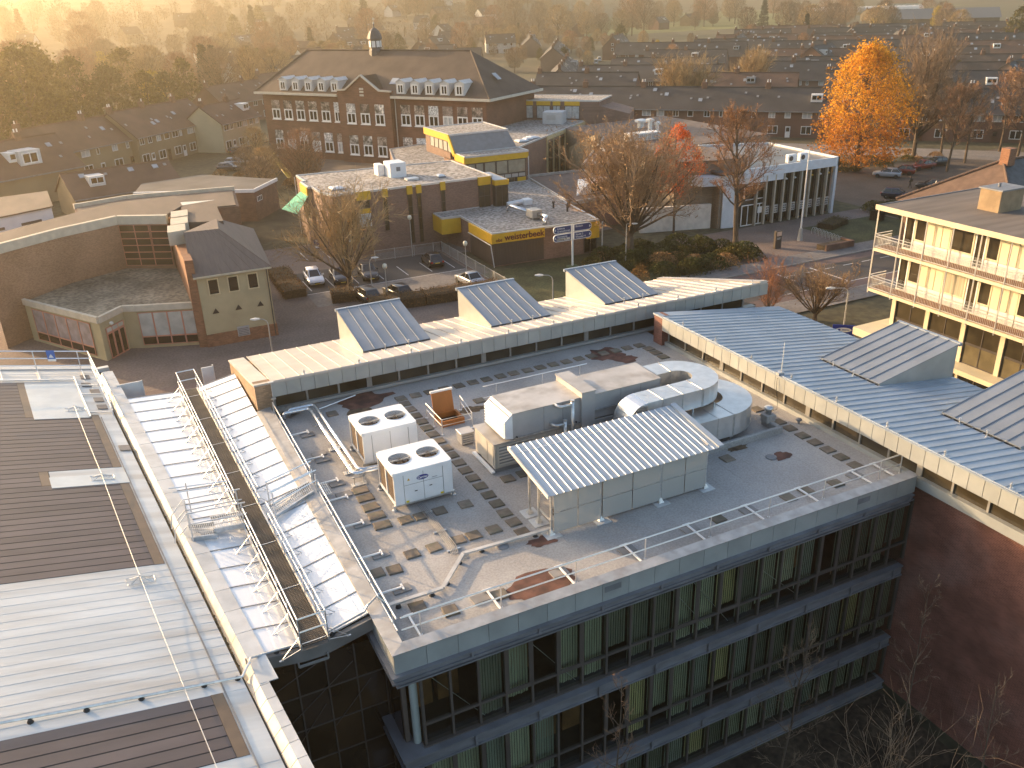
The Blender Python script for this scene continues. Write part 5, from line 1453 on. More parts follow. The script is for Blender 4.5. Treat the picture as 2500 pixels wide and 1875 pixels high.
obj('eaves', MB().box(6.5, 76.86, 6.40, 13.2, 77.0, 6.56), M('eaves_cream', (0.5, 0.44, 0.32), rough=0.7), T, W=True)
obj('downpipe', MB().tube([(12.75, 77.1, 0.1), (12.75, 77.1, 6.4)], 0.05, 6), frame_d, T, W=True)
for x in (7.6, 9.3, 11.0):
    win(T, *o_(x, 77.2, 4.72), 0, 0.95, 1.45, 1, 1, M('frame_cream', (0.6, 0.5, 0.3), rough=0.6), glass_dark, 0.09)
for x in (7.9, 9.87, 11.8):
    obj('wall_ornament', MB().add([(x - 0.28, 77.16, 3.05), (x + 0.28, 77.16, 3.05), (x, 77.0, 3.55), (x - 0.28, 77.2, 3.0), (x + 0.28, 77.2, 3.0)], [(0, 1, 2), (3, 4, 1, 0), (0, 2, 3), (1, 4, 2)]), frame_d, T, W=True)
obj('wall_vent', MB().box(9.45, 77.08, 0.55, 10.5, 77.16, 1.45), grey_panel, T, W=True)
for k in range(5):
    obj('vent_slat', MB().box(9.52, 77.04, 0.62 + k * 0.15, 10.43, 77.08, 0.70 + k * 0.15), zinc_dark, T, W=True)
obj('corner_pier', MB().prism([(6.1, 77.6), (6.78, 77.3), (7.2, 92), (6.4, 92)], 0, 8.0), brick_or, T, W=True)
# tall faceted brick hall
hallp = [(-9.5, 86.3), (-8.0, 87.9), (-3.3, 91.3), (1.9, 93.9), (6.3, 91.4), (8.5, 96), (8.5, 102), (2, 102), (-9.5, 93)]
obj('hall_wall', MB().prism(hallp, 0, 8.75), M('brick_tan', (0.33, 0.195, 0.12), rough=0.85, var=0.12, scale=0.4, tile=((0.9, 0.88, 0.85), 0.22, 0.07)), T, W=True)  # brick raised in tone to include the glare on this side
cor = M('cornice_cream', (0.52, 0.46, 0.36), rough=0.7, var=0.1)
for (a, b) in zip(hallp[:5], hallp[1:5]):
    d = (Vector((*b, 0)) - Vector((*a, 0))).normalized(); n_ = Vector((d.y, -d.x, 0)) * 0.12
    obj('cornice', MB().prism([(a[0] + n_.x, a[1] + n_.y), (b[0] + n_.x, b[1] + n_.y), (b[0] - n_.x * 3, b[1] - n_.y * 3), (a[0] - n_.x * 3, a[1] - n_.y * 3)], 8.35, 9.2), cor, T, W=True)
obj('hall_roof', MB().prism([(-9, 87.2), (-3.5, 91.8), (1.9, 94.4), (6.2, 92.0), (8.4, 96), (8.4, 101.8), (2, 101.8), (-9, 92.8)], 8.76, 9.05), bit_brown, T, W=True)
# big slanting window in the last facet
a, b = Vector((1.9, 93.9, 0)), Vector((6.3, 91.4, 0))
d = (b - a).normalized(); ang = atan2(d.y, d.x); n_ = Vector((d.y, -d.x, 0))
for r_ in range(6):
    for c_ in range(3):
        w0 = (0.05, 1.6, 3.1, 4.95)
        p = a + d * (w0[c_] + 0.03 * r_ * (c_ == 2)) + n_ * 0.05
        win(T, *o_(p.x, p.y, 4.15 + r_ * 0.69), ang, w0[c_ + 1] - w0[c_], 0.69, 1, 1, frame_r, glass_warm, 0.05, name='hall_window')
for x_, y_, w_ in ((5.6, 83.5, 1.6), (6.2, 86.5, 1.6), (6.6, 89.8, 1.6)):
    obj('roof_box', MB().prism([(x_, y_), (x_ + w_, y_ + 0.2), (x_ + w_ + 0.3, y_ + 2.9), (x_ + 0.3, y_ + 2.8)], 8.0, 9.25), cor, T, W=True)
obj('skylight_well', MB().prism([(7.6, 88), (11, 86.6), (11.6, 95), (8.2, 96)], 6.6, 9.0), bit_brown, T, W=True)
# low annex with gravel roof
ann = [(-7.4, 87.6), (-1.55, 78.3), (0.5, 80.6), (1.5, 80.1), (6.5, 78.2), (6.6, 91), (1.9, 93.8), (-3.3, 91.2)]
obj('annex_wall', MB().prism(ann, 0, 3.75), plaster_y, T, W=True)
obj('annex_roof', MB().prism([(-7.0, 87.3), (-1.6, 79.0), (0.4, 81.2), (1.7, 80.6), (6.3, 78.8), (6.4, 90.9), (1.9, 93.7), (-3.3, 91.1)], 3.7, 3.9), M('gravel_moss', (0.19, 0.165, 0.12), rough=0.95, var=0.35, scale=0.25, speck=0.35, speckscale=3), T, W=True)
for (a, b) in zip(ann[:4], ann[1:5]):
    d = (Vector((*b, 0)) - Vector((*a, 0))).normalized(); n_ = Vector((d.y, -d.x, 0)) * 0.15
    obj('annex_fascia', MB().prism([(a[0] + n_.x, a[1] + n_.y), (b[0] + n_.x, b[1] + n_.y), (b[0] - n_.x, b[1] - n_.y), (a[0] - n_.x, a[1] - n_.y)], 3.5, 4.05), cor, T, W=True)
def glazed(a, b, n, z0, z1, gm, fm=frame_r, gaps=(0.04, 0.96), rows=2):
    a, b = Vector((*a, 0)), Vector((*b, 0))
    d = (b - a); L_ = d.length; d.normalize(); n_ = Vector((d.y, -d.x, 0))
    w = L_ * (gaps[1] - gaps[0]) / n
    for k in range(n):
        p = a + d * (L_ * gaps[0] + k * w) + n_ * 0.06
        win(T, *o_(p.x, p.y, z0 + (z1 - z0) * 0.26), atan2(d.y, d.x), w, (z1 - z0) * 0.74, 1, 1, fm, gm, 0.06, name='shop_window')
        win(T, *o_(p.x, p.y, z0), atan2(d.y, d.x), w, (z1 - z0) * 0.26, 1, 1, fm, glass_dark, 0.06, name='lower_light')
blindy = M('window_blind_pale', (0.46, 0.45, 0.40), rough=0.25, var=0.15, scale=1, spec=0.6)
glazed((-7.4, 87.6), (-1.55, 78.3), 5, 0.3, 3.3, M('window_lilac', (0.30, 0.25, 0.25), rough=0.2, var=0.2, spec=0.6), frame_r, (0.1, 0.88))
glazed((1.5, 80.1), (6.5, 78.2), 4, 0.3, 3.35, blindy, frame_r, (0.03, 0.97))
d = Vector((0.5 - -1.55, 80.6 - 78.3, 0)).normalized(); n_ = Vector((d.y, -d.x, 0)) * 0.08
for k in range(3):
    p = Vector((-1.2, 78.7, 0)) + d * (k * 0.75) + n_
    win(T, *o_(p.x, p.y, 0.02), atan2(d.y, d.x), 0.75, 2.3, 1, 1, frame_r, glass_dark, 0.1, name='door')
p = Vector((-1.2, 78.7, 0)) + n_
win(T, *o_(p.x, p.y, 2.34), atan2(d.y, d.x), 2.25, 0.5, 3, 1, frame_r, blindy, 0.07, name='fanlight')
obj('entrance_lamp', MB().lathe([(0.05, 0), (0.18, 0.1), (0.18, 0.25), (0.05, 0.33)], 10, (-0.6, 79.15, 2.9)), M('lamp_opal', (0.7, 0.68, 0.6), rough=0.4), T, W=True)
# ---------------------------------------------------------------- flat roofed sheds behind it
T = thing('brick_annex', 'brown brick flat roofed annex with wet reflecting roof behind the community centre', 'building', (4, 110, 0))
obj('wall', MB().prism([(-2, 110), (15.8, 108), (17, 118), (4, 120), (-2, 118)], 0, 5.8), brick_brown, T, W=True)
obj('roof', MB().prism([(-1.7, 110.3), (15.5, 108.3), (16.7, 117.8), (4, 119.7), (-1.7, 117.7)], 5.75, 5.95), bit_brown, T, W=True)
obj('rain_puddle', MB().poly([(3.2, 114.6, 5.965), (4.5, 112.2, 5.965), (8.5, 111.3, 5.965), (13.8, 112.6, 5.965), (10, 113.6, 5.965), (6, 114.6, 5.965)]), M('standing_water', (0.05, 0.05, 0.05), rough=0.02, var=0.05, spec=0.9, metal=0.0), T, W=True)
obj('parapet', MB().prism([(-2, 118), (4, 120), (17, 118), (17.1, 118.4), (4, 120.4), (-2.1, 118.4)], 5.7, 6.35), cor, T, W=True)
T = thing('long_shed', 'long low shed with grey flat roof and white edge below the brown roofs', 'building', (6, 126, 0))
obj('wall', MB().prism([(5.5, 132), (20.5, 124.5), (25, 131), (16, 141.5), (7, 139)], 0, 4.2), brick_brown, T, W=True)
obj('roof', MB().prism([(5.6, 132.2), (20.4, 124.8), (24.7, 131), (16, 141.2), (7.1, 138.8)], 4.2, 4.4), M('bitumen_grey', (0.085, 0.08, 0.075), rough=0.8, var=0.3, scale=0.25), T, W=True)
obj('edge_trim', MB().prism([(5.4, 131.9), (20.5, 124.3), (20.6, 124.5), (5.6, 132.2)], 4.05, 4.5).prism([(20.5, 124.3), (25.2, 131), (25.0, 131.1), (20.4, 124.5)], 4.05, 4.5), frame_w, T, W=True)
win(T, *wworld(T, (20.9, 125.0, 2.6)), atan2(6.5, 4.5), 1.6, 0.7, 3, 1)
T = thing('white_house', 'white flat roofed two storey house behind the faceted brick hall', 'house', (-8, 118, 0))
obj('wall', MB().prism([(-15, 110.5), (-4.4, 116.5), (-5, 127), (-15, 125)], 0, 6.6), M('paint_white_grey', (0.60, 0.60, 0.60), rough=0.7, var=0.06, scale=0.5), T, W=True)
obj('roof', MB().prism([(-15.2, 110.2), (-4.2, 116.3), (-4.8, 127.2), (-15.2, 125.2)], 6.6, 6.75), bit_brown, T, W=True)
for k in range(2):
    obj('slot_window', MB().box(0, -0.06, 0, 2.4, 0.0, 0.3), frame_d, T, loc=wworld(T, (-11.6 + k * 3.8, 112.42 + k * 2.15, 5.2)), rot=(0, 0, atan2(6, 10.6)))
    obj('slot_window', MB().box(0, -0.06, 0, 2.4, 0.0, 0.3), frame_d, T, loc=wworld(T, (-11.0 + k * 3.8, 112.76 + k * 2.15, 2.6)), rot=(0, 0, atan2(6, 10.6)))

# ---------------------------------------------------------------- modern school, yellow fascias
ybrick = M('brick_mauve', (0.215, 0.135, 0.105), rough=0.85, var=0.1, scale=0.6, tile=((0.9, 0.88, 0.85), 0.22, 0.07))
trim_w = M('aluminium_trim', (0.55, 0.56, 0.57), rough=0.35, metal=0.4, var=0.05)
def flat_roof(T, poly, z, mat=None, trim=None, th=0.12, inset=0.0):
    obj('roof', MB().prism(poly, z - 0.1, z + 0.02), mat or gravel_m, T, W=True)
    n = len(poly)
    for i in range(n):
        a, b = Vector((*poly[i], 0)), Vector((*poly[(i + 1) % n], 0))
        d = (b - a).normalized(); q = Vector((d.y, -d.x, 0)) * 0.06
        obj('roof_edge', MB().prism([(a.x + q.x, a.y + q.y), (b.x + q.x, b.y + q.y), (b.x - q.x * 2, b.y - q.y * 2), (a.x - q.x * 2, a.y - q.y * 2)], z - 0.12, z + th), trim or trim_w, T, W=True)
T = thing('school_wing', 'two storey mauve brick school wing with slit windows and yellow panels', 'school', (35, 99.2, 0))
o_ = lambda *p: wworld(T, p)
S1 = [(24.2, 101.5), (25.0, 99.2), (45.3, 99.2), (45.3, 112.4), (24.4, 114.2), (24.4, 109.6), (23.8, 109.4), (23.8, 105.6), (24.2, 105.5)]
obj('wall', MB().prism(S1, 0, 7.42), ybrick, T, W=True)
flat_roof(T, S1, 7.5)
for x0, x1, zl, gm in ((27.75, 29.5, 0.4, None), (30.92, 31.6, 2.6, 1), (34.0, 34.7, 0.6, 1), (35.2, 35.85, 0.6, 1), (38.3, 38.95, 3.75, 1), (43.3, 45.0, 3.85, 1)):
    obj('yellow_panel', MB().box(x0, 98.98, 6.6, x1, 99.24, 7.6), yellow_m, T, W=True)
    if gm:
        win(T, *o_(x0 + 0.06, 99.12, zl), 0, x1 - x0 - 0.12, 6.6 - zl, 1 if x1 - x0 < 1 else 2, 4 if zl < 2 else 2, frame_d, glass_warm, 0.05, name='slit_window')
    else:
        obj('yellow_panel', MB().box(x0 + 0.2, 99.1, 5.0, x1 - 0.1, 99.24, 5.55), yellow_m, T, W=True)
        win(T, *o_(x0 + 0.2, 99.12, 3.45), 0, 1.4, 1.5, 1, 2, frame_w, curtain_w, 0.06)
        win(T, *o_(x0 + 0.2, 99.12, 5.6), 0, 1.4, 0.95, 1, 1, frame_d, glass_warm, 0.06)
win(T, *o_(26.2, 99.12, 1.9), 0, 1.0, 1.25, 2, 2, frame_w, curtain_w, 0.06)
obj('yellow_panel', MB().box(23.6, 105.7, 6.5, 23.84, 109.3, 7.5), yellow_m, T, W=True)
win(T, *o_(23.75, 109.0, 3.6), -pi / 2, 3.0, 2.8, 3, 2, frame_d, glass_warm, 0.06)
g = MB(); g.slab([(20.9, 108.6, 4.7), (22.0, 105.2, 4.6), (23.8, 105.7, 6.6), (23.8, 109.2, 6.6)], 0.03)
obj('awning', g, M('awning_green', (0.06, 0.36, 0.25), rough=0.8, var=0.05), T, W=True)
obj('downpipe', MB().tube([(24.1, 114.0, 0), (24.1, 114.0, 7.4)], 0.06, 6), trim_w, T, W=True)
obj('bay', MB().prism([(45.3, 98.4), (47.0, 98.2), (47.2, 104), (45.3, 104)], 0, 6.5), frame_d, T, W=True)
obj('bay_fascia', MB().prism([(45.25, 98.3), (47.1, 98.1), (47.3, 104.1), (45.25, 104.1)], 6.5, 7.1), yellow_m, T, W=True)
obj('bay_roof', MB().prism([(45.3, 98.5), (46.95, 98.3), (47.1, 104), (45.3, 104)], 7.1, 7.14), zinc_sky, T, W=True)
win(T, *o_(45.4, 98.3, 3.9), -0.12, 1.5, 2.5, 2, 1, frame_d, glass_warm, 0.06)
u = thing('rooftop_unit', 'white boxy rooftop ventilation unit on the gravel roof of the two storey school wing', 'ventilation unit', (35.2, 106.5, 7.5))
obj('casing', MB().bbox(34.2, 105.3, 7.52, 36.3, 107.9, 9.3, 0.05), white_m, u, W=True)
obj('hatch', MB().box(35.0, 105.24, 8.3, 35.5, 105.3, 8.8), zinc_dark, u, W=True)
obj('intake', MB().bbox(33.3, 107.5, 7.52, 34.15, 109.2, 8.9, 0.05), white_m, u, W=True)
obj('flap', MB().box(35.3, 102.3, 7.52, 36.8, 103.5, 7.75), trim_w, u, W=True)
dome = M('acrylic_dome', (0.62, 0.63, 0.64), rough=0.15, var=0.05, spec=0.6)
def rooflight(label, x, y, z, s=1.4, group='domed rooflights'):
    t = thing('rooflight', label, 'rooflight', (x, y, z), 0, group)
    obj('curb_frame', MB().bbox(-s / 2, -s / 2, 0, s / 2, s / 2, 0.18, 0.03), zinc_dark, t)
    loops = []
    for q in range(5):
        f = cos(radians(q * 20)) ; h_ = 0.18 + 0.25 * sin(radians(q * 20))
        loops.append([(-s / 2 * f * 0.95, -s / 2 * f * 0.95, h_), (s / 2 * f * 0.95, -s / 2 * f * 0.95, h_), (s / 2 * f * 0.95, s / 2 * f * 0.95, h_), (-s / 2 * f * 0.95, s / 2 * f * 0.95, h_)])
    obj('dome', MB().loft(loops), dome, t)
rooflight('white domed rooflight near the awning corner of the school wing', 26.5, 102.4, 7.52, 1.7)
rooflight('small square vent hood toward the yellow stair end of the school wing', 39.7, 102.3, 7.52, 1.0)
# low entrance wing with lettering
T = thing('school_entrance', 'single storey gravel roofed school entrance with yellow lettered fascia', 'school', (45, 86, 0))
o_ = lambda *p: wworld(T, p)
S2 = [(39.1, 86.2), (52.4, 85.5), (53.6, 94.6), (57.0, 111.0), (46, 111), (45.4, 99.3), (37.2, 99.1), (37.15, 96.25), (39.45, 96.1)]
obj('wall', MB().prism([(39.35, 86.45), (52.2, 85.75), (53.4, 94.6), (56.8, 110.8), (46, 110.9), (45.4, 99.1), (39.0, 99.1), (39.6, 95.8)], 0, 3.75), ybrick, T, W=True)
flat_roof(T, S2, 3.85)
rzs = atan2(-0.7, 13.3)
obj('lettered_fascia', MB().prism([(39.1, 86.1), (45.5, 85.78), (45.5, 86.2), (39.1, 86.5)], 2.75, 3.84), yellow_m, T, W=True)
obj('yellow_fascia', MB().prism([(39.02, 86.2), (39.3, 86.2), (39.3, 92.6), (39.02, 92.6)], 2.7, 3.82), yellow_m, T, W=True)
obj('yellow_fascia', MB().prism([(50.9, 85.5), (52.5, 85.4), (52.5, 85.8), (50.9, 85.9)], 1.8, 3.75), yellow_m, T, W=True)
obj('canopy', MB().prism([(37.1, 96.2), (39.5, 96.05), (39.5, 99.0), (37.1, 99.2)], 1.9, 3.84), yellow_m, T, W=True)
txt_m = M('letter_maroon', (0.11, 0.012, 0.01), rough=0.5, var=0.02)
obj('lettering', text_mesh('weisterbeek', 0.98, txt_m, 0.02, 0.018), parent=T, loc=o_(42.95, 85.86, 3.28), rot=(pi / 2, 0, rzs))
obj('lettering', text_mesh('obs', 0.56, txt_m, 0.02, 0.01), parent=T, loc=o_(39.85, 86.02, 3.10), rot=(pi / 2, 0, rzs))
for k in range(9):   # roller shutter boards
    obj('shutter', MB().box(0, 0, 0.15, 0.68, 0.05, 2.72), M('shutter_brown', (0.065, 0.045, 0.035), rough=0.6, var=0.15, stretch=(8, 8, 0.3)), T, loc=o_(39.25 + k * 0.69, 86.3 - k * 0.036, 0), rot=(0, 0, rzs))
for k in range(8):
    obj('shutter', MB().box(0, 0, 0.15, 0.05, 0.78, 2.65), MATS['shutter_brown'], T, loc=o_(39.24, 86.45 + k * 0.79, 0))
obj('awning_rail', MB().tube([(38.9, 92.5, 2.75), (38.9, 86.2, 2.6), (39.1, 85.9, 0.1)], 0.06, 6), trim_w, T, W=True)
win(T, *o_(50.6, 85.75, 0.1), rzs, 1.7, 1.7, 2, 1, frame_d, glass_dark, 0.08)
obj('post', MB().tube([(52.9, 85.4, 0), (52.9, 85.4, 3.6)], 0.09, 7), trim_w, T, W=True)
u = thing('roof_fan', 'box fan with silver elbow duct on the lettered entrance roof', 'ventilation unit', (46.5, 90, 3.85))
obj('box', MB().bbox(45.8, 89.4, 4.1, 47.1, 91.0, 5.0, 0.04), sand_panel, u, W=True)
obj('leg', MB().box(45.85, 89.45, 3.87, 45.95, 89.55, 4.1).box(46.95, 90.8, 3.87, 47.05, 90.9, 4.1).box(46.95, 89.45, 3.87, 47.05, 89.55, 4.1), galv, u, W=True)
obj('duct', MB().tube(bend([(46.6, 89.5, 4.5), (46.8, 87.6, 4.55), (46.1, 86.9, 4.5), (46.1, 86.8, 3.9)], 0.35), 0.24, 10), lag_m, u, W=True, smooth=True)
obj('duct', MB().tube(bend([(46.3, 91.0, 4.5), (45.6, 95.0, 4.6), (45.3, 95.2, 4.0)], 0.3), 0.22, 10), lag_m, u, W=True, smooth=True)
u = thing('roof_fan', 'pale extract hood and duct farther back on the entrance roof', 'ventilation unit', (48.5, 98, 3.85))
obj('hood', MB().bbox(48.6, 96.8, 3.9, 49.7, 98.0, 4.6, 0.1), white_m, u, W=True)
obj('duct', MB().tube([(48.7, 97.5, 4.3), (46.6, 97.8, 4.1)], 0.3, 8), white_m, u, W=True)
for k, (x, y) in enumerate(((50.9, 93.6), (52.6, 93.0), (52.95, 93.2), (51.5, 91.2))):
    single('vent_stack', MB().lathe([(0.12, 0), (0.12, 0.7), (0.2, 0.72), (0.2, 0.86), (0.08, 0.9)], 9, (x, y, 3.87)), frame_d, 'short dark vent stack near the parapet of the entrance roof', 'roof vent', 'dark vent stacks on the entrance roof')
# clerestory hall of the school
T = thing('school_hall', 'taller school hall with sloped roof step and yellow fascia above glass', 'school', (51, 111, 0))
o_ = lambda *p: wworld(T, p)
S3 = [(46.9, 111.2), (56.2, 111.0), (56.4, 119), (46.9, 119)]
obj('wall', MB().prism(S3, 0, 7.0), ybrick, T, W=True)
obj('fascia', MB().prism([(46.75, 111.0), (56.35, 110.8), (56.5, 114), (46.75, 114)], 7.1, 8.0), yellow_m, T, W=True)
flat_roof(T, [(46.75, 111.0), (56.35, 110.8), (56.4, 114.4), (46.9, 114.4)], 8.02, None, trim_w)
g = MB(); g.add([(46.9, 114.4, 7.9), (56.4, 114.4, 7.9), (55.9, 116.6, 10.3), (46.9, 116.6, 10.3), (46.9, 119, 7.9), (56.4, 119, 7.9), (55.9, 119, 10.3), (46.9, 119, 10.3)], [(0, 1, 2, 3), (0, 3, 7, 4), (1, 5, 6, 2)])
obj('roof_step', g, M('zinc_step', (0.20, 0.195, 0.195), rough=0.6, var=0.1), T, W=True)
flat_roof(T, [(46.8, 116.5), (56.0, 116.5), (56.4, 126), (46.8, 126)], 10.3)
obj('upper_wall', MB().prism([(46.9, 116.6), (56, 116.6), (56.3, 126), (46.9, 126)], 6.9, 10.2), ybrick, T, W=True)
obj('yellow_verge', MB().prism([(46.6, 116.5), (46.8, 116.5), (46.8, 126), (46.6, 126)], 9.5, 10.4), yellow_m, T, W=True)
g = MB(); g.slab([(46.62, 114.4, 8.05), (46.82, 114.4, 8.05), (46.82, 116.5, 10.4), (46.62, 116.5, 10.4)], 0.7)
obj('yellow_verge', g, yellow_m, T, W=True)
obj('yellow_verge', MB().box(46.6, 111.0, 7.2, 46.78, 114.4, 8.05), yellow_m, T, W=True)
for k, (x0, w_) in enumerate(((47.1, 1.15), (48.3, 1.15), (49.6, 1.7), (51.4, 1.75), (53.2, 2.7))):
    win(T, *o_(x0, 111.0, 5.2), -0.02, w_, 1.85, 1, 1, frame_d, M('pane_sand', (0.30, 0.27, 0.20), rough=0.3, var=0.15, spec=0.5), 0.07)
for k in range(8):
    win(T, *o_(47.1 + k * 1.1, 110.99, 4.55), -0.02, 1.1, 0.62, 1, 1, frame_d, M('pane_pale', (0.42, 0.41, 0.38), rough=0.3, var=0.1, spec=0.5), 0.06)
for k in range(5):
    win(T, *o_(46.82, 117.2 + (4 - k) * 1.7, 8.0), -pi / 2, 1.6, 1.4, 1, 1, frame_d, MATS['pane_pale'], 0.07)
for k in range(3):
    obj('glass_door', MB().box(51.4 + k * 1.4, 110.95, 3.9, 52.7 + k * 1.4, 111.0, 4.55), glass_warm, T, W=True)
obj('yellow_door', MB().box(54.6, 110.9, 3.0, 55.9, 111.0, 4.5), yellow_m, T, W=True)
obj('downpipe', MB().tube([(56.3, 110.75, 2.9), (56.3, 110.75, 7.3)], 0.08, 7), trim_w, T, W=True)
# wing behind with low west lobby
T = thing('school_lobby', 'low gravel roofed lobby with one yellow panel beside the school hall', 'school', (45, 140, 0))
LB = [(41, 122), (46.7, 119.2), (46.7, 127), (58, 136), (59, 152), (48.6, 149)]
obj('wall', MB().prism(LB, 0, 3.9), ybrick, T, W=True)
flat_roof(T, LB, 4.0)
T = thing('school_rear_wing', 'rear school wing with tall ribbed side and a row of yellow topped windows', 'school', (70, 130, 0))
o_ = lambda *p: wworld(T, p)
S4 = [(56.5, 117), (61.2, 121.6), (82.0, 139.0), (73.5, 150.5), (57.5, 135)]
obj('wall', MB().prism(S4, 0, 6.9), ybrick, T, W=True)
flat_roof(T, S4, 7.0)
d = Vector((82 - 61.2, 139 - 121.6, 0)); Ld = d.length; d.normalize(); n_ = Vector((d.y, -d.x, 0))
rib_m = M('rib_cream', (0.50, 0.40, 0.22), rough=0.6, var=0.08)
for k in range(7):
    p = Vector((61.2, 121.6, 0)) + d * (9 + k * 2.7) + n_ * 0.12
    obj('rib', MB().box(-0.12, -0.12, 0, 0.12, 0.12, 6.8), rib_m, T, loc=o_(p.x, p.y, 0), rot=(0, 0, atan2(d.y, d.x)))
    if k < 6: win(T, *o_(p.x + n_.x * -0.05, p.y + n_.y * -0.05, 0.4), atan2(d.y, d.x), 2.5, 5.6, 2, 2, frame_d, glass_warm, 0.08)
obj('rib_beam', MB().box(8.8, -0.1, 6.4, Ld, 0.1, 6.95), rib_m, T, loc=o_(61.2 + n_.x * 0.12, 121.6 + n_.y * 0.12, 0), rot=(0, 0, atan2(d.y, d.x)))
d2 = Vector((81.5 - 72.8, 140.4 - 149.5, 0)); L2 = d2.length + 4; d2.normalize(); n2 = Vector((-d2.y, d2.x, 0)); a2 = atan2(d2.y, d2.x)
U = Vector((70.4, 152.0, 0))
pts = [U, U + d2 * (L2 + 3.4), U + d2 * (L2 + 3.4) + n2 * 9, U + n2 * 9]
obj('upper_storey', MB().prism([(p.x, p.y) for p in pts], 0, 10.3), ybrick, T, W=True)
flat_roof(T, [(p.x, p.y) for p in pts], 10.4)
for k, (s0, w_) in enumerate(((0.3, 2.3), (3.0, 1.4), (5.0, 2.6), (8.3, 2.6), (11.4, 1.4), (13.6, 2.8))):
    p = U + d2 * s0 - n2 * 0.08
    obj('yellow_panel', MB().box(0, -0.1, 9.6, w_, 0.05, 10.3), yellow_m, T, loc=o_(p.x, p.y, 0), rot=(0, 0, a2))
    win(T, *o_(p.x, p.y, 7.3), a2, w_, 2.25, 2, 1, frame_d, curtain_w, 0.08)
p = U + d2 * (L2 + 3.4)
obj('end_wall', MB().prism([(p.x, p.y), (p.x + 4.5, p.y - 3.0), (p.x + 10, p.y + 4), (p.x + 6, p.y + 8)], 0, [9.6, 8.2, 8.2, 9.6]), ybrick, T, W=True)
u = thing('rooftop_unit', 'large pale grey rooftop unit on the rear school wing', 'ventilation unit', (76.5, 140, 7))
obj('casing', MB().bbox(-1.8, -1.6, 0.05, 1.8, 1.6, 2.1, 0.08), M('unit_grey', (0.45, 0.46, 0.47), rough=0.5, var=0.05), u)
obj('panel', MB().box(-1.0, -1.66, 0.8, 0.6, -1.6, 1.6), grey_panel, u)
u.rotation_euler = (0, 0, -0.75)
rooflight('flat white rooflight on the rear school wing, nearest the hall', 62.2, 124.6, 7.02, 1.8)
rooflight('flat white rooflight on the rear school wing, beside the ladder hoop', 65.2, 126.6, 7.02, 1.8)
rooflight('flat white rooflight on the rear school wing, below the ladder hoop', 63.8, 123.0+2.6, 7.02, 1.3)
T = thing('sunken_passage', 'brown flat roofed passage with white wedge rooflight between school and library', 'building', (60, 105, 0))
PS = [(53.9, 94.8), (63.5, 96), (66.5, 113), (57.2, 113.6)]
obj('wall', MB().prism(PS, 0, 3.7), ybrick, T, W=True)
flat_roof(T, PS, 3.75, M('roof_brown', (0.12, 0.085, 0.07), rough=0.85, var=0.2), M('edge_grey', (0.36, 0.34, 0.31), rough=0.7), 0.35)
obj('wedge_light', MB().add([(57.0, 98.5, 3.8), (63, 99.2, 3.8), (63.3, 102, 3.8), (59.0, 101.6, 3.8), (59.0, 101.6, 5.2), (63.3, 102, 5.2), (63.2, 99.3, 5.2), (59.1, 98.8, 5.2)], [(0, 3, 4, 7), (0, 7, 6, 1), (4, 5, 6, 7), (1, 6, 5, 2)]), frame_w, T, W=True)
obj('wedge_pane', MB().add([(59.4, 98.72, 3.95), (62.9, 99.1, 3.95), (62.9, 99.2, 5.05), (59.4, 98.75, 5.05)], [(0, 1, 2, 3)]), glass_dark, T, W=True)

# ---------------------------------------------------------------- library with colonnade
lib_br = M('brick_drab', (0.22, 0.175, 0.13), rough=0.85, var=0.12, scale=0.5, tile=((0.9, 0.88, 0.85), 0.22, 0.07))
T = thing('library', 'low modern building with white fascia and slim pale columns beside the flagpole', 'building', (80, 85.7, 0))
o_ = lambda *p: wworld(T, p)
obj('wall', MB().prism([(71, 86.9), (88.9, 86.9), (89.6, 99.5), (80, 103.5), (70.5, 100)], 0, 6.6), lib_br, T, W=True)
LR = [(70.6, 85.6), (89.2, 85.55), (90.0, 100.0), (80.5, 104), (70.2, 100)]
obj('roof', MB().prism([(70.7, 85.8), (89.0, 85.7), (89.8, 99.9), (80.5, 103.8), (70.4, 99.9)], 6.9, 7.15), M('roof_dark_wet', (0.10, 0.085, 0.075), rough=0.35, var=0.3, scale=0.4), T, W=True)
lw = M('fascia_pale_blue', (0.60, 0.64, 0.68), rough=0.45, var=0.05)
obj('fascia', MB().box(73.5, 85.45, 6.25, 89.25, 85.7, 7.4), lw, T, W=True)
obj('fascia', MB().prism([(89.0, 85.45), (89.25, 85.45), (90.1, 100), (89.85, 100)], 6.25, 7.4), lw, T, W=True)
obj('fascia', MB().prism([(80.4, 103.8), (89.9, 99.9), (90, 100.1), (80.5, 104.1)], 6.7, 7.4), lw, T, W=True)
obj('corner_post', MB().box(88.75, 85.5, 0, 89.15, 85.9, 6.3), lw, T, W=True)
colm = M('column_sand', (0.42, 0.37, 0.29), rough=0.7, var=0.08)
cm_ = MB().box(-0.11, -0.2, 0, 0.11, 0.2, 6.25).mesh('column', colm)
block = M('breeze_block', (0.60, 0.60, 0.58), rough=0.6, var=0.05)
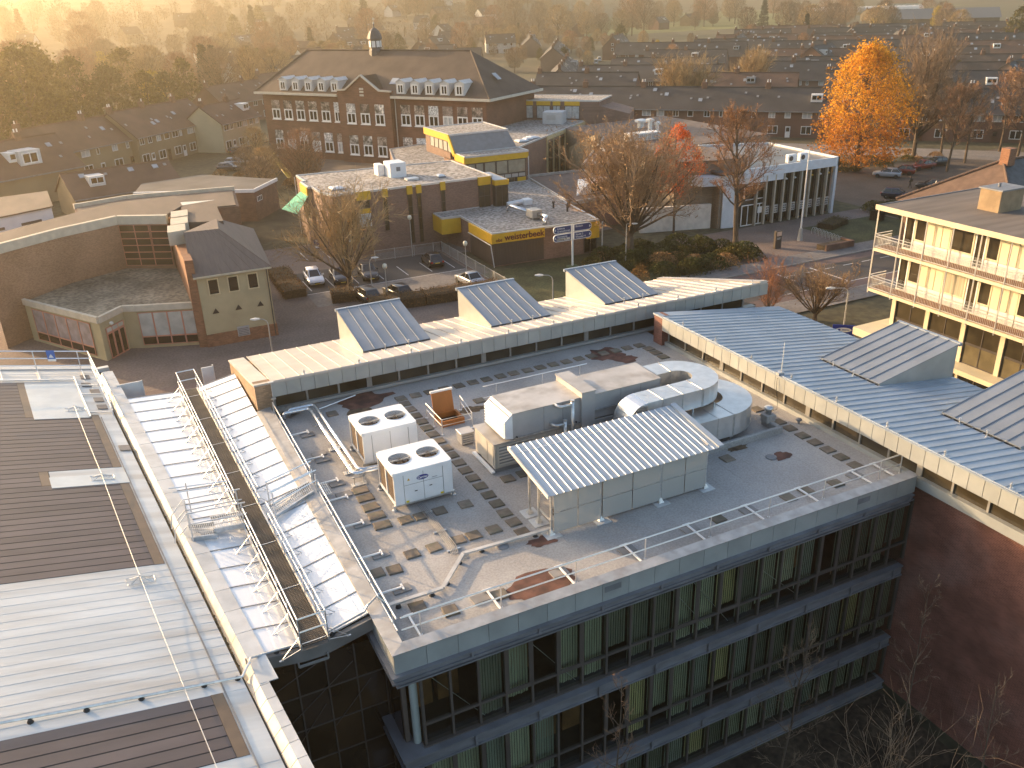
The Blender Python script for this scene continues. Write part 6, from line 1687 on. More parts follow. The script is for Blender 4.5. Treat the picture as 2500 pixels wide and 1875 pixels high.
for k in range(9):
    x = 87.5 - k * 1.45
    obj('column', cm_, parent=T, loc=o_(x, 85.75, 0))
    x0 = x + 0.14
    if k < 8 or True:
        win(T, *o_(x0, 86.3, 2.15), 0, 1.17, 4.05, 1, 1, frame_d, glass_warm, 0.05, name='tall_window')
        win(T, *o_(x0, 86.3, 0.1), 0, 1.17, 0.95, 1, 1, frame_d, glass_dark, 0.05, name='lower_light')
        g = MB(); g.box(x0, 86.2, 1.08, x0 + 1.17, 86.25, 2.12)
        sc_ = obj('screen_panel', g, block, T, W=True)
        hole = MB()
        for i in range(4):
            for j in range(3):
                hole.box(x0 + 0.12 + i * 0.26, 86.18, 1.2 + j * 0.3, x0 + 0.28 + i * 0.26, 86.2, 1.38 + j * 0.3)
        obj('screen_holes', hole, frame_d, sc_, kind='stuff')
    if k in (0, 1, 2, 4, 5):
        obj('window_decoration', MB().lathe([(0.02, 0), (0.22, 0.1), (0.22, 0.2), (0.02, 0.3)], 8, (x0 + 0.6, 86.16, 5.2)), [yellow_m, frame_w, yellow_m, frame_w, frame_w, frame_w][k], T, W=True)
# entrance part: stair tower, canopy, white wall
obj('tower', MB().prism([(66.5, 90), (71.2, 88.2), (76, 88.0), (76, 100), (66.5, 104)], 0, 8.3), lib_br, T, W=True)
obj('tower_cap', MB().prism([(66.3, 89.8), (71.2, 88.0), (76.2, 87.8), (76.2, 100.2), (66.3, 104.2)], 8.3, 8.42), M('roof_tower', (0.13, 0.10, 0.085), rough=0.85, var=0.2), T, W=True)
can = [(67.9, 88.6), (68.6, 87.3), (70.3, 86.7), (72.6, 86.6), (74.5, 85.6), (80, 85.55), (80, 88), (68, 90)]
obj('canopy', MB().prism(can, 5.5, 6.65), lw, T, W=True)
obj('white_panel', MB().prism([(71.4, 86.7), (73.4, 86.2), (73.5, 86.5), (71.5, 87.0)], 0, 5.4), lw, T, W=True)
obj('white_wall', MB().prism([(61.5, 90.2), (70.4, 87.6), (70.5, 88.1), (61.6, 90.7)], 0, 3.1), M('paint_white_warm', (0.62, 0.58, 0.52), rough=0.7, var=0.1), T, W=True)
for k, (x, w_) in enumerate(((73.9, 2.1), (76.0, 1.6))):
    win(T, *o_(x, 86.0, 0.05), 0, w_, 2.7, 2, 1, frame_w, glass_warm, 0.12, name='entrance_door')
win(T, *o_(74.2, 86.1, 3.3), 0, 3.4, 1.9, 2, 1, frame_w, glass_warm, 0.1)
obj('notice', MB().box(76.5, 85.9, 1.5, 77.2, 85.95, 2.3), frame_w, T, W=True)
u = thing('aircon_units', 'pair of small white air conditioners on the library roof edge', 'air conditioner', (83, 87, 7.15))
for x in (81.6, 83.6):
    c_ = obj('casing', MB().bbox(x, 86.7, 7.2, x + 1.4, 87.3, 8.2, 0.05), white_m, u, W=True)
    obj('fan_grille', MB().lathe([(0.32, 0), (0.32, 0.02)], 12), frame_d, c_, loc=(x + 0.45, 86.68, 7.7), rot=(pi / 2, 0, 0))
T = thing('gabled_hall', 'drab brick hall with steep rooflights in a slanting roof behind the bare tree', 'building', (72, 115, 0))
o_ = lambda *p: wworld(T, p)
obj('wall', MB().prism([(74.2, 105.2), (97, 107.5), (97, 136), (74.6, 134)], 0, 6.9), lib_br, T, W=True)
obj('roof', MB().prism([(74.3, 105.4), (96.8, 107.7), (96.8, 135.8), (74.7, 133.8)], 6.9, 7.08), M('roof_brown2', (0.13, 0.10, 0.085), rough=0.85, var=0.2), T, W=True)
rt = M('roof_tile_tan', (0.27, 0.19, 0.125), rough=0.85, var=0.15, seam=6.0)
P_ = [(70.8, 120.3, 3.0), (70.8, 105.3, 3.0), (74.2, 105.3, 7.1), (74.6, 120.0, 7.1)]
g = MB(); g.slab(P_, 0.25); obj('slanting_roof', g, rt, T, W=True)
obj('eaves_wall', MB().box(70.95, 105.4, 0, 71.2, 120.2, 2.9), lib_br, T, W=True)
a, b, c_, d_ = map(Vector, P_)
off_ = Vector((-0.09, 0, 0.08))
for i, t in enumerate((0.06, 0.14, 0.30, 0.38, 0.54, 0.62, 0.78)):
    q0, q1 = a.lerp(b, t), a.lerp(b, t + 0.05); r0, r1 = d_.lerp(c_, t), d_.lerp(c_, t + 0.05)
    for s0 in (0.12, 0.26, 0.40, 0.54):
        g = MB(); g.slab([q0.lerp(r0, s0) + off_, q1.lerp(r1, s0) + off_, q1.lerp(r1, s0 + 0.12) + off_, q0.lerp(r0, s0 + 0.12) + off_], 0.06)
        obj('rooflight_pane', g, M('rooflight_glass', (0.45, 0.47, 0.5), rough=0.15, spec=0.7), T, W=True)
obj('verge', MB().bar(a + Vector((0, .1, .1)), d_ + Vector((0, .1, .1)), 0.25, 0.3), frame_w, T, W=True)
obj('gable_wall', MB().prism([(73.2, 120.6), (74.2, 120.6), (74.2, 129), (73.2, 129)], 0, [7.6, 7.6, 4.6, 4.6]), M('brick_lit', (0.36, 0.29, 0.19), rough=0.85, var=0.1), T, W=True)  # paler copy of the drab brick, sunlight painted into its colour
u = thing('plant_room', 'white louvred plant box with mushroom flues on the drab brick hall', 'ventilation unit', (80, 112, 7.08))
obj('casing', MB().bbox(75.2, 113.8, 7.1, 80.8, 115.6, 8.2, 0.05), frame_w, u, W=True)
for k in range(7):
    obj('louvre', MB().box(75.4 + k * 0.77, 113.7, 7.25, 75.95 + k * 0.77, 113.8, 8.05), grey_panel, u, W=True)
for x, y, h_, r_ in ((85.0, 125.5, 8.0, 0.55), (83.6, 120.8, 8.7, 0.35), (84.6, 120.2, 8.2, 0.28)):
    obj('flue', MB().lathe([(r_, 0), (r_, h_ - 7.1), (r_ * 1.9, h_ - 7.05), (r_ * 1.9, h_ - 6.75), (r_ * 0.8, h_ - 6.6)], 12, (x, y, 7.1)), frame_w, u, W=True)

# ---------------------------------------------------------------- apartment flat, sunlit, right
fl_y = M('panel_cream', (0.62, 0.55, 0.38), rough=0.6, var=0.05, rnd=0.05)
fl_c = M('concrete_cream', (0.56, 0.49, 0.34), rough=0.75, var=0.08, scale=0.8)
T = thing('apartment_block', 'cream panelled apartment block with two tiers of railed balconies in full sun', 'apartment block', (53, 45, 0))
o_ = lambda *p: wworld(T, p)
XF, XW = 52.2, 53.5
yN, yS = 45.6, 14.0
obj('body', MB().box(XW + 0.12, yS, 0, 66, 44.2, 12.75), fl_c, T, W=True)
obj('roof', MB().box(XF - 0.1, yS, 12.76, 66.3, 45.75, 13.0), M('roof_felt', (0.14, 0.115, 0.095), rough=0.85, var=0.2, scale=0.6, stretch=(0.3, 2.5, 1)), T, W=True)
obj('roof_edge', MB().box(XF - 0.16, yS, 12.72, XF - 0.08, 45.8, 13.08), fl_c, T, W=True)
obj('roof_edge', MB().box(XF - 0.1, 45.75, 12.72, 66.3, 45.83, 13.05), zinc_dark, T, W=True)
bx_ = thing('chimney_box', 'square ochre chimney box on the apartment block roof', 'chimney', (57, 41, 13.0))
obj('shaft', MB().bbox(57.0, 39.5, 13.0, 59.4, 41.2, 14.5, 0.03), M('brick_dun', (0.28, 0.20, 0.12), rough=0.9, var=0.15), bx_, W=True)
obj('cap', MB().box(56.9, 39.4, 14.5, 59.5, 41.3, 14.6).lathe([(0.1, 0), (0.1, 0.25)], 8, (58, 40.5, 14.6)), zinc_dark, bx_, W=True)
rooflight('white domed rooflight on the apartment block roof', 57.3, 36.4, 13.0, 1.6)
wt = M('panel_white_lower', (0.70, 0.68, 0.62), rough=0.55, var=0.04)
for zs_, zc in ((9.85, 12.7), (6.7, 9.62)):
    obj('balcony_slab', MB().box(XF - 0.05, yS, zs_ - 0.22, XW + 0.15, yN, zs_), fl_c, T, W=True)
    obj('balcony_floor', MB().box(XF + 0.1, yS, zs_, XW, yN - 0.1, zs_ + 0.02), M('tile_terracotta', (0.24, 0.13, 0.08), rough=0.8), T, W=True)
    # wall panels, doors, windows
    y = 44.2
    k = 0
    while y > 18:
        w_ = 1.95
        typ = k % 3
        obj('lower_panel', MB().box(XW + 0.02, y - w_ + 0.04, zs_ + 0.05, XW + 0.1, y - 0.04, zs_ + 0.85), wt, T, W=True)
        if typ == 0:
            win(T, *o_(XW + 0.02, y - 0.05, zs_ + 0.1), -pi / 2, 0.85, 2.65, 1, 1, frame_w, glass_warm, 0.1, name='balcony_door')
            win(T, *o_(XW + 0.02, y - 0.95, zs_ + 0.9), -pi / 2, 1.0, 1.85, 1, 1, fl_y, glass_warm, 0.1)
        elif typ == 1:
            for q in range(3):
                obj('wall_panel', MB().bbox(XW, y - (q + 1) * 0.65 + 0.02, zs_ + 0.88, XW + 0.1, y - q * 0.65 - 0.02, zc - 0.05, 0.01), fl_y, T, W=True)
        else:
            win(T, *o_(XW + 0.02, y - 0.02, zs_ + 0.88), -pi / 2, 1.9, 1.9, 1, 1, fl_y, [glass_warm, M('blind_cream', (0.40, 0.36, 0.26), rough=0.4, var=0.2, stretch=(1, 12, 0.3)), glass_warm, MATS['blind_cream'], glass_warm][(k // 3 + int(zs_)) % 5], 0.1)
        y -= w_; k += 1
    # railing
    for zr_ in (1.05, 0.85, 0.1):
        obj('balcony_rail', MB().bar((XF, yN - 0.02, zs_ + zr_), (XF, yS, zs_ + zr_), 0.045), alu, T, W=True)
        obj('balcony_rail', MB().bar((XF, yN - 0.02, zs_ + zr_), (XW + 0.4, yN - 0.02, zs_ + zr_), 0.045), alu, T, W=True)
    g = MB()
    y = yN - 0.1
    while y > 16:
        g.box(XF - 0.008, y - 0.008, zs_ + 0.1, XF + 0.008, y + 0.008, zs_ + 0.85); y -= 0.13
    obj('balusters', g, galv, T, W=True, kind='stuff')
    g = MB(); x = XF + 0.1
    while x < XW + 0.4:
        g.box(x - 0.008, yN - 0.03, zs_ + 0.1, x + 0.008, yN - 0.014, zs_ + 0.85); x += 0.13
    obj('balusters', g, galv, T, W=True, kind='stuff')
y = yN
while y > 16:
    obj('balcony_post', MB().bar((XF - 0.02, y - 0.02, 6.35 if y < yN else 6.35), (XF - 0.02, y - 0.02, 12.8), 0.07), alu, T, W=True)
    y -= 2.16
# lower storeys
obj('beam', MB().box(XW - 0.05, yS, 6.0, XW + 0.12, 44.25, 6.5), fl_c, T, W=True)
obj('ledge', MB().box(XW - 1.3, yS, 2.7, XW + 0.12, 45.0, 3.05), fl_c, T, W=True)
obj('corner_ledge', MB().box(XW - 1.6, 43.8, 2.75, XW + 3, 46.2, 3.35), fl_c, T, W=True)
y = 44.2
while y > 18:
    obj('pillar', MB().box(XW - 0.06, y - 0.35, 3.05, XW + 0.11, y, 6.0), fl_c, T, W=True)
    win(T, *o_(XW + 0.06, y - 0.37, 3.05), -pi / 2, 2.65, 1.5, 2, 1, frame_d, M('pane_olive', (0.11, 0.09, 0.05), rough=0.3, var=0.2, spec=0.5), 0.07)
    win(T, *o_(XW + 0.06, y - 0.37, 4.57), -pi / 2, 2.65, 1.4, 2, 1, frame_d, glass_warm, 0.07)
    win(T, *o_(XW + 0.06, y - 0.37, 0.1), -pi / 2, 2.65, 2.5, 2, 1, frame_d, glass_dark, 0.09)
    y -= 3.05
# ---------------------------------------------------------------- hipped house behind it
tile_red = M('tile_terracotta_roof', (0.135, 0.085, 0.06), rough=0.85, var=0.2, seam=5.5)
tile_grey = M('tile_grey_roof', (0.085, 0.085, 0.085), rough=0.75, var=0.2, seam=5.5)
T = thing('hipped_house', 'house with hipped tile roof and brick chimney behind the apartment block', 'house', (90, 62, 0))
obj('wall', MB().box(83, 55.5, 0, 108, 69, 5.6), brick_brown, T, W=True)
e1, e2, e3, e4, a1, a2 = (82.2, 54.8, 5.5), (108.8, 54.8, 5.5), (108.8, 69.7, 5.5), (82.2, 69.7, 5.5), (88.8, 62.2, 10.2), (102.2, 62.2, 10.2)
obj('hip_slope', MB().slab([e4, e1, a1], 0.15), tile_red, T, W=True)
obj('hip_slope', MB().slab([e1, e2, a2, a1], 0.15), tile_grey, T, W=True)
obj('hip_slope', MB().slab([e2, e3, a2], 0.15), tile_grey, T, W=True)
obj('hip_slope', MB().slab([e3, e4, a1, a2], 0.15), tile_red, T, W=True)
for a, b in ((e1, a1), (e4, a1), (a1, a2)):
    for k in range(26):
        p, q = Vector(a).lerp(Vector(b), k / 26), Vector(a).lerp(Vector(b), (k + 0.92) / 26)
        obj('ridge_tile', MB().tube([p + Vector((0, 0, 0.06)), q + Vector((0, 0, 0.09))], [0.13, 0.16], 7), tile_red, T, W=True)
obj('chimney', MB().bbox(88.3, 61.2, 9.8, 89.4, 62.3, 11.6, 0.05), brick_or, T, W=True)
obj('flue', MB().lathe([(0.15, 0), (0.15, 0.9), (0.28, 0.95), (0.2, 1.15)], 10, (90.5, 59.5, 8.6)), galv, T, W=True)
g = MB(); g.slab([(90.9, 58.0, 7.65), (91.9, 58.0, 7.65), (91.9, 58.9, 8.25), (90.9, 58.9, 8.25)], 0.1); obj('skylight', g, frame_w, T, W=True)
# ================================================================ street things
tyre_m = M('tyre', (0.02, 0.02, 0.02), rough=0.85)
rim_m = M('rim', (0.45, 0.45, 0.46), rough=0.35, metal=0.7)
carglass = M('car_glass', (0.018, 0.02, 0.022), rough=0.04, spec=0.7, var=0.05)
lightw = M('headlight', (0.75, 0.75, 0.75), rough=0.1, spec=0.7)
lightr = M('tail_light', (0.35, 0.015, 0.01), rough=0.2)
plate_y = M('plate_yellow', (0.65, 0.45, 0.05), rough=0.5)
_rimmesh = MB().lathe([(0.20, -0.09), (0.20, 0.095), (0.05, 0.10)], 12).mesh('rim', rim_m)
_tyremesh = MB().lathe([(0.20, -0.10), (0.30, -0.10), (0.32, -0.06), (0.32, 0.06), (0.30, 0.10), (0.20, 0.10)], 16).mesh('tyre', tyre_m)
def car(label, x, y, heading, col, style='hatch', L_=4.25, W_=1.76, H_=1.46, group='parked cars', z=0.012, name='parked_car'):
    T = thing(name, label, 'van' if style == 'van' else 'car', (x, y, z), radians(heading), group)
    paint = M('car_paint_%02d%02d%02d' % tuple(int(c * 99) for c in col), col, rough=0.28, metal=0.25, var=0.03, coat=0.6)
    w = W_ / 2; h = L_ / 2
    belt = 0.94 if style != 'van' else 1.05
    st = [(-h, .80, .42, .80, belt - .16), (-h + .12, .93, .30, .85, belt - .02), (-h + .75, 1.0, .24, .88, belt), (-.3, 1.0, .22, .90, belt + .01), (.75, 1.0, .22, .90, belt - .01),
          (h - 1.0, .99, .23, .86, belt - .07), (h - .35, .95, .28, .78, belt - .17), (h - .06, .86, .34, .66, belt - .30), (h, .74, .42, .58, belt - .38)]
    loops = []
    for sx, f, zb, zm, zt in st:
        q = w * f
        loops.append([(sx, -q * .86, zb), (sx, -q, zb + .14), (sx, -q, zm - .1), (sx, -q * .97, zm), (sx, -q * .88, zt), (sx, -q * .4, zt + .03), (sx, q * .4, zt + .03), (sx, q * .88, zt), (sx, q * .97, zm), (sx, q, zm - .1), (sx, q, zb + .14), (sx, q * .86, zb)])
    obj('body', MB().loft(loops), paint, T, smooth=True)
    # cabin
    if style == 'sedan': xb0, xb1, xt0, xt1 = -h + .75, .95, -h + 1.35, .12
    elif style == 'van': xb0, xb1, xt0, xt1 = -h + .06, h - .95, -h + .16, h - 1.55
    elif style == 'estate': xb0, xb1, xt0, xt1 = -h + .10, .95, -h + .45, .15
    else: xb0, xb1, xt0, xt1 = -h + .16, 1.0, -h + .70, .12
    zb, zt = belt - .02, H_ - .04
    wb, wt_ = w * .87, w * .70
    def ring_(xa, xc, ww, zz): return [(xa, -ww * .9, zz), (xa + .12, -ww, zz), (xc - .25, -ww, zz), (xc, -ww * .78, zz), (xc, ww * .78, zz), (xc - .25, ww, zz), (xa + .12, ww, zz), (xa, ww * .9, zz)]
    A, B = ring_(xb0, xb1, wb, zb), ring_(xt0, xt1, wt_, zt)
    obj('glazing', MB().loft([A, B]), carglass, T)
    C_ = ring_(xt0 + .08, xt1 - .08, wt_ * .92, H_)
    obj('roof_skin', MB().loft([[(x_, y_ * 1.02, z_ - .03) for x_, y_, z_ in B], B, C_]), paint, T, smooth=True)
    def pil(i, off=0.0, r=.035):
        a, b = Vector(A[i]), Vector(B[i])
        return MB().bar(a + Vector((off, 0, 0)), b + Vector((off, 0, 0)), r * 2.2, r)
    for i in (0, 3, 4, 7):
        obj('pillar', pil(i), paint, T)
    for sgn in (-1, 1):
        xm = (xb0 + xb1) / 2 - .1
        obj('pillar', MB().bar((xm, sgn * wb * 1.005, zb), ((xt0 + xt1) / 2 - .05, sgn * wt_ * 1.005, zt), .09, .03), paint, T)
        obj('mirror', MB().bbox(xb1 - .45, sgn * (w + .06) - .09, belt - .02, xb1 - .28, sgn * (w + .06) + .09, belt + .12, .02), paint, T)
        obj('headlight', MB().add([(h - .33, sgn * w * .93, .62), (h - .03, sgn * w * .62, .60), (h - .05, sgn * w * .60, .70), (h - .36, sgn * w * .90, .76)], [(0, 1, 2, 3) if sgn < 0 else (3, 2, 1, 0)]), lightw, T)
        obj('tail_light', MB().bbox(-h - .012, sgn * w * .74 - .13, .66, -h + .16, sgn * w * .74 + .13, belt - .10, .02), lightr, T)
        for xw in (-h + .78, h - .82):
            ty = obj('wheel', _tyremesh, parent=T, loc=(xw, sgn * (w - .10), .31), rot=(pi / 2, 0, 0))
            obj('rim', _rimmesh, parent=ty)
    obj('grille', MB().box(h - .02, -.32, .44, h + .012, .32, .56), black_m, T)
    obj('number_plate', MB().box(h + .0, -.26, .36, h + .02, .26, .45), plate_y, T)
    obj('number_plate', MB().box(-h - .02, -.26, .60, -h + .0, .26, .70), plate_y, T)
    return T
WH, SIL, BLK, DGR, RED, BLU = (0.62, 0.64, 0.68), (0.36, 0.38, 0.41), (0.02, 0.02, 0.024), (0.075, 0.08, 0.09), (0.19, 0.022, 0.015), (0.02, 0.025, 0.05)
car('white hatchback parked nose out at the end of the school bays', 20.05, 91.6, -94, WH)
car('black car half hidden under the bare parking tree', 22.65, 90.7, -95, BLK, 'sedan')
car('black car with pale headlights facing out of the school bays', 25.8, 90.4, -96, BLK, 'sedan', 4.5)
car('black hatchback parked tail out at the corner of the railings', 33.75, 91.3, 86, BLK)
car('silver coupe with dark windows behind the beech hedge', 34.4, 82.0, 96, SIL, 'sedan', 4.3)
car('dark grey hatchback with silver door trim behind the hedge', 23.2, 82.9, 96, DGR, 'estate', 4.2)
car('black hatchback with tall red tail lamps behind the hedge', 26.3, 82.0, 100, BLK, 'hatch', 4.0)
gS = 'cars parked in the side street'
car('silver hatchback parked in front of the autumn tree', 113.5, 98.6, 128, SIL, 'hatch', group=gS)
car('red hatchback parked beside the silver one', 117.3, 99.0, 122, RED, 'hatch', 3.9, 1.7, 1.5, group=gS)
car('red saloon parked side on under the bare trees', 123.2, 100.2, 175, RED, 'sedan', 4.4, group=gS)
car('dark car behind the red saloon under the bare trees', 127.2, 101.0, 170, BLK, 'hatch', group=gS)
car('black hatchback parked near the apartment block roof edge', 102.8, 87.0, -58, BLU, 'estate', group=gS)
car('dark car with roof rails half hidden by the hipped roof', 111.6, 88.7, 120, BLK, 'hatch', group=gS)
gY = 'cars in the old school yard'
for k, (x, y, a, c, lb) in enumerate(((32.6, 176.0, -30, SIL, 'silver car parked close to the old school wall'), (29.0, 187.5, 20, DGR, 'dark car in front of the cream terrace'), (29.3, 176.6, -30, BLK, 'black car in the middle of the old school yard'),
                                 (26.2, 173.6, -25, SIL, 'silver car at the open end of the old school yard'), (24.0, 168.6, -30, DGR, 'grey car nearest the bare shrubs of the old school yard'))):
    car(lb, x, y, a, c, 'estate', group=gY)
car('white van parked at the end of the terrace lane', 205, 338, 60, WH, 'van', 4.9, 1.9, 2.0, 'vans in the terrace lane')
car('white van parked deeper in the terrace lane', 214, 350, 60, WH, 'van', 4.9, 1.9, 2.0, 'vans in the terrace lane')

# ---------------------------------------------------------------- lamps
pole_m = M('pole_grey', (0.40, 0.39, 0.37), rough=0.5, metal=0.4, var=0.1)
globe_m = M('globe_opal', (0.62, 0.58, 0.46), rough=0.35, var=0.05)
def globe_lamp(label, x, y, h_):
    T = thing('street_lamp', label, 'street lamp', (x, y, 0), 0, 'globe lamps around the parking')
    obj('pole', MB().tube([(0, 0, 0), (0, 0, 1.0), (0, 0, h_ - 0.3)], [0.075, 0.06, 0.045], 8), pole_m, T)
    obj('globe', MB().lathe([(0.06, h_ - 0.32), (0.2, h_ - 0.22), (0.26, h_ - 0.02), (0.2, h_ + 0.18), (0.06, h_ + 0.26)], 14), globe_m, T, smooth=True)
globe_lamp('globe street lamp between the two cars behind the hedge', 25.04, 81.5, 3.6)
globe_lamp('globe street lamp against the slit windows of the school', 32.9, 95.6, 4.7)
globe_lamp('globe street lamp beside the silver coupe', 35.4, 85.2, 3.6)
def arm_lamp(label, x, y, h_, ang, arm=0.8, curve=True):
    T = thing('street_lamp', label, 'street lamp', (x, y, 0), radians(ang), 'arm street lamps')
    pts = [(0, 0, 0), (0, 0, h_ - 0.5)] + ([(0.08, 0, h_ - 0.2), (0.35, 0, h_ - 0.03), (arm, 0, h_)] if curve else [(0, 0, h_ - 0.06), (0.06, 0, h_), (arm, 0, h_ + 0.02)])
    obj('pole', MB().tube(pts, [0.08, 0.05] + [0.035] * (len(pts) - 2), 8), pole_m, T)
    obj('lamp_head', MB().loft([[(arm - 0.1, -0.07, h_ - 0.04), (arm - 0.1, 0.07, h_ - 0.04), (arm - 0.1, 0.05, h_ + 0.06), (arm - 0.1, -0.05, h_ + 0.06)], [(arm + 0.25, -0.13, h_ - 0.06), (arm + 0.25, 0.13, h_ - 0.06), (arm + 0.25, 0.09, h_ + 0.1), (arm + 0.25, -0.09, h_ + 0.1)], [(arm + 0.62, -0.07, h_ - 0.02), (arm + 0.62, 0.07, h_ - 0.02), (arm + 0.62, 0.04, h_ + 0.05), (arm + 0.62, -0.04, h_ + 0.05)]]), M('lamp_head', (0.62, 0.62, 0.60), rough=0.3, var=0.05), T)
    return T
arm_lamp('thin arm street lamp in front of the parking tree', 23.7, 82.1, 4.5, -25, 0.3)
arm_lamp('arm street lamp beside the big bare tree trunk', 52.1, 79.1, 4.75, -25, 0.6, False)
arm_lamp('curved street lamp between two blue dormers', 33.9, 62.6, 6.2, 155, 0.9)
arm_lamp('curved street lamp by the pale yellow block corner', 10.6, 67.0, 5.2, 160, 0.7)
lp = arm_lamp('curved street lamp carrying a blue board beside the apartment block', 52.5, 47.7, 6.05, 155, 1.2)
T = thing('direction_board', 'blue board with white oval and arrow on a lamp post beside the apartments', 'sign', (52.5, 47.7, 2.4))
bd = obj('board', MB().bbox(-0.85, -0.14, -0.55, 0.85, -0.08, 0.55, 0.02), M('sign_blue2', (0.015, 0.035, 0.25), rough=0.4, var=0.05), T)
n = 24
obj('oval', MB().add([(0.62 * cos(2 * pi * k / n), -0.145, 0.12 + 0.2 * sin(2 * pi * k / n)) for k in range(n)], [tuple(range(n))]), frame_w, bd)
obj('oval_mark', MB().box(-0.42, -0.152, 0.05, -0.24, -0.148, 0.2).box(-0.1, -0.152, 0.1, 0.45, -0.148, 0.16), MATS['sign_blue2'], bd)
obj('arrow', MB().add([(-0.28, -0.145, -0.32), (-0.08, -0.145, -0.45), (-0.08, -0.145, -0.36), (0.22, -0.145, -0.36), (0.22, -0.145, -0.28), (-0.08, -0.145, -0.28), (-0.08, -0.145, -0.19)], [(0, 1, 2, 3, 4, 5, 6)]), frame_w, bd)
T.rotation_euler = (0, 0, radians(-38))
# ---------------------------------------------------------------- finger post
T = thing('finger_post', 'white finger post with four blue direction arms before the lettered school', 'signpost', (46.6, 81.4, 0))
obj('post', MB().tube([(0, 0, 0), (0, 0, 5.0)], 0.12, 10), frame_w, T)
obj('post_base', MB().bbox(-0.6, -0.4, 0, 0.6, 0.4, 0.35, 0.04), M('base_green', (0.10, 0.13, 0.06), rough=0.8), T)
sb = M('sign_blue3', (0.028, 0.045, 0.16), rough=0.45, var=0.06)
for sgn, zz, words_ in ((-1, 4.55, ('Adenoa', 'Grensallonen')), (-1, 3.65, ('Gemeente', 'Parking IV')), (1, 4.55, ('Biotank', '')), (1, 3.65, ('Steele 2', 'Weseler 4'))):
    x0, x1 = 0.2, 2.35
    def outl(e): 
        r_ = 0.36 + e
        return [(sgn * (x0 - e), zz - r_), (sgn * (x1 - 0.3), zz - r_)] + [(sgn * (x1 - 0.3 + r_ * 0.85 * sin(t)), zz - r_ * cos(t)) for t in [pi * k / 8 for k in range(1, 8)]] + [(sgn * (x1 - 0.3), zz + r_), (sgn * (x0 - e), zz + r_)]
    p = outl(0.05)
    g = MB().loft([[(x, -0.05, z_) for x, z_ in p], [(x, 0.05, z_) for x, z_ in p]])
    arm = obj('direction_arm', g, frame_w, T)
    obj('arm_face', MB().add([(x, -0.056, z_) for x, z_ in outl(-0.02)], [tuple(range(len(p))) if sgn > 0 else tuple(range(len(p)))[::-1]]), sb, arm)
    if words_[1] == 'Parking IV':
        obj('arm_plate', MB().box(-2.0, -0.062, zz - 0.28, -0.32, -0.058, zz - 0.02), M('plate_cream', (0.6, 0.57, 0.48), rough=0.5), arm)
    for i, wd_ in enumerate(words_):
        if wd_:
            mm = frame_w if wd_ != 'Parking IV' else black_m
            obj('lettering', text_mesh(wd_, 0.3, mm, 0.001, 0.004, 'LEFT'), parent=arm, loc=(-1.95 if sgn < 0 else 0.35, -0.066, zz + 0.14 - i * 0.29), rot=(pi / 2, 0, 0))
    ax_ = sgn * (x1 - 0.2)
    obj('arrow', MB().add([(ax_ + sgn * 0.16, -0.06, zz), (ax_ - sgn * 0.06, -0.06, zz - 0.14), (ax_ - sgn * 0.06, -0.06, zz + 0.14)], [(0, 1, 2)]), frame_w, arm)
T = thing('parking_sign', 'small blue and white parking sign at the school bays', 'sign', (22.95, 101.1, 0))
obj('post', MB().tube([(0, 0, 0), (0, 0, 2.2)], 0.035, 6), pole_m, T)
obj('board', MB().box(-0.32, -0.05, 1.2, 0.32, -0.03, 2.25), MATS['sign_blue3'], T)
obj('board_lettering', text_mesh('P', 0.5, frame_w, 0.001, 0.01), parent=T, loc=(0, -0.06, 1.95), rot=(pi / 2, 0, 0))
obj('board_plate', MB().box(-0.28, -0.06, 1.25, 0.28, -0.055, 1.55), frame_w, T)
T = thing('flagpole', 'tall white flagpole standing in the library forecourt', 'flagpole', (75.6, 77.1, 0))
obj('pole', MB().tube([(0, 0, 0), (0, 0, 1.6), (0, 0, 10.8)], [0.16, 0.11, 0.06], 9), frame_w, T)
obj('base', MB().lathe([(0.35, 0), (0.3, 0.5), (0.2, 1.5)], 8), pole_m, T)
obj('arm', MB().tube([(0, 0, 10.75), (-1.1, 0.2, 10.7)], 0.035, 6), frame_w, T)
T = thing('info_pillar', 'dark information pillar with lit orange screen in the library forecourt', 'info pillar', (71.0, 75.9, 0))
obj('body', MB().bbox(-0.45, -0.2, 0, 0.45, 0.2, 2.1, 0.04), M('pillar_dark', (0.06, 0.045, 0.035), rough=0.5), T)
obj('screen', MB().box(-0.36, -0.225, 1.5, 0.36, -0.205, 2.0), M('screen_peach', (0.62, 0.42, 0.30), rough=0.4), T)
obj('text_lines', MB().box(-0.3, -0.222, 1.25, 0.25, -0.206, 1.29).box(-0.3, -0.222, 1.12, 0.2, -0.206, 1.16), frame_w, T)
T = thing('bicycle_rack', 'row of looped steel bicycle racks beside the brick planter', 'bicycle rack', (79.2, 76, 0))
for k in range(9):
    y = 73.4 + k * 0.68; x = 78.9 + k * 0.09
    pts = [(x - 0.5, y, 0), (x - 0.5, y, 0.5)] + [(x - 0.5 + 0.25 * (1 - cos(t)), y, 0.5 + 0.25 * sin(t)) for t in [pi * q / 6 for q in range(1, 7)]] + [(x, y, 0)]
    obj('loop', MB().tube(pts, 0.03, 5), galv, T, W=True)
    obj('loop', MB().tube([(a + 0.55, b + 0.2, c * 0.8) for a, b, c in pts], 0.03, 5), galv, T, W=True)
T = thing('brick_planter', 'low brick planter wall at the end of the bicycle racks', 'planter', (76.5, 71.9, 0))
obj('wall', MB().bbox(74.4, 71.5, 0, 78.3, 71.85, 0.85, 0.04).bbox(78.3, 71.5, 0, 78.65, 73.4, 0.85, 0.04), brick_brown, T, W=True)
obj('soil', MB().box(74.5, 71.86, 0, 78.3, 73.2, 0.6), MATS['leaf_litter'], T, W=True)
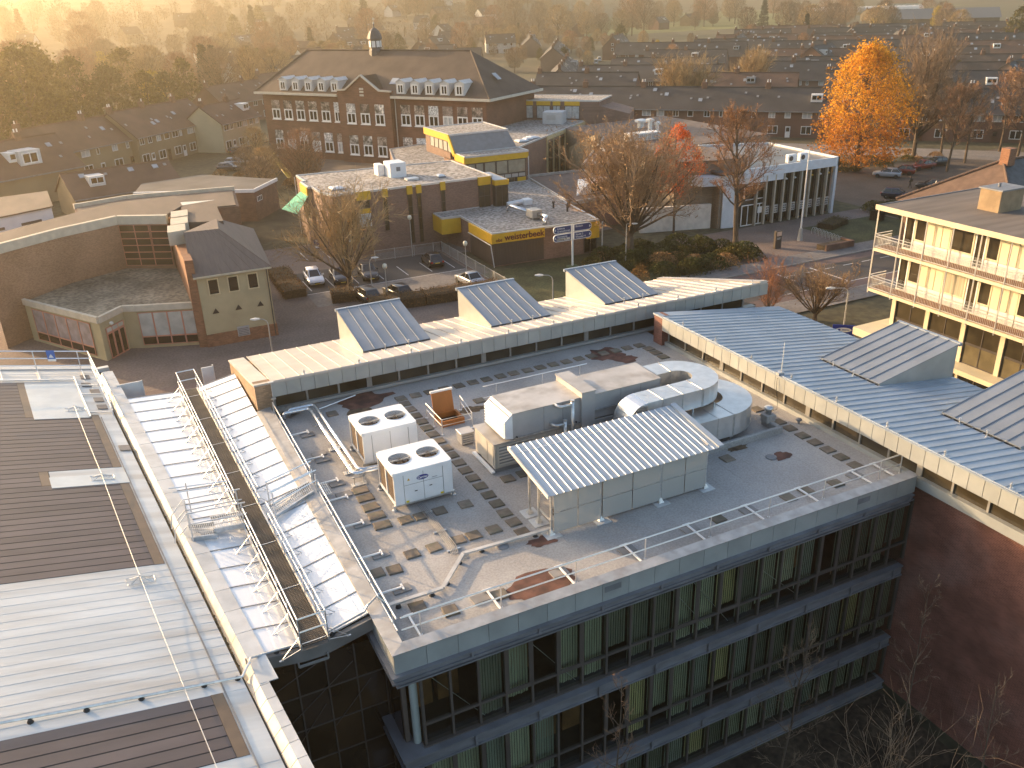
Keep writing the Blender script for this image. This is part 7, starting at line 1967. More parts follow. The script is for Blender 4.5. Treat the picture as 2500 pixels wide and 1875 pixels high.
# ---------------------------------------------------------------- railings round the school bays
def bar_fence(label, a, b, h_=1.25, sp=0.14, mat=None):
    T = thing('bar_fence', label, 'fence', (*a, 0))
    a, b = Vector((*a, 0)), Vector((*b, 0)); d = b - a; L_ = d.length; d.normalize()
    m_ = mat or pole_m
    for z_ in (h_, 0.15):
        obj('rail', MB().bar(a + Vector((0, 0, z_)), b + Vector((0, 0, z_)), 0.04), m_, T, W=True)
    bm_ = MB().bar((0, 0, 0.12), (0, 0, h_), 0.022).mesh('bar', m_)
    n_ = int(L_ / sp)
    for k in range(min(n_, 280)):
        p = a + d * (k * sp)
        obj('bar', bm_, parent=T, loc=(p.x, p.y, 0), W=True)
    k = 0.0
    pm_ = MB().bar((0, 0, 0), (0, 0, h_ + 0.08), 0.07).mesh('post', m_)
    while k <= L_:
        p = a + d * k
        obj('post', pm_, parent=T, loc=(p.x, p.y, 0), W=True); k += 2.4
bar_fence('steel bar fence in front of the slit windowed school wall', (28.4, 95.9), (36.6, 95.6))
bar_fence('steel bar fence between the school bays and the entrance', (36.65, 95.5), (36.9, 77.8))
# ---------------------------------------------------------------- playground
T = thing('playground_slide', 'long yellow playground slide by the old school yard', 'slide', (31, 156, 0))
g = MB()
pts = [(30.9, 164.8, 3.4), (30.95, 160, 2.6), (31, 152, 1.2), (31.05, 147.5, 0.45), (31.1, 145.8, 0.35)]
ye = M('slide_yellow', (0.45, 0.30, 0.03), rough=0.5, var=0.1)
for (a, b) in zip(pts[:-1], pts[1:]):
    g.bar(a, b, 0.9, 0.08)
obj('chute', g, ye, T, W=True)
for s_ in (-0.45, 0.45):
    obj('chute_side', MB().tube([(x + s_, y, z_ + 0.18) for x, y, z_ in pts], 0.08, 6), ye, T, W=True)
obj('tower', MB().box(30.2, 164.8, 0, 30.4, 165, 4.4).box(31.5, 164.8, 0, 31.7, 165, 4.4).box(30.2, 166.3, 0, 30.4, 166.5, 4.4).box(31.5, 166.3, 0, 31.7, 166.5, 4.4).box(30.2, 164.8, 3.3, 31.7, 166.5, 3.4), M('timber_grey', (0.16, 0.12, 0.08), rough=0.8), T, W=True)
single('litter_bin', MB().lathe([(0.35, 0), (0.4, 0.2), (0.4, 1.3), (0.3, 1.6)], 10, (37.2, 162.8, 0)), ye, 'yellow litter bin in the old school yard', 'litter bin')

# ---------------------------------------------------------------- pedestrian
T = thing('person', 'person in dark jacket with backpack walking across the side street', 'person', (109.65, 90.75, 0.01), radians(110))
verts, edges, rad = [], [], []
def jv(p, r, par=None):
    verts.append(p); rad.append(r)
    if par is not None: edges.append((par, len(verts) - 1))
    return len(verts) - 1
pel = jv((0, 0, 0.95), (0.15, 0.12)); wai = jv((0.02, 0, 1.12), (0.145, 0.115), pel); che = jv((0.03, 0, 1.34), (0.17, 0.12), wai); nek = jv((0.05, 0, 1.50), (0.06, 0.06), che)
hd0 = jv((0.07, 0, 1.58), (0.075, 0.085), nek); hd1 = jv((0.075, 0, 1.68), (0.085, 0.10), hd0); hd2 = jv((0.07, 0, 1.77), (0.06, 0.07), hd1)
for s_, fw_ in ((-1, 0.22), (1, -0.20)):
    hip = jv((0, s_ * 0.09, 0.90), (0.095, 0.095), pel); kn = jv((fw_ * 0.6 + 0.05, s_ * 0.09, 0.50), (0.062, 0.062), hip); an = jv((fw_ * (1.0 if fw_ > 0 else 1.5), s_ * 0.085, 0.09 if fw_ > 0 else 0.13), (0.045, 0.045), kn)
    he = jv((fw_ * (1.0 if fw_ > 0 else 1.5) + 0.15, s_ * 0.09, 0.04 if fw_ > 0 else 0.05), (0.042, 0.035), an)
    sh = jv((0.03, s_ * 0.19, 1.40), (0.07, 0.07), che); el_ = jv((-fw_ * 0.4, s_ * 0.24, 1.14), (0.052, 0.052), sh); wr = jv((-fw_ * 0.3 + 0.12, s_ * 0.22, 0.93), (0.038, 0.038), el_); ha = jv((-fw_ * 0.3 + 0.17, s_ * 0.215, 0.85), (0.035, 0.022), wr)
    for q in range(4):
        jv((-fw_ * 0.3 + 0.18 + q * 0.012, s_ * (0.20 + q * 0.01), 0.77 + abs(q - 1.3) * 0.008), (0.011, 0.011), ha)
    jv((-fw_ * 0.3 + 0.21, s_ * 0.19, 0.83), (0.012, 0.012), ha)
me = bpy.data.meshes.new('figure'); me.from_pydata(verts, edges, [])
fo = bpy.data.objects.new('body', me); COL.objects.link(fo)
md = fo.modifiers.new('skin', 'SKIN'); md.use_smooth_shade = True
sm = fo.modifiers.new('sub', 'SUBSURF'); sm.levels = 1; sm.render_levels = 1
for i, v in enumerate(me.skin_vertices[0].data):
    v.radius = rad[i]; v.use_root = (i == 0)
dg = bpy.context.evaluated_depsgraph_get()
bm2 = bpy.data.meshes.new_from_object(fo.evaluated_get(dg))
bpy.data.objects.remove(fo)
bm2.materials.clear()
for m_ in (M('jacket_dark', (0.025, 0.024, 0.02), rough=0.9), M('trousers_dark', (0.03, 0.022, 0.018), rough=0.9), M('skin_tone', (0.38, 0.22, 0.15), rough=0.6), M('hair_dark', (0.03, 0.02, 0.015), rough=0.9), M('shoe_black', (0.015, 0.015, 0.015), rough=0.7)):
    bm2.materials.append(m_)
for p in bm2.polygons:
    c_ = p.center
    p.material_index = 4 if c_.z < 0.10 else 1 if c_.z < 0.95 and abs(c_.y) < 0.19 else (2 if c_.z > 1.52 and (c_.x > 0.08 and c_.z < 1.72) else 3 if c_.z > 1.58 else 2 if (c_.z < 0.92 and abs(c_.y) >= 0.17) else 0)
obj('body', bm2, parent=T)
obj('backpack', MB().bbox(-0.26, -0.15, 1.02, -0.10, 0.15, 1.46, 0.04), M('backpack_brown', (0.06, 0.045, 0.03), rough=0.9), T)
# ================================================================ old school with hipped roof
tile_dk = M('tile_dark_brown', (0.085, 0.062, 0.048), rough=0.85, var=0.22, scale=0.35, seam=4.5)
tile_bk = M('tile_charcoal', (0.06, 0.053, 0.05), rough=0.8, var=0.2, scale=0.3, seam=4.5)
brick_os = M('brick_russet', (0.165, 0.078, 0.05), rough=0.85, var=0.15, scale=0.4, tile=((0.8, 0.78, 0.75), 0.25, 0.08))
T = thing('old_school', 'long russet brick school with hipped roof, white dormers and central gable', 'school', (34.2, 182.5, 0), radians(-56.03))
Lo, Do, EV = 52.2, 17.0, 12.1
obj('wall', MB().box(0.4, 0.0, 0, Lo - 0.4, Do, EV - 0.2), brick_os, T)
ov = 0.9
e = [(-ov, -ov, EV), (Lo + ov, -ov, EV), (Lo + ov, Do + ov, EV), (-ov, Do + ov, EV)]
R0, R1 = (5.6, Do / 2, 19.2), (43.8, Do / 2, 19.2)
obj('roof', MB().add([*e, R0, R1], [(0, 1, 5, 4), (1, 2, 5), (2, 3, 4, 5), (3, 0, 4), (3, 2, 1, 0)]), tile_dk, T)
for a, b in ((R0, R1), (e[1], R1), (e[0], R0)):
    obj('ridge', MB().tube([Vector(a) + Vector((0, 0, .05)), Vector(b) + Vector((0, 0, .05))], 0.16, 6), tile_dk, T)
gut = M('gutter_cream', (0.52, 0.48, 0.40), rough=0.6, var=0.06)
for x0, x1 in ((-ov, 20), (32.4, Lo + ov)):
    obj('gutter', MB().box(x0, -ov - 0.12, EV - 0.32, x1, -ov + 0.1, EV + 0.1), gut, T)
obj('gutter', MB().box(Lo + ov - 0.1, -ov, EV - 0.32, Lo + ov + 0.12, Do + ov, EV + 0.1), gut, T)
obj('soffit', MB().box(-ov, -ov + 0.1, EV - 0.3, Lo + ov, 0.0, EV - 0.2), gut, T)
# central bay
BY = -0.9
obj('bay', MB().add([(20.2, BY, 0), (32.3, BY, 0), (32.3, BY, 12.9), (29.8, BY, 13.2), (26.1, BY, 15.5), (22.4, BY, 13.2), (20.2, BY, 12.9)] + [(x, 3, z) for x, z in ((20.2, 0), (32.3, 0), (32.3, 12.9), (29.8, 13.2), (26.1, 15.5), (22.4, 13.2), (20.2, 12.9))],
    [tuple(range(7)), tuple(range(13, 6, -1))] + [(k, k + 7, (k + 1) % 7 + 7, (k + 1) % 7) for k in range(7)]), brick_os, T)
for a, b in (((20.0, 12.95), (22.2, 13.05)), ((22.2, 13.05), (26.1, 15.6)), ((26.1, 15.6), (30.0, 13.05)), ((30.0, 13.05), (32.6, 12.95))):
    obj('gable_coping', MB().bar((a[0], BY - 0.05, a[1]), (b[0], BY - 0.05, b[1]), 0.5, 0.25), gut, T)
g = MB()
g.add([(22.4, BY, 13.2), (26.1, BY, 15.5), (26.1, 4.2, 15.5), (22.4, 1.5, 13.2)], [(0, 1, 2, 3)]); g.add([(29.8, BY, 13.2), (26.1, BY, 15.5), (26.1, 4.2, 15.5), (29.8, 1.5, 13.2)], [(3, 2, 1, 0)])
obj('bay_roof', g, tile_dk, T)
for z_, w_ in ((13.1, 0.9), (12.6, 0.9), (12.0, 0.9)):
    obj('date_stone', MB().box(26.1 - w_ / 2 - .15, BY - 0.08, z_, 26.1 + w_ / 2 - .15, BY, z_ + 0.32), gut, T)
pm = [M('photo_panel_%d' % k, c, rough=0.6, var=v, scale=s_, speck=0.6, speckscale=2.6 + k) for k, (c, v, s_) in enumerate((((0.32, 0.30, 0.27), .8, .9), ((0.22, 0.18, 0.15), .8, 1.1), ((0.40, 0.38, 0.36), .8, .8), ((0.55, 0.56, 0.56), .08, .5), ((0.19, 0.15, 0.13), .8, .7)))]
us = [2.45 + 3.17 * k for k in range(6)], [22.05, 25.3, 28.65], [33.8 + 3.02 * k for k in range(6)]
rg = random.Random(8)
for grp, yy in zip(us, (-0.0, BY, 0.0)):
    for i, u in enumerate(grp):
        for z0, z1 in ((7.1, 9.05), (1.45, 3.4)):
            if u + 2 > 20.2 and u < 20: w_ = 1.55
            else: w_ = 2.1
            win(T, u, yy - 0.03, z0, 0, w_, z1 - z0, 2, 1, frame_w, glass_dark if rg.random() < 0.8 else curtain_w, 0.23)
            obj('window_sill', MB().box(u - 0.08, yy - 0.2, z0 - 0.14, u + w_ + 0.08, yy, z0), frame_w, T)
            obj('photo_panel', MB().box(u, yy - 0.05, z1 + 0.03, u + w_, yy, z1 + 1.6), pm[rg.choice([0, 0, 1, 1, 2, 4, 4, 3])], T)
for u in (5.6, 8.8, 12.0, 15.2, 18.4, 33.5, 36.65, 39.7, 42.8, 45.9):
    d_ = MB()
    y0 = -0.55 + 0.0
    zs0, zs1 = 12.55, 14.5
    yb = lambda z: -ov + (z - EV) * (Do / 2 + ov) / (19.2 - EV)
    ya = yb(zs0) - 0.15
    d_.add([(u, ya, zs0), (u + 1.9, ya, zs0), (u + 1.9, ya, zs1), (u + 0.95, ya, zs1 + 0.45), (u, ya, zs1), (u, yb(zs0), zs0), (u + 1.9, yb(zs0), zs0), (u + 1.9, yb(zs1) , zs1), (u + 0.95, yb(zs1 + .45), zs1 + 0.45), (u, yb(zs1), zs1)],
           [(0, 1, 2, 3, 4), (0, 4, 9, 5), (1, 6, 7, 2), (4, 3, 8, 9), (3, 2, 7, 8)])
    dm = obj('dormer', d_, M('dormer_paint', (0.52, 0.52, 0.51), rough=0.6, var=0.08), T)
    wq = win(dm, u + 0.3, ya - 0.05, zs0 + 0.1, 0, 1.3, 1.55, 2, 1, frame_w, glass_dark, 0.18)
    for ch in [c for c in bpy.data.objects if c.parent == wq]: pass
    g = MB(); g.slab([(u - 0.12, ya - 0.15, zs1 - 0.03), (u + 0.95, ya - 0.15, zs1 + 0.5), (u + 0.95, yb(zs1 + .5), zs1 + 0.5), (u - 0.12, yb(zs1), zs1 - 0.03)][::-1], 0.06); g.slab([(u + 0.95, ya - 0.15, zs1 + 0.5), (u + 2.02, ya - 0.15, zs1 - 0.03), (u + 2.02, yb(zs1), zs1 - 0.03), (u + 0.95, yb(zs1 + .5), zs1 + 0.5)][::-1], 0.06)
    obj('dormer_cap', g, MATS['dormer_paint'], dm)
for u, z_ in ((30.6, 13.9), (22.6, 14.0)):
    y_ = yb(z_)
    g = MB(); g.slab([(u, y_ - 0.1, z_ + .12), (u + 1.5, y_ - 0.1, z_ + .12), (u + 1.5, yb(z_ + 0.9) - .1, z_ + 1.02), (u, yb(z_ + 0.9) - .1, z_ + 1.02)], 0.1); obj('skylight', g, M('skylight_glass', (0.32, 0.34, 0.36), rough=0.12, spec=0.7), T)
g = MB(); g.slab([(Lo - 1.6, 6.2, 14.6 + .1), (Lo - 1.6, 7.4, 14.6 + .1), (Lo - 2.8, 7.4, 15.6 + .1), (Lo - 2.8, 6.2, 15.6 + .1)], 0.1); obj('skylight', g, MATS['skylight_glass'], T)
obj('downpipe', MB().tube([(32.75, -0.15, 0), (32.75, -0.15, 11.8)], 0.09, 6), gut, T)
# ridge turret
tur = obj('turret', MB().lathe([(1.3, 18.0), (1.25, 19.2), (1.1, 19.4), (1.1, 21.1)], 8, (22.6, Do / 2, 0)), M('lead_dark', (0.07, 0.065, 0.065), rough=0.6, var=0.15), T)
obj('turret_cap', MB().lathe([(1.35, 21.1), (1.4, 21.25), (1.25, 21.9), (0.9, 22.6), (0.45, 23.0), (0.13, 23.2), (0.09, 23.9)], 8, (22.6, Do / 2, 0)), MATS['lead_dark'], tur)
obj('weathervane', MB().lathe([(0.18, 23.8), (0.18, 24.1)], 8, (22.6, Do / 2, 0)).tube([(22.6, Do / 2, 24.0), (22.6, Do / 2, 25.0)], 0.05, 5).box(22.4, Do / 2 - .04, 24.5, 22.9, Do / 2 + .04, 24.8), MATS['gutter_cream'], tur)
for k in range(8):
    t = 2 * pi * k / 8 + pi / 8
    o = obj('louvre_panel', MB().box(-0.33, -0.04, 19.8, 0.33, 0.04, 20.9), frame_w, tur, loc=(22.6 + 1.1 * cos(t), Do / 2 + 1.1 * sin(t), 0), rot=(0, 0, t + pi / 2))

# ================================================================ terraces and houses
brick_h = M('brick_house', (0.155, 0.085, 0.062), rough=0.85, var=0.2, scale=0.15)
brick_h2 = M('brick_house_dun', (0.19, 0.12, 0.088), rough=0.85, var=0.2, scale=0.15)
chim_m = M('chimney_brick', (0.16, 0.09, 0.06), rough=0.9, var=0.2)
def terrace(label, a, b, depth, eave=5.5, ridge=9.2, front=True, windows=True, name='terraced_row', cat='terrace', group='brick terraces behind the schools', wall=None, roof=None, ww=None, seed=1, chim=True, house=6.0, gable_win=False):
    """gabled row from a to b (front eaves line seen from the camera side), building extends to the left of a->b"""
    a, b = Vector((*a, 0)), Vector((*b, 0))
    d = b - a; L_ = d.length
    T = thing(name, label, cat, (a.x, a.y, max(0.0, hill_h(a.x, a.y) - 0.4)), atan2(d.y, d.x), group)
    r_ = random.Random(seed)
    wall = wall or brick_h; roof = roof or tile_bk
    obj('wall', MB().add([(0, 0, 0), (L_, 0, 0), (L_, depth, 0), (0, depth, 0), (0, 0, eave), (L_, 0, eave), (L_, depth, eave), (0, depth, eave), (0, depth / 2, ridge - 0.12), (L_, depth / 2, ridge - 0.12)],
        [(0, 1, 5, 4), (2, 3, 7, 6), (1, 2, 6, 9, 5), (3, 0, 4, 8, 7), (3, 2, 1, 0)]), wall, T)
    ov = 0.45
    sl = (ridge - eave) / (depth / 2)
    obj('roof', MB().slab([(-0.2, -ov, eave - ov * sl), (L_ + 0.2, -ov, eave - ov * sl), (L_ + 0.2, depth / 2, ridge), (-0.2, depth / 2, ridge)], 0.18), roof, T)
    obj('roof', MB().slab([(L_ + 0.2, depth + ov, eave - ov * sl), (-0.2, depth + ov, eave - ov * sl), (-0.2, depth / 2, ridge), (L_ + 0.2, depth / 2, ridge)], 0.18), roof, T)
    obj('ridge', MB().tube([(-0.2, depth / 2, ridge + 0.02), (L_ + 0.2, depth / 2, ridge + 0.02)], 0.14, 5), roof, T)
    if hill_h(a.x, a.y) > 0.2: obj('footing', MB().box(0.05, 0.05, -2.5, L_ - 0.05, depth - 0.05, 0.0), wall, T)
    obj('gutter', MB().box(-0.2, -ov - 0.15, eave - ov * sl - 0.2, L_ + 0.2, -ov + 0.02, eave - ov * sl - 0.02), zinc_dark, T)
    n_ = max(1, int(L_ / house))
    hw = L_ / n_
    for k in range(n_):
        x = (k + 0.5) * hw
        if chim and (k % 2 == 0):
            xc = k * hw if k else 0.6
            ch = obj('chimney', MB().bbox(xc - 0.55, depth / 2 - 0.4, ridge - 0.5, xc + 0.55, depth / 2 + 0.4, ridge + 1.0, 0.05), chim_m, T)
            for q in (-0.25, 0.25):
                obj('chimney_pot', MB().lathe([(0.12, ridge + 1.0), (0.1, ridge + 1.5)], 7, (xc + q, depth / 2, 0)), chim_m if r_.random() < 0.6 else frame_w, ch)
        for q in range(r_.choice([1, 2, 2, 3])):
            xx = x + r_.uniform(-hw * 0.4, hw * 0.4); t = r_.uniform(0.3, 0.8)
            yy = -ov + (depth / 2 + ov) * t; zz = eave - ov * sl + (ridge - eave + ov * sl) * t
            s_ = r_.choice([0.28, 0.28, 0.5])
            obj('skylight', MB().slab([(xx, yy, zz + .12), (xx + s_ * 1.6, yy, zz + .12), (xx + s_ * 1.6, yy + s_ * 1.4, zz + s_ * 1.4 * sl + .12), (xx, yy + s_ * 1.4, zz + s_ * 1.4 * sl + .12)], 0.1), M('skylight_glass', (0.32, 0.34, 0.36), rough=0.12, spec=0.7) if s_ > .3 else M('vent_tile', (0.26, 0.25, 0.24), rough=0.5), T)
        if r_.random() < 0.16:
            t = 0.45; yy = -ov + (depth / 2 + ov) * t; zz = eave - ov * sl + (ridge - eave + ov * sl) * t
            dq = obj('dormer', MB().box(x - 1.1, yy - 0.4, zz - 0.2, x + 1.1, depth / 2 - 0.3, zz + 1.25), r_.choice([frame_w, zinc_dark, M('dormer_paint', (0.52, 0.52, 0.51), rough=0.6, var=0.08)]), T)
            win(dq, x - 0.95, yy - 0.44, zz + 0.15, 0, 1.9, 0.95, 2, 1, frame_w, glass_dark, 0.1)
        if windows:
            win(T, x - hw * 0.36, -0.03, eave - 1.75, 0, r_.choice([1.3, 1.9]), 1.35, 2, 1, frame_w, r_.choice([glass_dark, curtain_w]), 0.12)
            win(T, x + hw * 0.12, -0.03, eave - 1.75, 0, r_.choice([0.7, 1.2, 1.6]), 1.35, r_.choice([1, 2]), 1, frame_w, r_.choice([glass_dark, curtain_w]), 0.12)
            win(T, x - hw * 0.36, -0.03, 0.7, 0, 2.0, 1.6, 2, 1, frame_w, glass_dark, 0.12)
            dr = obj('door', MB().box(x + hw * 0.18, -0.06, 0.02, x + hw * 0.18 + 0.95, 0.0, 2.2), r_.choice([frame_w, M('door_brown', (0.1, 0.05, 0.03), rough=0.5)]), T)
            obj('door_pane', MB().box(x + hw * 0.18 + 0.15, -0.075, 1.2, x + hw * 0.18 + 0.8, -0.06, 2.0), glass_dark, dr)
    if gable_win:
        win(T, -0.03, depth / 2 + 0.5, eave - 1.6, -pi / 2, 1.0, 1.2, 1, 1, frame_w, glass_dark, 0.12)
        win(T, -0.03, depth / 2 + 0.5, eave + 0.6, -pi / 2, 1.0, 1.0, 1, 1, frame_w, glass_dark, 0.12)
    return T
gT = 'brick terraces behind the schools'
terrace('long dark roofed terrace directly behind the school hall and bare limes', (90.5, 180), (139, 127.5), 9.5, ww=1, seed=2)
terrace('terrace behind the bare thicket, continuing the long dark roofed one', (142.5, 123.7), (190, 72.5), 9.5, seed=3)
terrace('terrace with five white upper windows above the lane', (199, 314), (215, 299), 9.5, seed=5)
ranks = ['second', 'third', 'fourth', 'fifth', 'sixth', 'seventh', 'eighth', 'ninth', 'tenth']
segn = ['beside the lane', 'behind the first lime', 'behind the second lime', 'behind the orange tree', 'behind the poplar', 'toward the far rise', 'at the foot of the far rise']
rt_ = random.Random(31)
rd, rn = Vector((0.70, -0.714, 0)), Vector((0.714, 0.70, 0))
for ri, off in enumerate((34, 62, 92, 124, 158, 194, 232, 272, 316)):
    s_, k = -14.0 + off * 0.10, 0
    while k < 7:
        L_ = rt_.uniform(26, 46)
        p = Vector((92, 178, 0)) + rn * (off + rt_.uniform(-3, 3)) + rd * s_
        q = p + rd * L_
        az = math.degrees(atan2(p.y + q.y, p.x + q.x))
        if az < 33: break
        if az < 60.5:
            terrace('dark tiled terrace in the %s rank, %s' % (ranks[ri], segn[k]), (p.x, p.y), (q.x, q.y), rt_.uniform(9, 10.5), seed=200 + ri * 10 + k, ridge=rt_.uniform(8.9, 9.8), wall=rt_.choice([brick_h, brick_h2]), roof=rt_.choice([tile_bk, tile_bk, tile_dk, M('tile_red_brown', (0.125, 0.072, 0.05), rough=0.85, var=0.2, scale=0.3, seam=4.0)]), windows=(ri < 3), house=rt_.uniform(5.6, 7.0))
            k += 1
        s_ += L_ + rt_.uniform(5, 11)
# rows running away from the viewer: gable end towards us
def gable_row(label, p, q, width, **k):
    """gable end centred at p, ridge runs to q"""
    p_, q_ = Vector((*p, 0)), Vector((*q, 0)); d = (q_ - p_).normalized(); n_ = Vector((d.y, -d.x, 0)) * width / 2
    a = p_ + n_; b = q_ + n_
    return terrace(label, (a.x, a.y), (b.x, b.y), width, **k)
gable_row('brick gabled row running away above the old school corner', (123, 222), (152, 268), 9.5, seed=12, wall=brick_h2)
gable_row('second brick gabled row running away behind the first', (170, 312), (200, 362), 9.5, seed=13, wall=brick_h2)
gable_row('gabled house with two white windows beside the vans', (222, 352), (240, 372), 9.0, seed=14, gable_win=True, ridge=10)
gable_row('large gable with small white windows behind the orange tree', (214, 222), (232, 232), 11, seed=15, gable_win=True, ridge=10.4, eave=6.3)
gable_row('gabled brick row behind the limes, broad end facing the schools', (252, 305), (276, 330), 11, seed=16, ridge=9.6)
gable_row('gable with lit white rooflight at the street of bare trees', (206, 148), (226, 156), 9, seed=17, ridge=9.5, eave=6, wall=brick_h2)
gable_row('stepped gabled houses near the barn, first of the pair', (330, 318), (350, 340), 9, seed=18, ridge=9.6, wall=brick_h2)
gable_row('stepped gabled houses near the barn, second of the pair', (300, 262), (316, 280), 9, seed=19, ridge=9.6, wall=brick_h2)
gable_row('gabled row at the street end behind the roofed lane', (205, 398), (232, 452), 9, seed=20, wall=brick_h2, windows=False)
# left side: older houses in the glare
ochre_h = M('plaster_ochre', (0.24, 0.18, 0.11), rough=0.85, var=0.12, scale=0.3)
cream_h = M('plaster_cream', (0.44, 0.37, 0.24), rough=0.85, var=0.08, scale=0.3)
tile_rb = M('tile_red_brown', (0.125, 0.072, 0.05), rough=0.85, var=0.2, scale=0.3, seam=4.0)
gL = 'older houses along the glaring side street'
def house_l(label, a, b, depth, seed, **k):
    return terrace(label, a, b, depth, seed=seed, name='street_house', cat='house', group=gL, roof=tile_rb, **k)
house_l('big brown roofed house with white dormer behind the garages', (-16, 150), (0, 160), 12, 21, eave=5.0, ridge=9.5, wall=ochre_h, windows=False)
house_l('brown hipped house with chimney behind the big brown roof', (-6, 170), (10, 184), 10, 22, eave=5.5, ridge=9.5, wall=ochre_h)
house_l('ochre house with row of white windows facing the old school yard', (10, 182), (26.5, 199), 11, 23, eave=5.8, ridge=10, wall=ochre_h, house=4.2)
house_l('cream house with tall narrow windows beside the old school', (26.8, 190), (36.5, 200.5), 9, 24, eave=6.0, ridge=9.2, wall=cream_h, house=4.6)
house_l('low brown shed roof before the long shed', (-2, 139), (13, 143), 9, 25, eave=3.4, ridge=6.2, wall=ochre_h, windows=False, chim=False)
house_l('dark roofed house with two skylights behind the cream house', (34, 232), (50, 246), 10, 26, eave=5.5, ridge=9.5)
house_l('grey roofed house with solar sheet behind the old school', (52, 262), (64, 270), 10, 27, eave=5.5, ridge=9.5)
T = [o for o in bpy.data.objects if o.get('label', '').startswith('big brown roofed house')][0]
obj('dormer', MB().box(9.5, 1.2, 6.0, 13.0, 5.0, 8.2), M('dormer_paint', (0.52, 0.52, 0.51)), T)
win(T, 9.9, 1.15, 6.2, 0, 2.6, 1.7, 2, 1, frame_w, glass_dark, 0.2)
# scattered far houses
gF = 'houses scattered in the far woods'
rf = random.Random(77)
far = []
spots = [(60, 300, 20), (84, 330, -30), (100, 296, 60), (112, 340, 20), (140, 380, -40), (96, 400, 30), (60, 380, -20), (160, 420, 50), (128, 450, 10), (185, 470, -40), (210, 520, 30), (150, 540, -10), (90, 520, 40), (60, 470, 0), (245, 560, -50), (280, 620, 20),
         (180, 620, -30), (120, 640, 15), (330, 560, 60), (350, 640, -20), (420, 600, 20), (70, 350, 10), (45, 352, -35), (118, 392, 25), (140, 340, -30), (172, 440, 20), (196, 430, -20), (100, 462, -25), (140, 500, 35), (176, 560, 15), (220, 600, -40), (260, 660, 10), (310, 690, 40), (240, 700, 30), (300, 760, -30), (150, 760, 10), (400, 720, -40), (480, 640, 30), (530, 560, -30), (560, 480, 50), (600, 560, 10), (500, 520, -50), (460, 470, 20), (30, 420, 40), (14, 520, 10), (-20, 600, -20), (40, 620, 30), (80, 720, -15)]
descr = ['dark roofed', 'red roofed', 'white gabled', 'brown roofed', 'grey roofed']
for k, (x, y, a) in enumerate(spots):
    L_ = rf.uniform(9, 18)
    d = Vector((cos(radians(a)), sin(radians(a)), 0)) * L_
    wl = rf.choice([brick_h, brick_h2, ochre_h, M('render_white', (0.5, 0.49, 0.46), rough=0.8)])
    terrace('small %s house far off among the woods, rank %s' % (descr[k % 5], ['one', 'two', 'three', 'four', 'five', 'six', 'seven', 'eight', 'nine', 'ten', 'eleven'][k // 5]), (x, y), (x + d.x, y + d.y), rf.uniform(8, 10), seed=100 + k, name='far_house', cat='house', group=gF, wall=wl, roof=rf.choice([tile_bk, tile_rb, tile_dk]), windows=(y < 480), house=7)
# barns, greenhouse and white farmhouse near the field
T = thing('barn', 'long slate roofed barn below the far field', 'barn', (520, 470, 0), radians(-42), 'barns by the far field')
obj('wall', MB().box(0, 0, 0, 70, 24, 5), brick_h2, T)
obj('roof', MB().add([(-1, -1, 4.8), (71, -1, 4.8), (71, 12, 11), (-1, 12, 11), (71, 25, 4.8), (-1, 25, 4.8)], [(0, 1, 2, 3), (3, 2, 4, 5), (1, 4, 2), (0, 3, 5)]), M('slate_blue', (0.13, 0.135, 0.15), rough=0.6, var=0.08), T)
T = thing('greenhouse', 'long white greenhouse tunnel beside the far field', 'greenhouse', (720, 780, 0), radians(-35))
obj('tunnel', MB().loft([[(x, 12 * cos(t), 6 * sin(t)) for t in [pi * q / 8 for q in range(9)]] for x in (0, 60, 130)]), M('film_white', (0.6, 0.6, 0.58), rough=0.3), T)
T = thing('farmhouse', 'white farmhouse with red roof beside the far field', 'house', (880, 800, 0), radians(-40))
obj('wall', MB().box(0, 0, 0, 34, 14, 6), frame_w, T)
obj('roof', MB().add([(-1, -1, 5.8), (35, -1, 5.8), (30, 7, 12), (4, 7, 12), (35, 15, 5.8), (-1, 15, 5.8)], [(0, 1, 2, 3), (3, 2, 4, 5), (1, 4, 2), (0, 3, 5)]), M('tile_orange', (0.26, 0.11, 0.06), rough=0.8), T)
for k in range(5):
    win(T, 3 + k * 6, -0.1, 2.0, 0, 2.4, 2.2, 2, 1, frame_d, glass_dark, 0.2)
# ================================================================ trees, shrubs, hedges
bark_m = M('bark_brown', (0.095, 0.068, 0.046), rough=0.95, var=0.3, scale=2.0, bump=0.4, bscale=10)
twig_m = M('twig_brown', (0.21, 0.145, 0.09), rough=0.9, var=0.35, scale=0.6)
twig_g = M('twig_golden', (0.33, 0.23, 0.115), rough=0.9, var=0.35, scale=0.6)
twig_r = M('twig_russet', (0.28, 0.155, 0.085), rough=0.9, var=0.35, scale=0.5)
twig_l = M('twig_light', (0.29, 0.19, 0.11), rough=0.9, var=0.35, scale=0.6)
leaf_dry = leafmat('leaf_dry', (0.30, 0.18, 0.085), 0.4, 0.25)
leaf_or = leafmat('leaf_orange', (0.66, 0.33, 0.03), 0.35, 0.45)
leaf_rd = leafmat('leaf_flame', (0.55, 0.13, 0.03), 0.3, 0.45)
leaf_ye = leafmat('leaf_yellow', (0.42, 0.30, 0.04), 0.3, 0.4)
leaf_gr = leafmat('leaf_dull_green', (0.055, 0.06, 0.018), 0.45, 0.3)
leaf_og = leafmat('leaf_olive', (0.10, 0.085, 0.022), 0.45, 0.3)
leaf_dk = leafmat('needle_dark', (0.022, 0.032, 0.014), 0.4, 0.15)
leaf_he = leafmat('beech_hedge', (0.155, 0.085, 0.03), 0.4, 0.25)

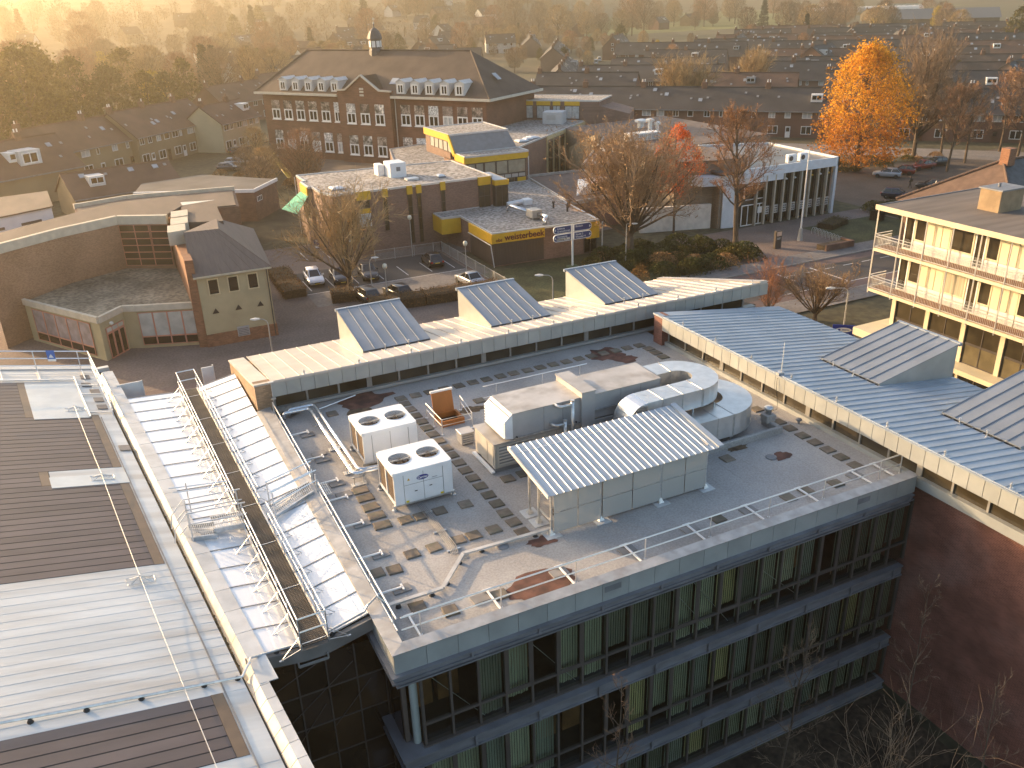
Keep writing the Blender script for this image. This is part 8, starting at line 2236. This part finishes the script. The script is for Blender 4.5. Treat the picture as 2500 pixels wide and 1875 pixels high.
def branch(mb, p, d, L_, r0, r1, segs, sides, rg, up=0.15, wob=0.12):
    pts = [p.copy()]
    d = d.normalized()
    for i in range(segs):
        d = (d + Vector((rg.gauss(0, wob), rg.gauss(0, wob), rg.gauss(0, wob) + up))).normalized()
        p = p + d * (L_ / segs)
        pts.append(p.copy())
    rr = [r0 + (r1 - r0) * i / segs for i in range(segs + 1)]
    mb.tube(pts, rr, sides, False)
    return pts
def deviate(d, ang, rg):
    q = Vector((rg.gauss(0, 1), rg.gauss(0, 1), rg.gauss(0, 1)))
    q = (q - d * q.dot(d)).normalized()
    return (d * cos(ang) + q * sin(ang)).normalized()
def leaf(mb, p, s, rg):
    a = Vector((rg.gauss(0, 1), rg.gauss(0, 1), rg.gauss(0, 1))).normalized() * s
    b = Vector((rg.gauss(0, 1), rg.gauss(0, 1), rg.gauss(0, 1))).normalized() * s * 0.7
    mb.add([p - a, p - b * 0.6, p + a, p + b], [(0, 1, 2, 3)])
def bare_tree(name, label, loc, h, spread, seed, form='oval', tw=None, n1=14, n2=7, n3=6, n4=4, trunk=0.28, leaves=0, lm=None, ls=0.10, group=None, tr=0.018, base=0.25, cat='tree'):
    rg = random.Random(seed)
    T = thing(name, label, cat, loc, 0, group)
    tm, cm, lf = MB(), MB(), MB()
    ends = []
    if form == 'vase':
        t0 = branch(tm, Vector((0, 0, 0)), Vector((0, 0, 1)), h * base, trunk, trunk * 0.85, 3, 8, rg, 0.3, 0.03)[-1]
        limbs = []
        for k in range(n1):
            a = 2 * pi * k / n1 + rg.uniform(-0.3, 0.3)
            tilt = radians(rg.uniform(6, 68)) * min(1.0, spread / h * 1.4)
            d = Vector((cos(a) * sin(tilt), sin(a) * sin(tilt), cos(tilt)))
            ln = min((h - t0.z) / max(0.45, cos(tilt)) * 0.82, spread / 2 / max(0.15, sin(tilt)) * 0.95)
            limbs.append((t0 - Vector((0, 0, rg.uniform(0, h * 0.06))), d, ln, trunk * 0.42))
    else:
        tp = branch(tm, Vector((0, 0, 0)), Vector((0, 0, 1)), h * 0.93, trunk, trunk * 0.12, 8, 8, rg, 0.25, 0.035)
        limbs = []
        for k in range(n1):
            t = base + (0.95 - base) * (k + rg.random() * 0.8) / n1
            i = min(7, int(t * 8)); f = t * 8 - i
            p = tp[i].lerp(tp[i + 1], f)
            a = k * 2.4 + rg.uniform(-0.3, 0.3)
            q = (t - base) / (1 - base)
            prof = sin(pi * min(1, max(0.06, (q * 0.86 + 0.16)))) ** 0.7
            el = radians(rg.uniform(12, 35) + q * 45)
            d = Vector((cos(a) * cos(el), sin(a) * cos(el), sin(el)))
            limbs.append((p, d, max(0.8, spread / 2 * prof), trunk * (0.36 - 0.2 * q)))
    for p, d, ln, r in limbs:
        pts = branch(tm, p, d, ln, r, r * 0.25, 4, 5, rg, 0.10, 0.09)
        for j in range(n2):
            t = 0.25 + 0.75 * (j + rg.random()) / n2
            i = min(3, int(t * 4)); q = pts[i].lerp(pts[i + 1], t * 4 - i)
            dd = deviate((pts[i + 1] - pts[i]).normalized(), radians(rg.uniform(22, 50)), rg)
            l2 = ln * rg.uniform(0.28, 0.45) * (1.15 - 0.4 * t)
            p2 = branch(cm, q, dd, l2, r * 0.30, r * 0.10, 3, 4, rg, 0.14, 0.12)
            for m in range(n3):
                t2 = 0.2 + 0.8 * (m + rg.random()) / n3
                i2 = min(2, int(t2 * 3)); q2 = p2[i2].lerp(p2[i2 + 1], t2 * 3 - i2)
                d3 = deviate((p2[i2 + 1] - p2[i2]).normalized(), radians(rg.uniform(20, 48)), rg)
                l3 = l2 * rg.uniform(0.35, 0.6)
                p3 = branch(cm, q2, d3, l3, tr * 1.1, tr * 0.6, 2, 3, rg, 0.16, 0.12)
                for w in range(n4):
                    q3 = p3[rg.choice([0, 1, 1, 2])]
                    d4 = deviate((p3[2] - p3[0]).normalized(), radians(rg.uniform(15, 45)), rg)
                    p4 = branch(cm, q3, d4, l3 * rg.uniform(0.5, 0.9), tr * 0.75, tr * 0.35, 1, 3, rg, 0.1, 0.1)
                    ends.append(p4[-1])
    tk = obj('trunk', tm, bark_m, T)
    obj('crown', cm, tw or twig_m, T)
    if leaves:
        for k in range(leaves):
            p = rg.choice(ends)
            leaf(lf, p + Vector((rg.gauss(0, .12), rg.gauss(0, .12), rg.gauss(0, .12))), ls * rg.uniform(0.6, 1.3), rg)
        obj('foliage', lf, lm or leaf_dry, T)
    return T
def leafy_tree(name, label, loc, h, spread, seed, lm, n=6000, ls=0.22, form='egg', base=0.12, trunk=0.3, clumps=260, lm2=None, group=None, cat='tree'):
    rg = random.Random(seed)
    T = thing(name, label, cat, loc, 0, group)
    tm = MB()
    tp = branch(tm, Vector((0, 0, 0)), Vector((0, 0, 1)), h * 0.9, trunk, trunk * 0.15, 7, 7, rg, 0.3, 0.03)
    cs = []
    def prof(q):
        if form == 'egg': return (sin(pi * min(1, 0.12 + 0.88 * q)) ** 0.6) * (1.0 - 0.28 * q) if q < 0.97 else 0.08
        if form == 'cone': return (1 - q) ** 0.85 * (0.85 if q > 0.08 else 0.6)
        return sqrt(max(0.02, 1 - (2 * q - 1) ** 2))
    lobes = [(rg.uniform(0, 2 * pi), rg.uniform(0, 1), rg.uniform(0.75, 1.12)) for _ in range(9)]
    for k in range(clumps):
        q = rg.random() ** 0.85
        a = rg.uniform(0, 2 * pi)
        ff = 1.0
        for la, lq, lf_ in lobes:
            w = math.exp(-((((a - la + pi) % (2 * pi)) - pi) ** 2) / 0.35 - ((q - lq) ** 2) / 0.03)
            ff += (lf_ - 1) * w * 1.6
        rr = spread / 2 * prof(q) * ff * (0.35 + 0.65 * rg.random() ** 0.5)
        z = h * base + h * (1 - base) * q
        c = Vector((rr * cos(a), rr * sin(a), z))
        cs.append(c)
        if k % 6 == 0:
            i = min(6, max(0, int(max(0.05, (z / h - 0.18)) * 7)))
            tm.tube([tp[i], tp[i].lerp(c, 0.5) + Vector((0, 0, rg.uniform(-.2, .3))), c], [0.07, 0.04, 0.015], 4, False)
    obj('trunk', tm, bark_m, T)
    g1, g2 = MB(), MB()
    sig = spread * 0.045
    for k in range(n):
        c = cs[k % len(cs)]
        p = c + Vector((rg.gauss(0, sig), rg.gauss(0, sig), rg.gauss(0, sig * 0.8)))
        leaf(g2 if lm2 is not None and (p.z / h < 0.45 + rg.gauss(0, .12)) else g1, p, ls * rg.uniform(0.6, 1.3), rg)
    obj('crown', g1, lm, T)
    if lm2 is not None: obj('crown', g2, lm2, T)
    return T
gN = 'street trees around the schools'
bare_tree('bare_tree', 'golden twigged bare tree standing in the school car park', (22.3, 85.2, 0), 10.6, 11.5, 11, 'vase', twig_g, 22, 8, 6, 4, 0.30, 900, leafmat('leaf_tan', (0.28, 0.17, 0.07), 0.3, 0.3), 0.09, gN, 0.020, 0.22)
bare_tree('bare_tree', 'broad vase shaped tree with dry brown leaves before the library', (53.7, 80.5, 0), 14.0, 17.0, 12, 'vase', twig_l, 28, 9, 6, 4, 0.40, 7000, leaf_dry, 0.11, gN, 0.022, 0.24)
bare_tree('bare_tree', 'tall bare tree with russet top beside the flagpole', (65.9, 77.2, 0), 16.4, 9.5, 13, 'oval', twig_r, 24, 8, 6, 4, 0.34, 2500, leafmat('leaf_rust', (0.24, 0.115, 0.045), 0.3, 0.3), 0.10, gN, 0.020, 0.30)
bare_tree('bare_tree', 'rounded bare lime with dense twigs before the long terrace', (126, 170, 0), 13.2, 14.8, 14, 'vase', twig_g, 26, 9, 7, 4, 0.35, 0, None, 0.1, gN, 0.034, 0.16)
bare_tree('bare_tree', 'second rounded bare lime, smaller, beside the first one', (158, 184, 0), 13.0, 13.0, 15, 'vase', twig_g, 24, 9, 7, 4, 0.32, 0, None, 0.1, gN, 0.036, 0.16)
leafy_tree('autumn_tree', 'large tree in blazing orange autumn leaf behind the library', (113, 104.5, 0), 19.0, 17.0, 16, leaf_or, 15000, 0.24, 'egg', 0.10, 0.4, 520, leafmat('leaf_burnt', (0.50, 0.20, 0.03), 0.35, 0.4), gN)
leafy_tree('autumn_tree', 'small flame red tree glowing between the big tree and library', (65.2, 88.2, 0), 13.2, 6.4, 17, leaf_rd, 4200, 0.16, 'egg', 0.38, 0.16, 120, None, gN)
bare_tree('bare_tree', 'tall bare poplar like tree behind the orange tree', (129.4, 107.4, 0), 20.0, 13.5, 18, 'vase', twig_m, 24, 9, 6, 4, 0.38, 0, None, 0.1, gN, 0.034, 0.22)
bare_tree('bare_tree', 'russet twigged bare tree over the parked cars', (124.5, 96.5, 0), 13.2, 9.0, 19, 'oval', twig_r, 20, 8, 6, 4, 0.22, 900, leaf_dry, 0.12, gN, 0.026, 0.3)
bare_tree('bare_tree', 'russet bare tree behind the hipped roof chimney', (142, 97, 0), 14.6, 11, 20, 'oval', twig_r, 20, 8, 6, 4, 0.24, 1200, leaf_dry, 0.14, gN, 0.028, 0.28)
bare_tree('bare_tree', 'bare tree with drooping twigs at the frame edge beyond the hipped house', (150, 86, 0), 13.0, 11, 21, 'oval', twig_m, 18, 8, 6, 4, 0.22, 800, leaf_dry, 0.14, gN, 0.028, 0.28)
bare_tree('bare_tree', 'low spreading ornamental tree between street and blue roof', (57.0, 55.2, 0), 4.6, 8.5, 22, 'vase', twig_m, 14, 9, 6, 3, 0.2, 1500, leaf_dry, 0.06, gN, 0.016, 0.18)
for k, (x, y, h_, w_) in enumerate(((133, 100, 12, 9), (137, 108, 13, 9), (147, 104, 13.5, 10), (152, 96, 13, 10), (158, 104, 14, 10), (146, 92, 11, 8), (162, 94, 13, 10), (170, 100, 14, 10))):
    bare_tree('bare_tree', ['russet bare street tree in the thicket behind the parked cars', 'brown bare street tree in the thicket behind the parked cars'][k % 2], (x, y, 0), h_, w_, 300 + k, 'oval', [twig_r, twig_m][k % 2], 16, 7, 5, 4, 0.22, 300, leaf_dry, 0.14, 'thicket of street trees behind the parked cars', 0.028, 0.25)
# courtyard birches
gC = 'slim courtyard birches'
bare_tree('birch', 'slim sunlit birch in the dark courtyard before the middle panes', (10.9, 16.9, 0), 10.3, 2.4, 23, 'oval', twig_r, 18, 5, 3, 2, 0.06, 0, None, 0.1, gC, 0.005, 0.25)
bare_tree('birch', 'bushier birch in the courtyard before the far panes', (18.2, 16.8, 0), 8.9, 3.2, 24, 'oval', twig_m, 20, 5, 3, 2, 0.06, 0, None, 0.1, gC, 0.0045, 0.2)
bare_tree('birch', 'single thin birch close to the red brick wall', (23.2, 15.5, 0), 9.9, 2.0, 25, 'oval', twig_m, 16, 4, 3, 2, 0.045, 0, None, 0.1, gC, 0.0045, 0.3)
bare_tree('birch', 'many stemmed birch with sunlit tips at the bottom of the courtyard', (18.6, 12.9, 0), 8.6, 3.2, 26, 'vase', twig_m, 14, 5, 3, 2, 0.07, 0, None, 0.1, gC, 0.005, 0.2)
bare_tree('birch', 'faint birch in the darkest courtyard corner', (22.4, 12.0, 0), 9.0, 2.4, 27, 'oval', twig_m, 14, 4, 3, 2, 0.05, 0, None, 0.1, gC, 0.0045, 0.25)
# hedges
def hedge(label, path, w, h_, seed, lm, n_per=420, group='clipped hedges', ls=0.06, core=None):
    """clipped hedge along a polyline: leaf shell on a rounded core"""
    rg = random.Random(seed)
    T = thing('hedge', label, 'hedge', (path[0][0], path[0][1], 0), 0, group)
    g = MB(); c = MB()
    for (xa, ya), (xb, yb) in zip(path[:-1], path[1:]):
        a, b = Vector((xa, ya, 0)), Vector((xb, yb, 0)); d = b - a; L_ = d.length; d.normalize(); n_ = Vector((-d.y, d.x, 0))
        k = 0.0
        loops = []
        while k <= L_ + 0.01:
            p = a + d * min(k, L_); ww = w / 2 * rg.uniform(0.86, 0.94); hh = h_ * rg.uniform(0.9, 0.97)
            loops.append([tuple(p - n_ * ww), tuple(p - n_ * ww + Vector((0, 0, hh * 0.85))), tuple(p - n_ * ww * 0.7 + Vector((0, 0, hh))), tuple(p + n_ * ww * 0.7 + Vector((0, 0, hh))), tuple(p + n_ * ww + Vector((0, 0, hh * 0.85))), tuple(p + n_ * ww)])
            k += 0.6
        if len(loops) > 1: c.loft(loops)
        for q in range(int(L_ * n_per)):
            t = rg.uniform(-0.1, L_ + 0.1)
            s_ = rg.random()
            per = 2 * h_ + w
            u = rg.uniform(0, per)
            if u < h_: off, z = -w / 2, u
            elif u < h_ + w: off, z = -w / 2 + (u - h_), h_
            else: off, z = w / 2, u - h_ - w
            p = a + d * t + n_ * (off + rg.gauss(0, 0.05)) + Vector((0, 0, max(0.05, z + rg.gauss(0, 0.06))))
            leaf(g, p, ls * rg.uniform(0.7, 1.4), rg)
    obj('hedge_core', c, core or leaf_dk, T, W=True)
    obj('foliage', g, lm, T, W=True)
core_m = M('hedge_core', (0.05, 0.032, 0.016), rough=1.0, var=0.4, scale=6)
hedge('copper beech hedge strip along the car park entrance', [(17.2, 96.8), (17.0, 87.2)], 2.4, 0.9, 31, leaf_he, 260, core=core_m)
hedge('copper beech hedge between the car park and the street', [(20.0, 84.4), (22.8, 83.9)], 2.6, 1.1, 32, leaf_he, 320, core=core_m)
hedge('long copper beech hedge behind the first dormers', [(22.6, 79.6), (28, 78.9), (36.2, 78.4)], 2.4, 1.15, 33, leaf_he, 320, core=core_m)
# shrubs
def shrub(label, x, y, w, h_, seed, lm, n=700, ls=0.09, group='shrubs in the school front garden', name='shrub', stems=True, z=0):
    rg = random.Random(seed)
    T = thing(name, label, 'shrub', (x, y, z), 0, group)
    sm_, g = MB(), MB()
    for k in range(9):
        a = rg.uniform(0, 2 * pi); t = rg.uniform(0.1, 0.9)
        branch(sm_, Vector((0, 0, 0)), Vector((cos(a) * t, sin(a) * t, 1.0)), h_ * 0.8, 0.03, 0.008, 3, 4, rg, 0.05, 0.15)
    for k in range(n):
        a = rg.uniform(0, 2 * pi); q = rg.random() ** 0.6; u = rg.random() ** 0.5
        p = Vector((w / 2 * u * cos(a) * (1.0 - 0.4 * q), w / 2 * u * sin(a) * (1.0 - 0.4 * q), h_ * (0.08 + 0.92 * q) * (1 - 0.35 * u * u)))
        leaf(g, p, ls * rg.uniform(0.6, 1.4), rg)
    obj('stems', sm_, bark_m, T)
    obj('foliage', g, lm, T)
    return T
proto = [shrub('low evergreen shrub in the front garden of the school', 50.5, 77.0, 3.4, 1.3, 41, leaf_gr, 900), shrub('low olive shrub in the front garden of the school', 54.0, 76.0, 3.0, 1.1, 42, leaf_og, 800), shrub('low brown shrub in the front garden of the school', 58.0, 77.6, 3.2, 1.2, 43, leaf_dry, 800)]
lbl = ['low evergreen shrub in the front garden of the school', 'low olive shrub in the front garden of the school', 'low brown shrub in the front garden of the school']
rs = random.Random(51)
for k in range(46):
    x, y = rs.uniform(48.5, 66), rs.uniform(73.0, 84.5)
    if 62 < x and y > 80: continue
    i = rs.choice([0, 0, 1, 1, 2])
    dup(proto[i], (x, y, 0), rs.uniform(0, 6), lbl[i], None, rs.uniform(0.7, 1.5))
for k in range(16):
    x, y = rs.uniform(93.5, 101), rs.uniform(73.5, 86)
    i = rs.choice([0, 0, 1])
    dup(proto[i], (x, y, 0), rs.uniform(0, 6), ['dark evergreen shrub between the library lawn and the side street', 'olive shrub between the library lawn and the side street'][i], 'shrubs beside the side street', rs.uniform(0.9, 1.6))
for k in range(14):
    x, y = rs.uniform(104, 136), rs.uniform(104.5, 110)
    dup(proto[rs.choice([1, 2])], (x, y, 0), rs.uniform(0, 6), 'brown shrub in the strip behind the side street cars', 'shrubs behind the side street cars', rs.uniform(0.8, 1.4))
for k in range(22):
    x, y = rs.uniform(6, 36), rs.uniform(118, 172)
    if 5 < x < 26 and y < 142: continue
    dup(proto[rs.choice([1, 2, 2])], (x, y, 0), rs.uniform(0, 6), 'bare brown shrub in the rough ground behind the school wing', 'shrubs behind the school wing', rs.uniform(0.8, 1.6))
hedge('clipped dark hedge block before the library colonnade', [(82.0, 79.6), (86.5, 81.2)], 2.2, 0.7, 34, leaf_og, 240, core=core_m)
hedge('dark yew block on the library lawn', [(90.4, 79.4), (91.6, 79.8)], 1.6, 1.3, 35, leaf_dk, 420, core=core_m)
shrub('sunlit russet beech sprig rising behind the third dormer', 47.3, 69.2, 3.2, 3.6, 44, leaf_he, 900, 0.09, 'shrubs along the street')
shrub('bare russet shrub behind the gap between first dormers', 34.4, 66.6, 3.0, 2.6, 45, leafmat('leaf_pinkish', (0.26, 0.15, 0.10), 0.3, 0.3), 420, 0.07, 'shrubs along the street')
bare_tree('tall_grass', 'clump of tall sunlit reddish stems at the end of the beige wing', (54.5, 58.6, 0), 5.6, 3.0, 46, 'vase', M('stem_russet', (0.30, 0.13, 0.06), rough=0.9, var=0.3), 30, 7, 3, 2, 0.05, 0, None, 0.1, None, 0.012, 0.1, 'shrub')
# ---------------------------------------------------------------- woods: prototypes then copies
def far_tree(seed, h, w, lm, n, wid, form='oval'):
    """cheap winter tree: thin wedge twigs spread through the crown"""
    rg = random.Random(seed)
    T = thing('woodland_tree', 'x', 'tree', (0, 0, 0))
    tm, g = MB(), MB()
    branch(tm, Vector((0, 0, 0)), Vector((0, 0, 1)), h * 0.8, 0.35, 0.08, 4, 5, rg, 0.3, 0.04)
    for k in range(14):
        a = rg.uniform(0, 2 * pi); z = h * rg.uniform(0.2, 0.6)
        branch(tm, Vector((0, 0, z)), Vector((cos(a), sin(a), 1.0)), w * 0.55, 0.14, 0.03, 3, 4, rg, 0.12, 0.1)
    for k in range(n):
        a = rg.uniform(0, 2 * pi); q = rg.random(); u = rg.random() ** 0.45
        pr = sin(pi * (0.10 + 0.86 * q)) ** 0.6
        p = Vector((w / 2 * u * pr * cos(a), w / 2 * u * pr * sin(a), h * (0.18 + 0.80 * q)))
        d = (Vector((cos(a) * 0.8, sin(a) * 0.8, 1.0 + rg.gauss(0, .3))) + Vector((rg.gauss(0, .35), rg.gauss(0, .35), 0))).normalized() * rg.uniform(0.7, 1.7)
        s_ = d.cross(Vector((rg.gauss(0, 1), rg.gauss(0, 1), rg.gauss(0, 1)))).normalized() * wid
        g.add([p - s_, p + s_, p + d], [(0, 1, 2)])
    obj('trunk', tm, bark_m, T); obj('crown', g, lm, T)
    return T
wp = [far_tree(61, 15, 11, twig_m, 2600, 0.07), far_tree(62, 13, 10, twig_g, 2400, 0.07), far_tree(63, 17, 12, twig_r, 2800, 0.07), far_tree(64, 11, 8, twig_m, 1800, 0.07)]
wl = ['brown', 'golden', 'russet', 'grey brown']
ev = [leafy_tree('woodland_tree', 'x', (0, 0, 0), 15, 8, 65, leaf_dk, 2600, 0.42, 'cone', 0.05, 0.3, 200), leafy_tree('woodland_tree', 'x', (0, 0, 0), 12, 10, 66, leaf_gr, 3000, 0.36, 'egg', 0.05, 0.3, 160), leafy_tree('woodland_tree', 'x', (0, 0, 0), 10, 8, 67, leaf_ye, 1800, 0.34, 'egg', 0.12, 0.25, 120), leafy_tree('woodland_tree', 'x', (0, 0, 0), 13, 10, 68, leaf_og, 3000, 0.36, 'egg', 0.05, 0.3, 160)]
el_ = ['dark conifer', 'dull green tree', 'yellow leaved tree', 'olive green tree']
used = set()
def plant(pr, i, names, where, group, x, y, sc):
    lb = '%s %s' % (names[i], where)
    k = id(pr[i])
    if k not in used:
        used.add(k); t = pr[i]
        t.location = (x, y, max(0.0, hill_h(x, y) - 0.5)); t.rotation_euler = (0, 0, 1.0); t.scale = (sc,) * 3
        t['label'] = lb; t['group'] = group
    else:
        dup(pr[i], (x, y, max(0.0, hill_h(x, y) - 0.5)), rw.uniform(0, 6.28), lb, group, (sc * rw.uniform(.85, 1.15), sc * rw.uniform(.85, 1.15), sc))
rw = random.Random(99)
blocked = [(o.location.x, o.location.y) for o in bpy.data.objects if o.get('category') in ('house', 'terrace', 'school')]
wbn = [w + ' twigged bare tree' for w in wl]
def wood(n, xs, ys, where, group, pe=0.2, smin=0.8, smax=1.3, avoid=9, test=None, evs=(0, 1, 3, 2)):
    c = 0; tries = 0
    while c < n and tries < n * 8:
        tries += 1
        x, y = rw.uniform(*xs), rw.uniform(*ys)
        if test and not test(x, y): continue
        if any(hypot(x - bx - 4, y - by - 3) < avoid for bx, by in blocked): continue
        c += 1
        if rw.random() < pe: plant(ev, rw.choice(evs), el_, where, group, x, y, rw.uniform(smin, smax))
        else: plant(wp, rw.choice([0, 1, 2, 3]), wbn, where, group, x, y, rw.uniform(smin, smax))
# glare side: dense green and olive trees behind the older houses
for x, y, i, s_ in ((-14, 205, 1, 1.5), (-8, 218, 3, 1.6), (-22, 225, 1, 1.8), (-4, 236, 3, 1.4), (-16, 246, 1, 1.7), (2, 250, 3, 1.3), (-26, 250, 3, 1.8), (10, 262, 1, 1.2), (-6, 268, 3, 1.5), (18, 250, 3, 1.0), (24, 262, 1, 1.0), (30, 270, 3, 1.1), (-34, 270, 1, 1.9), (40, 300, 0, 1.1), (16, 290, 3, 1.3), (47, 330, 0, 1.0)):
    plant(ev, i, el_, 'in the glaring grove behind the older houses', 'trees of the glaring grove', x, y, s_)
wood(46, (-70, 70), (270, 430), 'in the wood behind the glaring grove', 'trees behind the glaring grove', 0.25)
wood(40, (60, 250), (300, 480), 'among the houses behind the old school', 'trees behind the old school', 0.18, 0.6, 1.0, test=lambda x, y: y > 285 + (x - 60) * 0.9)
wood(48, (-140, 280), (430, 760), 'in the far wood beyond the old school', 'trees of the far wood', 0.2, 0.9, 1.4)
wood(52, (260, 620), (430, 800), 'in the wood belt beyond the terraces', 'trees of the wood belt', 0.12, 1.0, 1.7, test=lambda x, y: y > 380 + (620 - x) * 0.35 and not (330 < x < 430 and 560 < y < 700))
wood(34, (330, 640), (190, 420), 'on the rise behind the gabled houses', 'trees on the far rise', 0.2, 0.9, 1.4)
rg = random.Random(202)
g = MB()
for k in range(1250):
    x0, y0 = (rg.uniform(-420, 2000), rg.uniform(740, 2300)) if k < 600 else (rg.uniform(-180, 620), rg.uniform(400, 900))
    if k >= 600 and (y0 < 372 + max(0, x0 - 40) * 0.60 or any(hypot(x0 - bx - 5, y0 - by - 4) < 13 for bx, by in blocked) or (300 < x0 < 520 and 540 < y0 < 800 and rg.random() < .8)): continue
    if 640 < x0 < 1250 and 640 < y0 < 1250: continue
    if not 42 < math.degrees(atan2(y0, x0)) < 104: continue
    zz = max(0.0, hill_h(x0, y0) - 0.5)
    h_, w_ = (rg.uniform(15, 27), rg.uniform(11, 22)) if k < 600 else (rg.uniform(7, 15), rg.uniform(6, 11))
    tsz = 1.0 if k < 600 else 0.55
    g.tube([(x0, y0, zz), (x0, y0, zz + h_ * 0.7)], [0.5, 0.15], 4, False)
    for q in range(230):
        a = rg.uniform(0, 6.283); t = rg.random(); u = rg.random() ** 0.45
        pr = sin(pi * (0.10 + 0.86 * t)) ** 0.6
        p = Vector((x0 + w_ / 2 * u * pr * cos(a), y0 + w_ / 2 * u * pr * sin(a), zz + h_ * (0.12 + 0.86 * t)))
        d = Vector((cos(a) * 0.8 + rg.gauss(0, .4), sin(a) * 0.8 + rg.gauss(0, .4), 1.0)).normalized() * rg.uniform(1.2, 2.8) * tsz
        s_ = d.cross(Vector((rg.gauss(0, 1), rg.gauss(0, 1), rg.gauss(0, 1)))).normalized() * 0.35 * tsz
        g.add([p - s_, p + s_, p + d], [(0, 1, 2)])
tag(obj('distant_woods', g, twig_m), 'hazy band of bare woods along the skyline', 'woods', None, 'stuff')
wood(26, (170, 400), (150, 420), 'between the terraces', 'garden trees between the terraces', 0.15, 0.4, 0.7, avoid=6, test=lambda x, y: 36 < math.degrees(atan2(y, x)) < 60)
wood(32, (150, 300), (290, 560), 'in the gardens beside the gabled rows', 'garden trees beside the gabled rows', 0.15, 0.35, 0.7, avoid=6, test=lambda x, y: 57.5 < math.degrees(atan2(y, x)) < 67)
wood(8, (20, 34), (140, 172), 'in the rough ground by the slide', 'saplings by the slide', 0.0, 0.35, 0.6, avoid=3)
# ================================================================ haze
hz_g = MB().box(-1700, -70, -2.0, 3000, 3300, 125.0)
hzo = structure('haze', hz_g, None, 'stuff')
hm = bpy.data.materials.new('haze'); hm.use_nodes = True
_n = hm.node_tree; _n.nodes.clear()
_o = _n.nodes.new('ShaderNodeOutputMaterial'); _v = _n.nodes.new('ShaderNodeVolumePrincipled')
_v.inputs['Color'].default_value = (1.0, 0.84, 0.58, 1)
_v.inputs['Density'].default_value = 0.00062
_v.inputs['Anisotropy'].default_value = 0.78
_n.links.new(_v.outputs[0], _o.inputs['Volume'])
hzo.data.materials.append(hm)
